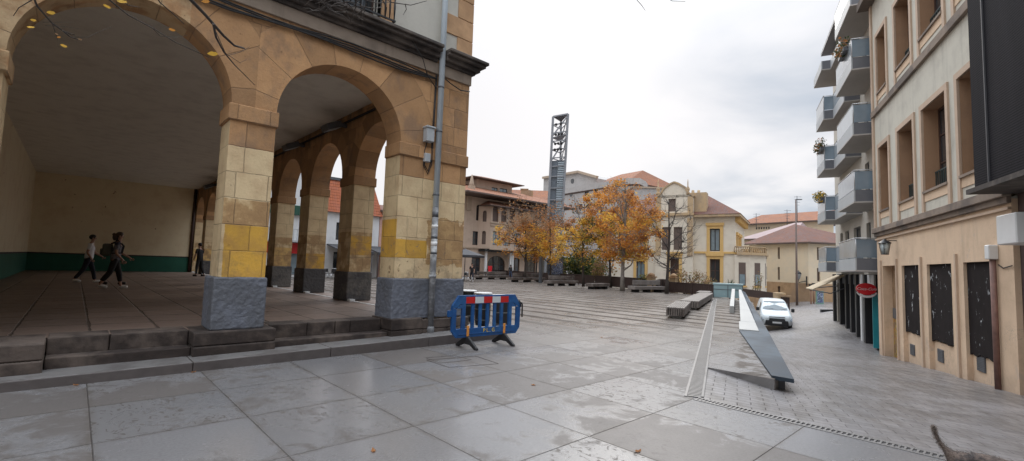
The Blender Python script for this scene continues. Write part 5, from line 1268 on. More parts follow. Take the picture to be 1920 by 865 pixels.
for i in range(9): m_ = MB(); m_.box(.3+i*1.0, .5+i*1.0, -.45, -.003, zev-.65, zev-.13, fr=FVs); m_.build('eaves_bracket', M['villa_trim'], VL)
m_ = MB(); r0, r1 = FV(sp1*.45-2, 4.5, hit(FV, 1312, 374)[1]+1.4), FV(sl_*.75, 4.5, hit(FV, 1312, 374)[1]+1.4); Q = [FV(.6, -.6, zev+.13), FV(sl_-.5, -.6, zev+.13), FV(sl_-.5, 9.6, zev+.13), FV(.6, 9.6, zev+.13)]
m_.face([Q[0], Q[1], r1, r0][::-1]); m_.face([Q[1], Q[2], r1][::-1]); m_.face([Q[2], Q[3], r0, r1][::-1]); m_.face([Q[3], Q[0], r0][::-1]); m_.build('roof', M['tile_brown'], VL)
# polygonal corner bay with balustrade
bz1 = hit(FV, 1383, 478)[1]; pc = FVs(.3, 0, 0)
def by(s, d, z): return FVs(s, -d, z)
poly_b = [(-.2, -.0), (.1, 1.3), (1.6, 2.5), (4.2, 2.5), (5.6, 1.2), (5.8, 0)]
m_ = MB(); m_.prism([(a, b) for a, b in poly_b], lambda a, d, c: by(a, c, d), zlo, bz1); m_.build('corner_bay', M['villa_wall'], VL)
m_ = MB(); m_.prism([(a+(-.15 if a < 2 else .15), b+.2) for a, b in poly_b], lambda a, d, c: by(a, c, d), bz1, bz1+.25); m_.build('bay_cornice', M['villa_stone'], VL)
m_ = MB()
for (p, q_) in zip(poly_b, poly_b[1:]):
    n_ = 7
    for i in range(n_+1): a = p[0]+(q_[0]-p[0])*i/n_; b = p[1]+(q_[1]-p[1])*i/n_; m_.lathe([(.05, 0), (.08, .15), (.04, .4), (.06, .5)], by(a, b, bz1+.25), 6)
    m_.bar(by(p[0], p[1], bz1+.8), by(q_[0], q_[1], bz1+.8), .18, .1)
m_.build('balustrade', M['villa_stone'], VL)
for (i, f, ww) in ((1, .5, .7), (0, .5, .62), (2, .3, .7)):
    p, q_ = poly_b[i], poly_b[i+1]; A = by(p[0], p[1], 0); B = by(q_[0], q_[1], 0); fb = frame(A, B-A); L = (B-A).length; m_ = MB(); c_ = L*f
    m_.box(c_-ww/2, c_+ww/2, -.02, .03, bz1-3.0, bz1-.75, fr=fb); m_.build('bay_window', M['shutter'] , VL); m_ = MB(); m_.box(c_-ww/2+.08, c_+ww/2-.08, -.035, -.021, bz1-2.9, bz1-1.9, fr=fb); m_.build('bay_pane', M['glass_blue'], VL)
    m_ = MB(); m_.box(c_-ww/2-.1, c_+ww/2+.1, -.1, -.001, bz1-3.15, bz1-3.0, fr=fb); m_.build('sill', M['villa_trim'], VL)

# ------------------------------------------------------------------ fences, piers, garden wall
def fence(pts, h, label, z0=0., name='slat_fence', mat=None, th=.08):
    o = thing(name, (pts[0][0], pts[0][1], z0), label, 'fence')
    for a, b in zip(pts, pts[1:]):
        a = Vector((a[0], a[1], z0)); b = Vector((b[0], b[1], z0)); e = b-a; L = e.length; f_ = frame(a, e); n_ = max(2, int(L/.16)); m_ = MB()
        for i in range(n_): s = i*L/n_; m_.box(s+.01, s+L/n_-.01, 0, .03, .05, h-.06, fr=f_)
        m_.box(0, L, .03, .06, .2, .28, fr=f_); m_.box(0, L, .03, .06, h-.3, h-.22, fr=f_); m_.build('boards', mat or M['brownfence'], o)
        m_ = MB(); m_.box(0, L, -.02, .09, h-.06, h, fr=f_); m_.build('top_rail', M['brownfence'], o)
        m_ = MB(); m_.box(0, .12, -.03, .1, 0, h+.02, fr=f_); m_.build('post', M['brownfence'], o)
    return o
fence([(42.5, 52), (40.4, 43), (37.4, 33.5), (35.2, 26.5)], .95, 'long dark brown board fence behind the autumn trees at the far plaza edge')
fence([(35.2, 26.4), (34.0, 22.6), (33.1, 19.9)], .95, 'dark brown board fence left of the stone gate piers of the villa')
fence([(32.5, 18.0), (31.9, 15.6), (31.35, 13.6)], .80, 'low dark brown board fence between the bare tree and the teal box')
for px, py, lb_ in ((1221, 540, 'sandstone gate pier with domed cap left of the villa gate'), (1263, 545, 'sandstone gate pier with domed cap right of the villa gate, beside the bare tree')):
    p = at(px, py, 35.2); p.z = -.6; o = thing('gate_pier', p, lb_, 'pier', 'villa gate piers'); m_ = MB(); m_.box(p.x-.24, p.x+.24, p.y-.24, p.y+.24, -.6, 1.05); m_.build('shaft', M['villa_stone'], o, bevel=.02)
    m_ = MB(); m_.box(p.x-.3, p.x+.3, p.y-.3, p.y+.3, 1.05, 1.15); m_.build('cap_slab', M['rubble'], o); m_ = MB(); m_.lathe([(.27, 1.15), (.25, 1.28), (.14, 1.38), (.02, 1.42)], (p.x, p.y, 0), 12); m_.build('dome', M['rubble'], o)
pa = at(1228, 540, 35.4); pb = at(1257, 545, 35.4); o = thing('arched_gate', pa, 'dark boarded gate with an arched top between the two stone piers', 'gate'); fg = frame((pa.x, pa.y, 0), (pb.x-pa.x, pb.y-pa.y, 0)); L = math.hypot(pb.x-pa.x, pb.y-pa.y)
m_ = MB(); m_.prism([(0, -.5), (L, -.5), (L, .75)]+[(L/2+L/2*math.cos(math.pi*i/8), .75+.22*math.sin(math.pi*i/8)) for i in range(1, 8)]+[(0, .75)], fg, 0, .07); m_.build('leaf', M['brownfence'], o)
m_ = MB(); m_.box(L/2-.02, L/2+.02, -.02, -.001, -.5, .95, fr=fg); m_.build('meeting_strip', M['dark'], o)
for (pa, pb, lb_) in (((1136, 512), (1166, 533), 'grey metal handrail beside the pale trunk leading down to the garden'), ((1252, 522), (1278, 545), 'grey metal handrail beside the bare tree leading down from the plaza')):
    a = on_z(pa[0], 545 if pa[0] > 1200 else 536, 0); b = a+(SE*1.2-SN*.3)*1.3; o = thing('handrail', a, lb_, 'handrail', 'handrails at the plaza edge'); m_ = MB()
    for p, z in ((a, .95), (a+(b-a)*.5, .6), (b, .2)): m_.tube([Vector((p.x, p.y, z-.95)), Vector((p.x, p.y, z))], .025, 6)
    m_.build('post', M['darkgrey'], o); m_ = MB(); m_.tube([a+Vector((0, 0, .95)), b+Vector((0, 0, .2))], .03, 6); m_.build('rail', M['darkgrey'], o)
# garden wall with brown fence right of the teal box, down on the street
w0, w1 = at(1383, 570, 43), at(1452, 585, 35.5); fw_ = frame((w0.x, w0.y, 0), (w1.x-w0.x, w1.y-w0.y, 0)); L = math.hypot(w1.x-w0.x, w1.y-w0.y)
o = thing('garden_wall', w0, 'tan retaining wall with dark brown fence on top behind the white van', 'wall')
za = hit(fw_, 1400, 556)[1]; m_ = MB(); m_.box(0, L, 0, .4, -3.2, za, fr=fw_); m_.build('retaining_wall', M['rubble'], o)
zt1, zt2 = hit(fw_, 1390, 541)[1], hit(fw_, 1448, 549)[1]; m_ = MB(); n_ = int(L/.2)
for i in range(n_): s = i*L/n_; m_.box(s+.01, s+L/n_-.01, .1, .16, za, zt1+(zt2-zt1)*i/n_, fr=fw_)
m_.build('fence_boards', M['brownfence'], o); 
s_ = hit(fw_, 1453, 560)[0]; m_ = MB(); m_.box(L, L+.75, -.1, .5, -3.2, hit(fw_, 1457, 549)[1], fr=fw_); m_.build('end_pier', M['villa_stone'], o, bevel=.02)
w2 = at(1481, 590, 34.5); f2 = frame(fw_(L+.76, .1, 0), (w2.x-fw_(L+.76, 0, 0).x, w2.y-fw_(L+.76, 0, 0).y, 0)); o = thing('brown_gate', w2, 'dark brown slatted gate panel right behind the white van', 'gate'); z_ = hit(f2, 1470, 556)[1]
lw_ = (w2-f2.P0).dot(f2.e)/2
for k in range(2): m_ = MB(); m_.box(.03+k*lw_, k*lw_+lw_, 0, .08, -2.6, z_-.05, fr=f2); m_.build('leaf', M['brownfence'], o)
m_ = MB(); m_.box(-.0, 2*lw_+.1, -.08, .16, z_-.05, z_+.08, fr=f2); m_.build('coping', M['rubble'], o)

# ------------------------------------------------------------------ tan building with hipped brown roof, and roofs behind
tc0 = at(1517, 578, 50); tl0 = at(1405, 560, 56.6); TB = thing('tan_hip_roof_building', (tc0.x, tc0.y, -2), 'tan plastered building with narrow windows, stone base and brown hipped roof', 'building')
ft1 = frame((tl0.x, tl0.y, 0), (tc0.x-tl0.x, tc0.y-tl0.y, 0)); L1 = math.hypot(tc0.x-tl0.x, tc0.y-tl0.y); rdir = Vector((ft1.e.x*.45+ft1.inn.x*.89, ft1.e.y*.45+ft1.inn.y*.89, 0)).normalized()
tr0 = at(1575, 575, 50.5); ft2 = frame((tc0.x, tc0.y, 0), (tr0.x-tc0.x, tr0.y-tc0.y, 0)); L2 = math.hypot(tr0.x-tc0.x, tr0.y-tc0.y)
zee = hit(ft1, 1500, 457)[1]; zst = hit(ft1, 1500, 531)[1]
to1 = [pxop(ft1, x0, y0, x1, y1) for x0, y0, x1, y1 in ((1434, 464, 1438, 486), (1458, 464, 1462, 486), (1434, 500, 1438, 524), (1458, 501, 1462, 525), (1434, 535, 1438, 545), (1458, 537, 1463, 552))]
to2 = [pxop(ft2, x0, y0, x1, y1) for x0, y0, x1, y1 in ((1532, 464, 1537, 488), (1532, 503, 1538, 528))]
mb = MB(); wall(mb, ft1, 0, L1, zst, zee, to1[:4], .3); wall(mb, ft2, .001, L2, zst, zee, to2, .3); mb.build('wall', M['tan_wall'], TB)
mb = MB(); wall(mb, ft1, 0, L1+.04, -3.5, zst, to1[4:], .3, back=False); mb.box(.05, L2, -.05, .3, -3.5, zst, fr=ft2); mb.build('stone_base', M['rubble'], TB)
for o in to1: window(TB, ft1, o, .15, 1, 1, M['frame_brown'], M['shutter'], .05)
for o in to2: window(TB, ft2, o, .15, 1, 1, M['frame_brown'], M['shutter'], .05)
mb = MB(); inn2 = ft1.inn; B0 = ft1(-.5, -.5, zee); B1 = ft1(L1+.5, -.5, zee)+ft2.e*0; B2 = ft2(L2+.5, -.3, zee)+Vector((0, 0, 0)); B3 = B2+ft1.inn*11; B4 = ft1(-.5, 11.5, zee); ap = top_pt(1490, 420.5, 7.9); ap2 = ap-ft1.e*2.0+ft1.inn*3
up_ = Vector((0, 0, .15)); 
for a, b, c in ((B0, B1, ap), (B1, B2, ap), (B2, B3, ap), (B3, B4, ap), (B4, B0, ap)): mb.face([a+up_, b+up_, c])
for a, b in ((B0, B1), (B1, B2)): mb.face([a, b, b+up_, a+up_], 1)
mb.build('roof', [M['tile_brown'], M['shutter']], TB)
mb = MB(); mb.box(0, .3, .31, 11, -3, zee, fr=ft1); mb.box(.01, L1, 10.5, 11, -3, zee, fr=ft1); mb.build('rear_walls', M['tan_wall'], TB)
LRf = thing('long_orange_roofed_building', at(1470, 450, 76), 'long low building with orange roof and row of tiny windows behind the brown hipped roof', 'building')
l0, l1 = at(1392, 430, 86), at(1562, 430, 74); fl_ = frame((l0.x, l0.y, 0), (l1.x-l0.x, l1.y-l0.y, 0)); L = math.hypot(l1.x-l0.x, l1.y-l0.y); ze = hit(fl_, 1470, 419)[1]; zr = hit(fl_, 1470, 408)[1]
lo_ = [(hit(fl_, 1417+i*4.6, 428)[0], hit(fl_, 1420+i*4.6, 428)[0], hit(fl_, 1430, 430)[1], hit(fl_, 1430, 426)[1]) for i in range(6)]
mb = MB(); wall(mb, fl_, 0, L, -2, ze, lo_, .2); mb.build('wall', M['tan_wall'], LRf); roof4(LRf, fl_, -1, L+1, -.8, 9, ze, zr+1.3, 1, L-1, 5, M['tile_orange'])
for o in lo_: window(LRf, fl_, o, .1, 1, 1, M['dark'], M['glass'], .05)
PR = thing('pale_low_roof', at(1440, 450, 68), 'pale pink sheet roof and cream wall just left of the brown hipped roof', 'building')
p0 = at(1388, 470, 70); p1 = at(1475, 470, 64); fp_ = frame((p0.x, p0.y, 0), (p1.x-p0.x, p1.y-p0.y, 0)); L = math.hypot(p1.x-p0.x, p1.y-p0.y); z_ = hit(fp_, 1420, 450)[1]
mb = MB(); mb.box(0, L, 0, 6, -2, z_, fr=fp_); mb.build('wall', M['tan_wall'], PR); roof4(PR, fp_, -.3, L+1, -.4, 6.5, z_, hit(fp_, 1470, 415)[1], L*.9, L+.5, 3, plain('faded_pink_roof', (.36, .27, .26), .7, .2))
for px, py0, py1, dep, lb_ in ((1495, 367, 412, 76, 'tall rooftop television aerial above the brown hipped roof'), (1476, 393, 418, 78, 'short rooftop television aerial left of the tall one'), (1418, 400, 420, 80, 'thin rooftop aerial just right of the villa'), ):
    o = thing('television_aerial', at(px, py1, dep), lb_, 'aerial', 'rooftop aerials'); m_ = MB(); a, b = at(px, py1+8, dep), at(px, py0, dep); m_.tube([a, Vector((a.x, a.y, b.z))], .05, 5); m_.build('mast', M['darkgrey'], o)
    for k in range(4): z = b.z-.15-k*.45; m_ = MB(); m_.bar(Vector((a.x, a.y, z))-_r*(.5-.07*k), Vector((a.x, a.y, z))+_r*(.7-.1*k), .04, .04); m_.build('crossbar', M['darkgrey'], o)
# lamp posts, lanterns and odd posts by the tan building
p = at(1494.5, 577, 47); o = thing('street_lamp', p, 'very tall thin brown lamp post in front of the tan building', 'lamp post'); zt_ = at(1494, 372, 47).z
m_ = MB(); m_.tube([Vector((p.x, p.y, -2.6)), Vector((p.x, p.y, 1.0)), Vector((p.x, p.y, zt_))], [.13, .11, .06], 8); m_.build('post', M['rubber'] if 0 else plain('brown_post', (.12, .085, .07), .6), o)
m_ = MB(); m_.bar(Vector((p.x, p.y, zt_)), Vector((p.x, p.y, zt_))+_r*.6, .2, .08); m_.build('lamp_head', M['darkgrey'], o)
s, z = hit(ft1, 1513, 527); q_ = ft1(s, -.05, z); o = thing('wall_lantern', q_, 'old style lantern on a curled iron bracket at the corner of the tan building', 'lantern')
lp_ = ft1(hit(ft1, 1504, 520)[0], -.6, hit(ft1, 1504, 518, -.6)[1]); m_ = MB(); m_.tube([q_, lp_+Vector((0, 0, -.7)), lp_+Vector((0, 0, -.35))], .05, 6); m_.bar(q_-Vector((0, 0, .5)), q_+Vector((0, 0, .5)), .1, .1); m_.build('bracket', M['iron'], o)
m_ = MB(); m_.lathe([(.12, -.35), (.28, .2), (.3, .22)], lp_, 6); m_.build('lantern_glass', M['greybox'], o); m_ = MB(); m_.lathe([(.33, .22), (.2, .42), (.05, .5), (.04, .62)], lp_, 6); m_.build('lantern_cap', M['iron'], o)
o = thing('notice_kiosk', at(1538, 573, 46), 'green framed notice panel standing by the street corner below the tan awning', 'panel'); fk = frame(Vector((at(1531, 573, 46).x, at(1531, 573, 46).y, 0)), _r); zb_ = at(1538, 574, 46).z; 
m_ = MB(); m_.box(0, .72, 0, .12, zb_, zb_+1.45, fr=fk); m_.build('frame', plain('sage_green_frame', (.18, .30, .25), .5), o); m_ = MB(); m_.box(.07, .65, -.02, -.001, zb_+.3, zb_+1.35, fr=fk)
def poster_fn(t):
    P, x, y, z = t.pos(); n = t.noise(P, 4.5, 4, .6, .8); n2 = t.noise(P, 11, 4, .7, 2.0)
    b = t.mix(t.step(n, .4, .6), (.02, .03, .05), (.06, .10, .22)); return t.mix(t.step(n2, .54, .58), b, (.62, .66, .72)), .3, None, 0, {}
M['poster'] = shader('blue_white_poster', poster_fn); m_.build('poster', M['poster'], o); m_ = MB(); m_.box(.1, .62, .02, .10, zb_-1.2, zb_, fr=fk); m_.build('stand', M['darkgrey'], o)
for px, py, top, lb_, md in ((1521, 578, 535, 'rusty brown pole left of the green notice panel', 46), (1526, 579, 533, 'thin signal pole touching the left side of the green notice panel', 46.5)):
    p = at(px, py, md); o = thing('signal_pole', p, lb_, 'pole', 'poles by the notice panel'); m_ = MB(); tz = at(px, top, md).z; m_.tube([Vector((p.x, p.y, -2.8)), Vector((p.x, p.y, tz))], .07, 6); m_.build('pole', plain('rust_brown_pole', (.20, .10, .06), .6) if 'rust_brown_pole' not in bpy.data.materials else bpy.data.materials['rust_brown_pole'], o); m_ = MB(); m_.box(p.x-.14, p.x+.14, p.y-.14, p.y+.14, tz-.5, tz+.1); m_.build('head', M['black_plastic'], o)
p = at(1553, 600, 37); o = thing('menu_board', p, 'black menu board standing on the pavement at the far shop corner', 'board'); fk = frame(Vector((p.x, p.y, 0)), _r); zb_ = p.z; m_ = MB(); m_.box(-.55, .35, 0, .05, zb_+.15, zb_+.78, fr=fk); m_.build('board', M['dark'], o)
m_ = MB(); m_.box(-.6, -.55, -.02, .07, zb_-.3, zb_+.82, fr=fk); m_.box(.35, .4, -.02, .07, zb_-.3, zb_+.82, fr=fk); m_.box(-.55, .35, -.02, .07, zb_+.78, zb_+.82, fr=fk); m_.build('frame', M['darkgrey'], o)
# kerb / raised pavement by the tan building
mb = MB(); a, b = at(1478, 577, 47), at(1530, 588, 43); c, d = at(1560, 583, 48), at(1478, 572, 52); mb.face([a, b, c, d]); lo2 = Vector((0, 0, -1)); mb.face([a+lo2, b+lo2, b, a]); mb.face([b+lo2, c+lo2, c, b]); struct('pavement', mb, M['kerb'])
# poster panel and posts among the plaza benches
p = on_z(1041, 530, 0); o = thing('poster_panel', p, 'free standing panel with a dark blue and white speckled poster between the trees', 'panel'); fk = frame(p, _r)
zz0, zz1 = 1.0, 2.75; m_ = MB(); m_.box(-.78, .78, 0, .14, .75, 2.45, fr=fk); m_.build('frame', M['darkgrey'], o); m_ = MB(); m_.box(-.70, .70, -.02, -.001, .85, 2.35, fr=fk); m_.build('poster', M['poster'], o); m_ = MB(); m_.box(-.6, .6, .03, .11, 0, .75, fr=fk); m_.build('base', M['darkgrey'], o)
p = on_z(1013, 531, 0); o = thing('dark_post', p, 'plain dark square post left of the blue and white poster panel', 'post'); m_ = MB(); m_.box(-.12, .12, -.12, .12, 0, 2.6, fr=lambda a, d, z: p+Vector((a, d, z))); m_.build('shaft', M['darkgrey'], o, bevel=.01); m_ = MB(); m_.box(-.16, .16, -.16, .16, 2.6, 2.68, fr=lambda a, d, z: p+Vector((a, d, z))); m_.build('cap', M['iron'], o)
p = on_z(1056, 527, 0); o = thing('brown_post', p, 'thick brown post right of the blue and white poster panel', 'post'); m_ = MB(); m_.box(-.28, .28, -.2, .2, 0, 2.7, fr=lambda a, d, z: p+Vector((a, d, z))); m_.build('shaft', M['brownfence'], o, bevel=.01); m_ = MB(); m_.box(-.32, .32, -.24, .24, 2.7, 2.8, fr=lambda a, d, z: p+Vector((a, d, z))); m_.build('cap', M['iron'], o)

# ================================================================== TREES
def tree(px, py, label, crown=(2.0, 6.0, 1.9, 2.6), trunk_r=.11, leaves=5200, palette=(0, 0, 1, 2), seed=0, bare_top=0, nb=64, lean=0., bark='bark', leaf=.085, low_gap=0., size=1.0, name='autumn_tree', top_pal=None, dens=1.0):
    """crown = (trunk clear height, crown centre height, horizontal radius, vertical radius)"""
    q = random.Random(seed); b = on_z(px, py, 0); hc, zc, rh, rv = crown
    o = thing(name, b, label, 'tree', 'plaza trees'); tb = MB(); H = zc+rv*.8
    tr_pts = []; n_ = 9
    for i in range(n_): f = i/(n_-1); tr_pts.append(b+Vector((lean*f*f+.10*math.sin(f*5+seed), .08*math.cos(f*4+seed)-.08, f*H-.05)))
    rr = [trunk_r*(1.25 if i == 0 else 1-.82*i/(n_-1)) for i in range(n_)]; tb.tube(tr_pts, rr, 8)
    def tpt(z): f = min(1, max(0, z/H))*(n_-1); i = min(n_-2, int(f)); return tr_pts[i]+(tr_pts[i+1]-tr_pts[i])*(f-i), rr[i]
    tb.build('trunk', M[bark], o)
    br = MB(); lf = MB(); cen = b+Vector((lean*.7, 0, zc)); limbs = []
    nl = 9
    for i in range(nl):
        z0 = hc*.8+(zc+rv*.3-hc*.8)*i/nl; p0, r0 = tpt(z0); a = i*2.4+seed; reach = rh*q.uniform(.6, .9)*math.sqrt(max(.15, 1-((z0-zc+rv*.2)/rv)**2))
        e = p0+Vector((math.cos(a)*reach, math.sin(a)*reach, reach*q.uniform(.8, 1.3))); mid = (p0+e)/2+Vector((math.cos(a)*reach*.12, math.sin(a)*reach*.12, -.12)); br.tube([p0, mid, e], [max(.018, r0*.5), max(.014, r0*.33), .012], 5, cap=False); limbs += [(p0+mid)/2, mid, (mid+e)/2, e]
    for i in range(5): p0, r0 = tpt(H*(.6+.09*i)); limbs.append(p0)
    for k in range(nb):
        while True:
            v = Vector((q.uniform(-1, 1), q.uniform(-1, 1), q.uniform(-1, 1)))
            if .25 < v.length < 1: break
        if v.z < 0: v.x *= 1.05; v.y *= 1.05
        c = cen+Vector((v.x*rh, v.y*rh, v.z*rv)); s_ = min(limbs, key=lambda p: (p-c).length+(.8 if p.z > c.z else 0)); m_ = (s_+c)/2+Vector((q.uniform(-.15, .15), q.uniform(-.15, .15), -.08))
        br.tube([s_, m_, c], [.022, .015, .008], 4, cap=False)
        for _ in range(3): d = Vector((q.gauss(0, .3), q.gauss(0, .3), abs(q.gauss(.25, .25)))); br.tube([m_+(c-m_)*q.random(), c+d], [.010, .005], 3, cap=False)
        hfrac = (v.z+1)/2
        if hfrac > 1-bare_top: kk = int(leaves/nb*.18)
        else: kk = int(leaves/nb*q.choice((.15, .5, .9, 1.3, 1.9))*(1.25-.6*hfrac))
        pal = list(top_pal) if (top_pal and hfrac > .55) else list(palette); c0 = q.choice(pal); cr = q.uniform(.28, .52)*size
        for _ in range(kk):
            p = c+Vector((q.gauss(0, cr*.6), q.gauss(0, cr*.6), q.gauss(-.04, cr*.45))); s1 = leaf*q.uniform(.6, 1.3)
            a1 = Vector((q.gauss(0, 1), q.gauss(0, 1), q.gauss(0, .6))).normalized(); b1 = a1.cross(Vector((q.gauss(0, 1), q.gauss(0, 1), q.gauss(0, 1)))).normalized(); mi = c0 if q.random() < .72 else q.choice(pal)
            lf.face([p-a1*s1, p-b1*s1*.6, p+a1*s1, p+b1*s1*.6], mi)
    br.build('branches', M[bark], o); 
    if leaves: lf.build('crown', LM, o)
    return o
tree(982, 529, 'orange maple like tree farthest left beside the cafe building', (2.2, 5.3, 3.1, 3.4), .13, 8500, (0, 2, 1, 5, 0), 1, .30, 140, top_pal=(2, 5, 5))
tree(1029, 531, 'yellow orange tree with a bare brownish top just left of centre under the mast', (2.3, 5.0, 3.1, 3.2), .12, 10000, (1, 0, 1, 1), 2, .30, 120, top_pal=(2, 5, 2))
tree(1091, 537, 'dark stemmed tree with thin rusty crown and yellow lower leaves below the grey building', (2.0, 4.9, 2.7, 3.0), .11, 7500, (1, 1, 0, 3), 3, .34, 110, top_pal=(2, 5, 2, 4))
tree(1143, 539, 'bushy golden and orange tree with olive inner leaves behind the pale trunk', (1.9, 5.7, 2.8, 3.9), .12, 15500, (1, 1, 0, 3, 3), 4, .05, 130, top_pal=(0, 1, 0, 2))
tree(1167, 546, 'pale mottled trunk with orange leaves and bare twigs sticking out of its top', (1.9, 5.1, 2.6, 3.3), .155, 10500, (0, 1, 0, 2), 5, .22, 130, bark='bark_pale', lean=.1, top_pal=(0, 2, 0))
o = tree(1250, 551, 'leafless tree with spreading bare branches in front of the cream villa', (1.9, 4.3, 2.2, 2.9), .125, 0, (5,), 6, 1, 100, name='bare_tree')
tree(1003, 527, 'rusty thin crowned tree behind the two left orange trees', (2.4, 5.4, 2.1, 2.5), .10, 4200, (2, 0, 5), 7, .3, 60)
# bare twigs standing out of the top of the pale trunk tree
q = random.Random(31); ob = [x for x in bpy.data.objects if x.name == 'autumn_tree.004'] ; tt = MB(); b = on_z(1167, 546, 0)+Vector((0.1, 0, 5.0))
for i in range(16): a = q.uniform(0, 6.3); d = Vector((math.cos(a)*q.uniform(.2, 1.3), math.sin(a)*q.uniform(.2, 1.3), q.uniform(1.5, 3.0))); m_ = b+d*.5+Vector((q.uniform(-.1, .1), q.uniform(-.1, .1), .1)); tt.tube([b, m_, b+d], [.03, .018, .006], 4, cap=False); tt.tube([m_, m_+Vector((q.uniform(-.6, .6), q.uniform(-.6, .6), q.uniform(.5, 1.1)))], [.012, .004], 3, cap=False)
if ob: tt.build('top_twigs', M['bark_pale'], ob[0])
# evergreen mass and shrubs behind the fence
def shrub(p, r_, h, n_, pal, label, name='shrub', seed=0, leaf=.08, stems=8):
    q = random.Random(seed); o = thing(name, p, label, 'shrub', 'garden shrubs behind the fences'); m_ = MB(); p = Vector(p)
    for k in range(14): c = p+Vector((q.uniform(-r_, r_)*.7, q.uniform(-r_, r_)*.7, h*q.uniform(.35, .95))); leaves_cloud(m_, c, r_*.42, r_*.42, h*.2, n_//14, leaf, pal, q)
    m_.build('foliage', LM, o); s_ = MB()
    for k in range(stems): a = q.uniform(0, 6.28); s_.tube([p, p+Vector((math.cos(a)*r_*.4, math.sin(a)*r_*.4, h*.5)), p+Vector((math.cos(a)*r_*.8, math.sin(a)*r_*.8, h*.9))], [.04, .025, .01], 4, cap=False)
    s_.build('stems', M['bark'], o)
def beh(px, py, dep, z=-.8): p = at(px, py, dep); p.z = z; return p
shrub(beh(1080, 520, 50), 2.2, 3.8, 2600, [4, 4, 3], 'dark evergreen clump behind the fence right of the brown post', seed=1, leaf=.13)
shrub(beh(1105, 520, 48), 2.0, 3.6, 2400, [4, 4, 4, 3], 'dark evergreen clump behind the fence between the middle tree trunks', seed=2, leaf=.13)
shrub(beh(1128, 525, 44), 1.4, 3.2, 1000, [5, 3, 5], 'brownish thinning shrub behind the fence left of the pale trunk', seed=3, leaf=.1)
shrub(beh(1207, 530, 37, -.6), .7, 1.9, 520, [3, 4, 3], 'small green bush left of the left gate pier', seed=4, leaf=.07)
shrub(beh(1287, 545, 35.5, -.6), 1.1, 2.2, 900, [5, 5, 3], 'pruned tan leaved hedge with thick bare stems right of the gate', 'hedge', 5, .06, 14)
shrub(beh(1312, 547, 35, -.6), 1.1, 2.15, 900, [5, 5, 3, 5], 'pruned tan leaved hedge with thick bare stems in front of the villa window', 'hedge', 6, .06, 14)
shrub(beh(1333, 550, 33, -.4), .6, 1.5, 360, [5, 3, 4], 'low mixed shrub at the right end of the hedge', 'hedge', 7, .06, 8)
p = beh(1369, 545, 33.5, -.5); o = thing('yucca', p, 'spiky dark green yucca rising behind the teal box', 'plant'); m_ = MB(); q = random.Random(4)
for k in range(70): a = q.uniform(0, 6.28); el = q.uniform(.2, 1.4); d = Vector((math.cos(a)*math.cos(el), math.sin(a)*math.cos(el), math.sin(el))); c = p+Vector((0, 0, 1.1)); s1 = d.cross(Vector((0, 0, 1))).normalized()*.03; m_.face([c-s1, c+s1, c+d*.75+Vector((0, 0, -.1))], 4)
m_.build('leaves', LM, o); m_ = MB(); m_.tube([p, p+Vector((0, 0, 1.15))], .09, 6); m_.build('trunk', M['bark'], o)
shrub(beh(1421, 560, 41.5, -1.4), .5, 3.2, 300, [5, 3], 'sparse climbing shrub against the corner of the villa bay', seed=9, leaf=.06, stems=5)

# foreground street tree whose twigs hang into the top left
T0 = Vector((-2.3, -1.6, 0)); FT = thing('overhanging_tree', T0, 'nearly leafless tree whose twigs with a few yellow leaves hang in at the top left', 'tree')
m_ = MB(); m_.tube([T0, T0+Vector((.1, .1, 2)), T0+Vector((.3, .5, 4.0)), T0+Vector((.7, 1.2, 5.6))], [.2, .16, .13, .09], 10); m_.build('trunk', M['bark'], FT)
crownp = T0+Vector((.7, 1.2, 5.6)); tw = MB(); lv_ = MB(); q = random.Random(12)
def twig(pts, dep, r0, r1, link=True):
    P = [at(x, y, dep+.12*i) for i, (x, y) in enumerate(pts)]
    if link: P = [crownp, (crownp+P[0])/2+Vector((0, 0, .5))]+P; rs = [.05, max(.03, r0)]+[r0+(r1-r0)*i/(len(pts)-1) for i in range(len(pts))]
    else: rs = [r0+(r1-r0)*i/(len(pts)-1) for i in range(len(pts))]
    tw.tube(P, rs, 5)
twig([(55, -25), (70, 12), (98, 44), (118, 58), (140, 66)], 4.3, .011, .004); twig([(98, 44), (104, 62), (108, 76)], 4.5, .004, .002, False); twig([(60, 0), (35, 15), (25, 30)], 4.4, .005, .003, False)
twig([(118, 58), (130, 68), (146, 74)], 4.6, .008, .005, False); twig([(140, 70), (165, 70), (185, 60), (210, 50)], 4.6, .003, .0015, False); twig([(80, 42), (110, 42), (138, 42)], 4.5, .002, .001, False); twig([(85, 48), (120, 50), (148, 54)], 4.5, .002, .001, False)
twig([(190, -25), (205, 0), (240, 28), (285, 52), (330, 80), (392, 108)], 4.4, .009, .003); twig([(285, 52), (300, 68), (330, 70), (352, 66)], 4.6, .003, .0015, False)
twig([(335, -30), (358, 0), (385, 28), (420, 68), (440, 86), (458, 91)], 4.0, .018, .009); twig([(400, 45), (405, 70), (420, 98), (440, 122), (478, 160)], 4.2, .012, .003, False); twig([(405, 60), (425, 105), (450, 98), (468, 88)], 4.2, .004, .002, False); twig([(420, 98), (450, 118), (462, 112)], 4.3, .003, .0015, False)
twig([(285, -20), (300, 5), (320, 22), (345, 45)], 4.4, .007, .004); twig([(215, -12), (240, 10), (262, 14)], 4.5, .005, .003)
for k in range(26):
    x, y = q.uniform(605, 690), q.uniform(-8, 15); pts = [(x, y)]; a = q.uniform(0, 6.28)
    for _ in range(4): a += q.uniform(-.9, .9); x += 13*math.cos(a); y += 8*math.sin(a)+2; pts.append((x, min(y, 48)))
    twig(pts, 4.4+q.uniform(0, .5), .006, .003, k % 9 == 0)
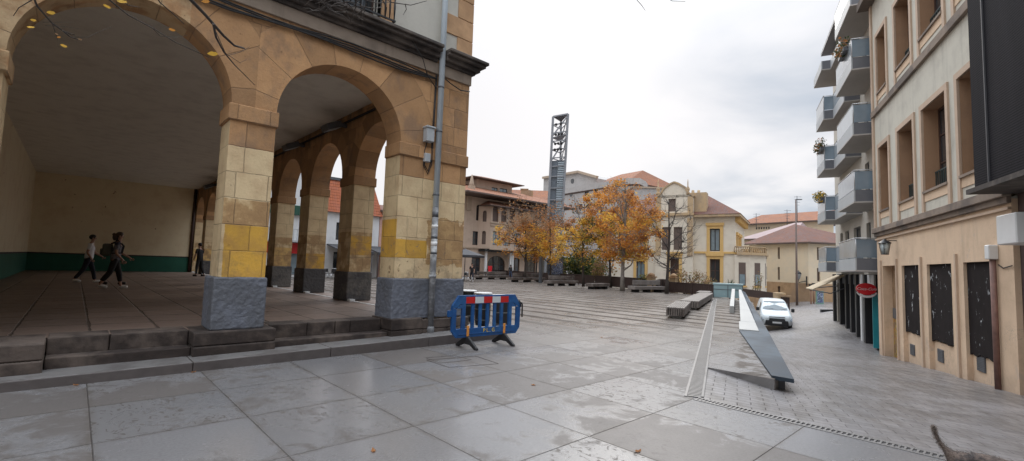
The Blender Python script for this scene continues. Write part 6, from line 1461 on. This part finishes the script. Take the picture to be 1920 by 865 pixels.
twig([(700, -15), (735, 5), (770, 10), (800, 2)], 4.5, .006, .003); twig([(760, 8), (762, 18), (756, 28)], 4.6, .005, .002, False); twig([(712, -10), (725, 15), (722, 36)], 4.5, .006, .003, False); twig([(1185, -10), (1203, 10), (1210, 20)], 4.6, .004, .002)
twig([(1240, -10), (1260, 2), (1285, 3)], 4.6, .004, .002)
tw.build('twigs', M['bark'], FT)
for (x, y, s_, mi) in ((57, 51, .038, 1), (95, 24, .042, 1), (119, 86, .036, 1), (200, 12, .038, 1), (322, 56, .034, 0), (398, 101, .05, 1), (62, 38, .03, 1), (110, 70, .02, 0), (228, 3, .05, 1), (385, 3, .04, 0), (106, 64, .018, 5), (150, 74, .02, 5)):
    c = at(x, y, 4.35); e1 = (_r*q.uniform(.7, 1)+_u*q.uniform(-.5, .1)).normalized(); e2 = (_u*.8+_f*q.uniform(-.6, .6)-e1*.1).normalized()
    pts = [c+e1*s_*a+e2*s_*b_ for a, b_ in ((-1, 0), (-.45, .30), (0, .42), (.4, .30), (.75, .34), (1.1, -.05), (.6, -.30), (.1, -.42), (-.5, -.28))]; lv_ = MB(); lv_.face(pts, 0); lv_.build('leaf', LM[mi], FT)

# fallen leaves on the slabs
first = None
for (px, py) in ((1178, 605), (700, 845), (1196, 846), (362, 698), (143, 722), (1000, 722), (1128, 633)):
    p = on_z(px, py, .006); a = q.uniform(0, 6.28); s_ = q.uniform(.03, .045)
    if first is None:
        m_ = MB(); m_.face([(x*.042, y*.042, z) for x, y, z in ((-1, 0, .012), (-.5, .35, .0), (0, .5, .006), (.4, .3, .0), (1, 0, .014), (.5, -.4, .0), (0, -.45, .008), (-.6, -.3, 0))]); o = m_.build('fallen_leaf', M['lf_rust']); first = o; tag(o, cat='leaf', group='fallen leaves on the slabs', label='small rusty fallen leaf lying on the wet grey slabs')
    else: o = first.copy(); col.objects.link(o)
    o.location = p; o.rotation_euler.z = a
# service covers let into the slabs near the barrier
for k, (c_, lb_) in enumerate((([(798, 671), (852, 667), (884, 675), (826, 681)], 'thin rectangular cover outline in the slabs nearest the kerb'), ([(800, 675), (893, 668), (935, 682), (842, 689)], 'thin rectangular cover outline in the slabs in front of the barrier'))):
    P = [on_z(x, y, .003+.002*k) for x, y in c_]; m_ = MB()
    for a, b_ in zip(P, P[1:]+P[:1]): m_.bar(a, b_, .010, .003)
    o = tag(m_.build('service_cover', M['kerbface']), lb_, 'cover', 'service covers by the barrier')

# ================================================================== PEOPLE, DOG (skinned figures)
def skin(name, islands, mat, parent, lv=2):
    """islands: list of (verts [(x,y,z,rx,ry)], edges, root index)"""
    vs, es, rs, roots = [], [], [], []
    for V_, E_, rt_ in islands:
        b = len(vs); vs += [v[:3] for v in V_]; rs += [(v[3], v[4] if len(v) > 4 else v[3]) for v in V_]; es += [(a+b, c+b) for a, c in E_]; roots.append(b+rt_)
    me = bpy.data.meshes.new(name); me.from_pydata(vs, es, []); me.materials.append(mat); o = bpy.data.objects.new(name, me); col.objects.link(o); o.parent = parent
    md = o.modifiers.new('skin', 'SKIN'); md.use_smooth_shade = True; md.branch_smoothing = .6
    for i, d in enumerate(me.skin_vertices[0].data): d.radius = rs[i]; d.use_root = i in roots
    sb = o.modifiers.new('sub', 'SUBSURF'); sb.levels = sb.render_levels = lv
    dg = bpy.context.evaluated_depsgraph_get(); ev = o.evaluated_get(dg); m2 = bpy.data.meshes.new_from_object(ev); m2.materials.clear(); m2.materials.append(mat)
    for p in m2.polygons: p.use_smooth = True; p.material_index = 0
    o.modifiers.clear(); o.data = m2; bpy.data.meshes.remove(me); return o
def person(loc, rz, label, H=1.75, stride=.55, arms=((.35, .5), (-.25, .25)), top='tee', legs='navy', shoes='shoe', hair='hair', bag=None, long_hair=False, lean=.04, sleeves='short', capri=False, face_turn=0.):
    """x forward; arms: (upper arm swing, elbow bend) for left, right"""
    o = thing('person', loc, label, 'person', None, rz); k = H/1.75
    hip = .92*k; sh = 1.42*k; foot = .08*k
    def leg(side, sw):
        y = side*.10*k; a = sw; kn = (math.sin(a)*.44*k, y*1.05, hip-math.cos(a)*.44*k); b = a-(.30 if sw < 0 else .12); an = (kn[0]+math.sin(b)*.42*k, y*1.1, max(foot, kn[2]-math.cos(b)*.42*k)); tilt = .10 if sw < 0 else -.0
        return (0, y, hip), kn, an, (an[0]+.17*k, y*1.25, max(.035, an[2]-.055+(-.03 if sw < 0 else 0)))
    drop = .92*k-(math.cos(stride)*.44*k+math.cos(stride*.9)*.42*k)-foot; hip -= max(0, drop*.75); sh -= max(0, drop*.75)
    Ls = [leg(1, stride), leg(-1, -stride*.8)]
    ln = lean; nx = ln*1.0
    V_ = [(0, 0, hip, .09*k, .11*k), (nx*.4, 0, hip+.22*k, .08*k, .10*k), (nx*.8, 0, sh-.12*k, .09*k, .13*k), (nx, 0, sh+.02*k, .075*k, .10*k), (nx+.02, 0, sh+.10*k, .055*k, .055*k), (nx+.035, 0, sh+.17*k, .075*k, .07*k), (nx+.035, 0, sh+.24*k, .095*k, .078*k), (nx+.02, 0, sh+.31*k, .075*k, .065*k), (nx+.125, 0, sh+.195*k, .014*k, .012*k)]
    E_ = [(0, 1), (1, 2), (2, 3), (3, 4), (4, 5), (5, 6), (6, 7), (6, 8)]
    for L_ in Ls:
        b = len(V_); V_ += [(L_[0][0], L_[0][1], L_[0][2]-.04, .09*k, .09*k), (*L_[1], .058*k, .055*k), (L_[2][0], L_[2][1], L_[2][2]+.02, .038*k, .036*k), (L_[2][0]+.05, L_[2][1], L_[2][2]-.03, .02*k, .02*k)]; E_ += [(0, b), (b, b+1), (b+1, b+2), (b+2, b+3)]
    hands = []; As = []
    for side, (sw, el) in zip((1, -1), arms):
        S_ = (nx*.9, side*.175*k, sh-.02*k); e = (S_[0]+math.sin(sw)*.29*k, side*.22*k, S_[2]-math.cos(sw)*.29*k); c = sw+el; w_ = (e[0]+math.sin(c)*.25*k, side*.20*k, e[2]-math.cos(c)*.25*k)
        b = len(V_); V_ += [(*S_, .055*k, .055*k), (*e, .040*k, .040*k), (*w_, .026*k, .028*k)]; E_ += [(3, b), (b, b+1), (b+1, b+2)]; d = Vector((math.sin(c), 0, -math.cos(c))); pm = Vector(w_)+d*.07*k; V_.append((*pm, .018*k, .038*k)); E_.append((b+2, b+3)); As.append((S_, e, w_)); hands.append((pm, d, side))
    isl = [(V_, E_, 0)]
    for pm, d, side in hands:
        up_ = Vector((0, 0, 1)) if abs(d.z) < .8 else Vector((1, 0, 0)); sv = d.cross(Vector((0, 1, 0)))
        for i, (off, Ln) in enumerate(((-.027, .075), (-.009, .085), (.009, .08), (.027, .065))): a = pm+sv*off*k+d*.01; isl.append(([(*a, .0085*k), (*(a+d*Ln*.5*k), .0085*k), (*(a+d*Ln*.85*k+Vector((0, -side*.02, 0))), .007*k)], [(0, 1), (1, 2)], 0))
        a = pm-d*.03*k-sv*.03*k; isl.append(([(*a, .010*k), (*(a-sv*.03*k+d*.03*k), .0095*k), (*(a-sv*.035*k+d*.06*k), .008*k)], [(0, 1), (1, 2)], 0))
    skin('body', isl, M['skin'], o)
    # shirt
    g = 1.10; V2 = [(0, 0, hip-.07*k, .15*k, .165*k), (0, 0, hip+.06*k, .14*k, .160*k), (nx*.4, 0, hip+.22*k, .125*k*1.05, .155*k*1.03), (nx*.8, 0, sh-.12*k, .13*k*1.04, .17*k*1.04), (nx, 0, sh+.035*k, .08*k, .105*k)]; E2 = [(0, 1), (1, 2), (2, 3), (3, 4)]
    for (S_, e, w_) in As:
        b = len(V2); f_ = .75 if sleeves == 'short' else 1.; m1 = tuple(S_[i]+(e[i]-S_[i])*f_ for i in range(3)); V2 += [(*S_, .072*k, .07*k), (*m1, .058*k, .056*k)]; E2 += [(4, b), (b, b+1)]
        if sleeves == 'long': V2.append((*w_, .04*k, .04*k)); E2.append((b+1, b+2))
    skin('shirt', [(V2, E2, 0)], M[top], o)
    V3 = [(0, 0, hip+.12*k, .125*k, .150*k)]; E3 = []
    V3.append((0, 0, hip-.03*k, .13*k, .155*k)); E3.append((0, 1))
    for L_ in Ls:
        b = len(V3); an = L_[2] if not capri else tuple(L_[1][i]+(L_[2][i]-L_[1][i])*.78 for i in range(3)); V3 += [(L_[0][0], L_[0][1], L_[0][2]-.05, .105*k, .10*k), (*L_[1], .075*k, .07*k), (an[0], an[1], an[2]+.03, .056*k, .054*k)]; E3 += [(1, b), (b, b+1), (b+1, b+2)]
    skin('trousers', [(V3, E3, 1)], M[legs], o)
    for L_ in Ls:
        a, t_ = L_[2], L_[3]; skin('shoe', [([(a[0]-.05, a[1], max(.045, a[2]-.035), .052*k, .046*k), (a[0]+.05, a[1]*1.05, max(.05, a[2]-.02), .056*k, .050*k), (t_[0]+.02, t_[1], t_[2]+.012, .040*k, .050*k)], [(0, 1), (1, 2)], 0)], M[shoes], o, 2)
    hb = MB(); hc_ = Vector((nx+.015, 0, sh+.265*k)); hb.blob(hc_, .108*k, .088*k, .098*k); 
    if long_hair: hb.blob((nx-.10, 0, sh+.19*k), .06*k, .07*k, .11*k); hb.blob((nx-.12, 0, sh+.27*k), .05*k, .05*k, .05*k)
    # trim the blob so the face stays clear
    hb.v = [(min(x, nx+.10-.55*max(0, (sh+.27*k)-z)) , y, z) for x, y, z in hb.v]; hb.build('hair', M[hair], o, world=False)
    for sd_ in (1, -1): e_ = MB(); e_.blob((nx+.118, sd_*.030*k, sh+.235*k), .008, .010, .006, 6); e_.build('eye', M['black_plastic'], o, world=False); e_ = MB(); e_.blob((nx+.03, sd_*.080*k, sh+.215*k), .022, .012, .03, 6); e_.build('ear', M['skin'], o, world=False)
    e_ = MB(); e_.blob((nx+.112, 0, sh+.150*k), .008, .024, .006, 6); e_.build('mouth', M['purplered'], o, world=False)
    if bag:
        b_ = MB(); b_.box(nx-.36, nx-.13, -.15, .15, hip+.10, sh-.02); bo = b_.build('backpack', M[bag], o, bevel=.06, seg=3, world=False)
        b_ = MB(); b_.box(nx-.41, nx-.362, -.10, .10, hip+.14, hip+.32); pk_ = b_.build('pocket', M[bag], bo, bevel=.02, world=False)
        for sd_ in (1, -1): b_ = MB(); b_.tube([(nx-.16, sd_*.10, sh-.02), (nx, sd_*.11, sh+.085), (nx+.135, sd_*.11, sh-.08), (nx+.10, sd_*.13, sh-.30), (nx-.12, sd_*.13, hip+.18)], .018, 6); b_.build('strap', M['blackcloth'], bo, world=False)
    return o
hd = math.atan2(-.12, 1)
person((.38, 22.7, .474), hd, 'walking man with short dark hair in a white T-shirt and dark trousers inside the porch', 1.72, .30, ((.3, .7), (-.25, .8)), 'tee', 'navy', 'shoe', 'hair')
person((.93, 19.0, .474), hd-.05, 'walking woman with tied hair, dark top and olive backpack inside the porch', 1.74, .26, ((.25, .75), (.0, .7)), 'navytee', 'blackcloth', 'shoe', 'hair_b', 'olive', True, capri=True)
person((1.02, 21.3, .474), hd+.1, 'third walker in black, almost hidden behind the woman with the backpack', 1.66, .30, ((.2, .3), (-.2, .3)), 'blackcloth', 'blackcloth', 'blackcloth', 'hair')
p = on_z(386, 515, .474); person((4.86, 29.4, .474), 2.2, 'person in a black T-shirt half hidden behind the left painted pier', 1.75, .12, ((.1, .4), (.1, .4)), 'blackcloth', 'blackcloth', 'blackcloth', 'hair')
p = on_z(884, 528, 0); person((p.x, p.y, 0), -2.2, 'walker in dark clothes with a tan backpack beside the white cafe chairs', 1.7, .35, ((.3, .3), (-.3, .3)), 'blackcloth', 'navy', 'shoe', 'hair', None)
lastp = [x for x in bpy.data.objects if x.get('label', '').startswith('walker in dark')][0]; b_ = MB(); b_.box(.10, .32, -.15, .15, 1.02, 1.42); o2 = b_.build('backpack', plain('tan_backpack', (.40, .22, .10), .7), lastp, bevel=.06, seg=3, world=False); o2.location.x = -.42
p = on_z(957, 522, 0); person((p.x, p.y, 0), 1.2, 'person in dark top and blue jeans between the two left plaza benches', 1.68, .22, ((.2, .3), (-.1, .3)), 'blackcloth', 'jeans', 'shoe', 'hair', None, True, sleeves='long')

# dog at the bottom right edge, tail raised
dp = on_z(1872, 862, .33); dfw = (SN*.9-SE*.25).normalized(); drz = math.atan2(dfw.y, dfw.x)
DG = thing('dog', (dp.x, dp.y, street_z(dp)), 'small grizzled brown grey dog cut off by the bottom edge with its thin tail up', 'dog', None, drz)
V_ = [(-.24, 0, .30, .075, .085), (-.05, 0, .30, .085, .095), (.16, 0, .29, .095, .10), (.28, 0, .34, .06, .06), (.37, 0, .42, .058, .058), (.45, 0, .41, .032, .03), (.50, 0, .40, .022, .02)]; E_ = [(i, i+1) for i in range(6)]
V_ += [(-.32, 0, .37, .018, .018), (-.36, 0, .44, .013, .013), (-.38, 0, .53, .008, .008)]; E_ += [(0, 7), (7, 8), (8, 9)]
for sd_ in (1, -1):
    b = len(V_); V_ += [(-.26, sd_*.065, .22, .05, .045), (-.20, sd_*.07, .16, .028, .026), (-.30, sd_*.07, .09, .018, .018), (-.27, sd_*.07, .02, .018, .02), (-.23, sd_*.07, .015, .015, .02)]; E_ += [(0, b), (b, b+1), (b+1, b+2), (b+2, b+3), (b+3, b+4)]
    b = len(V_); V_ += [(.17, sd_*.065, .20, .04, .036), (.15, sd_*.07, .12, .022, .022), (.17, sd_*.07, .02, .018, .02), (.21, sd_*.07, .015, .015, .02)]; E_ += [(2, b), (b, b+1), (b+1, b+2), (b+2, b+3)]
bd = skin('body', [(V_, E_, 1)], M['fur'], DG, 2)
fb = MB(); q = random.Random(3)
vsb = [v.co.copy() for v in bd.data.vertices if v.co.z > .15 and v.co.x < .42]; nb_ = [v.normal.copy() for v in bd.data.vertices if v.co.z > .15 and v.co.x < .42]
for i in range(9000):
    k = q.randrange(len(vsb)); p = vsb[k]+Vector((q.gauss(0, .008), q.gauss(0, .008), q.gauss(0, .008))); n_ = (nb_[k]*.6+Vector((-.8, q.gauss(0, .3), q.gauss(-.1, .3)))).normalized(); L = .022 if p.x > -.30 else .010; s1 = n_.cross(Vector((q.gauss(0, 1), q.gauss(0, 1), q.gauss(0, 1)))).normalized()*.0012; fb.face([p-s1, p+s1, p+n_*L*q.uniform(.6, 1.3)], q.choice((0, 0, 1, 2)))
fb.build('coat', [M['fur'], plain('pale_fur', (.38, .31, .26), .9), plain('black_fur', (.03, .026, .024), .9)], DG, world=False)
for sd_ in (1, -1): e_ = MB(); e_.prism([(-.03, 0), (.03, 0), (.0, .07)], lambda a, d, c, sd_=sd_: Vector((.35+a, sd_*.04+d, .46+c)), -.008, .008); e_.build('ear', M['fur'], DG, world=False)

DG.scale = (.9, .9, .9)
# ================================================================== WHITE VAN
vp = at(1457, 618.5, 30); vp.z = street_z(vp); VN = thing('white_van', vp, 'small white delivery van with black bumper facing the viewer down the street', 'van', None, math.atan2(-SE.y, -SE.x)+.03)
# local x forward (towards the viewer), y left
st = [  # x, z bottom, half width bottom, half width belt, z belt, half width top, z top
 (0.0, .42, .62, .66, .60, .58, .74), (-.10, .30, .78, .84, .70, .70, .90), (-.30, .28, .86, .90, .80, .76, 1.00), (-.95, .26, .90, .915, .95, .80, 1.14),
 (-1.05, .26, .90, .915, 1.0, .80, 1.22), (-1.45, .26, .90, .915, 1.05, .74, 1.56), (-1.78, .26, .90, .915, 1.08, .68, 1.78), (-2.1, .26, .90, .915, 1.1, .69, 1.84), (-3.2, .26, .90, .915, 1.1, .71, 1.86), (-4.2, .28, .89, .905, 1.1, .72, 1.83), (-4.40, .34, .84, .86, 1.1, .66, 1.74)]
m_ = MB(); rings = []
for x, zb, wb, wm, zm, wt, zt_ in st:
    half = [(wb*.55, zb), (wb*.93, zb+.01), (wb, zb+.10), (wm, (zb+zm)/2), (wm, zm), (wm+(wt-wm)*.5, zm+(zt_-zm)*.5), (wt, zt_-(zt_-zm)*.14), (wt*.88, zt_-.015*(zt_-zm)/.7), (wt*.45, zt_+.012)]
    rings.append([Vector((x, y, z)) for y, z in half]+[Vector((x, -y, z)) for y, z in half[::-1]])
b = len(m_.v); n_ = len(rings[0])
for r_ in rings: m_.v += [tuple(p) for p in r_]
for i in range(len(rings)-1):
    for k in range(n_): m_.f.append((b+i*n_+k, b+i*n_+(k+1) % n_, b+(i+1)*n_+(k+1) % n_, b+(i+1)*n_+k)); m_.mi.append(0); m_.sm.append(True)
m_.f.append(tuple(b+k for k in range(n_))[::-1]); m_.f.append(tuple(b+(len(rings)-1)*n_+k for k in range(n_))); m_.mi += [0, 0]; m_.sm += [False]*2
body = m_.build('body', M['vanpaint'], VN, world=False)
def vpart(name, faces, mat, par=VN, mi=None): m_ = MB(); [m_.face(f) for f in faces]; return m_.build(name, mat, par, world=False)
def V3_(x, y, z): return Vector((x, y, z))
ws = []
cols = [-.92, -.5, 0, .5, .92]
def wpt(c, t_): # windscreen surface point
    x0, w0, z0 = -1.03, .79, 1.21; x1, w1, z1 = -1.73, .665, 1.745; w_ = w0+(w1-w0)*t_; return V3_(x0+(x1-x0)*t_-.06*c*c+.035, c*w_, z0+(z1-z0)*t_+.012)
for a, b in zip(cols, cols[1:]):
    for t0_, t1_ in ((0, .5), (.5, 1)): ws.append([wpt(a, t0_), wpt(b, t0_), wpt(b, t1_), wpt(a, t1_)])
vpart('windscreen', ws, plain('windscreen_glass', (.10, .135, .15), .08, .2, 2, 0., spec=.9))
for sd_ in (1, -1):
    vpart('side_window', [[V3_(-1.35, sd_*.90, 1.1), V3_(-2.1, sd_*.905, 1.12), V3_(-2.1, sd_*.775, 1.66), V3_(-1.72, sd_*.775, 1.62)]], M['glass'])
    m_ = MB(); m_.prism([(-.02, .60), (-.30, .62), (-.62, .90), (-.55, .92), (-.10, .76)], lambda a, d, c, sd_=sd_: V3_(a, sd_*(.74+d-.35*(0 if a < -.2 else .1)), c), -.14, .155); m_.build('headlight', M['lens'], VN, bevel=.015, world=False)
    m_ = MB(); m_.box(-1.25, -1.05, sd_*.93, sd_*1.12, 1.10, 1.34); m_.build('wing_mirror', M['black_plastic'], VN, bevel=.04, seg=2, world=False)
    for x in (-.82, -3.55):
        w_ = MB(); yy = sd_*.80
        prof = [(.20, -.10), (.30, -.10), (.325, -.07), (.325, .07), (.30, .10), (.20, .10)]
        for (r0, y0), (r1, y1) in zip(prof, prof[1:]):
            for k in range(20): a, c = 2*math.pi*k/20, 2*math.pi*(k+1)/20; w_.face([V3_(x+r0*math.cos(a), yy+y0, .32+r0*math.sin(a)), V3_(x+r0*math.cos(c), yy+y0, .32+r0*math.sin(c)), V3_(x+r1*math.cos(c), yy+y1, .32+r1*math.sin(c)), V3_(x+r1*math.cos(a), yy+y1, .32+r1*math.sin(a))], 0, True)
        wo = w_.build('wheel', M['rubber'], VN, world=False); h_ = MB(); h_.prism([(x+.20*math.cos(2*math.pi*k/16), .32+.20*math.sin(2*math.pi*k/16)) for k in range(16)], lambda a, d, c, yy=yy: V3_(a, yy+d, c), -.06, .06); h_.build('rim', M['alu'], wo, world=False)
m_ = MB(); m_.hexa([V3_(.06, -.60, .26), V3_(.06, .60, .26), V3_(-.5, .93, .26), V3_(-.5, -.93, .26), V3_(.07, -.60, .60), V3_(.07, .60, .60), V3_(-.5, .935, .62), V3_(-.5, -.935, .62)]); m_.build('bumper', M['black_plastic'], VN, bevel=.04, seg=2, world=False)
m_ = MB(); m_.prism([(-.50, .50), (.50, .50), (.42, .73), (-.42, .73)], lambda a, d, c: V3_(.04+d, a, c), -.02, .045); gr = m_.build('grille', M['black_plastic'], VN, world=False); 
for k in range(3): m_ = MB(); m_.box(.086, .095, -.40, .40, .56+k*.06, .575+k*.06); m_.build('grille_bar', M['darkgrey'], gr, world=False)
m_ = MB(); m_.box(.0, .02, -.45, .45, .80, .84); m_.build('upper_slot', M['black_plastic'], VN, world=False)
m_ = MB(); m_.box(.078, .092, -.26, .26, .42, .53); m_.build('number_plate', M['white'], VN, world=False)
m_ = MB(); m_.tube([(-1.05, .6, 1.25), (-1.12, .1, 1.29)], .012, 4); m_.build('wiper', M['black_plastic'], VN, world=False); m_ = MB(); m_.tube([(-1.05, -.1, 1.27), (-1.12, -.6, 1.28)], .012, 4); m_.build('wiper', M['black_plastic'], VN, world=False)
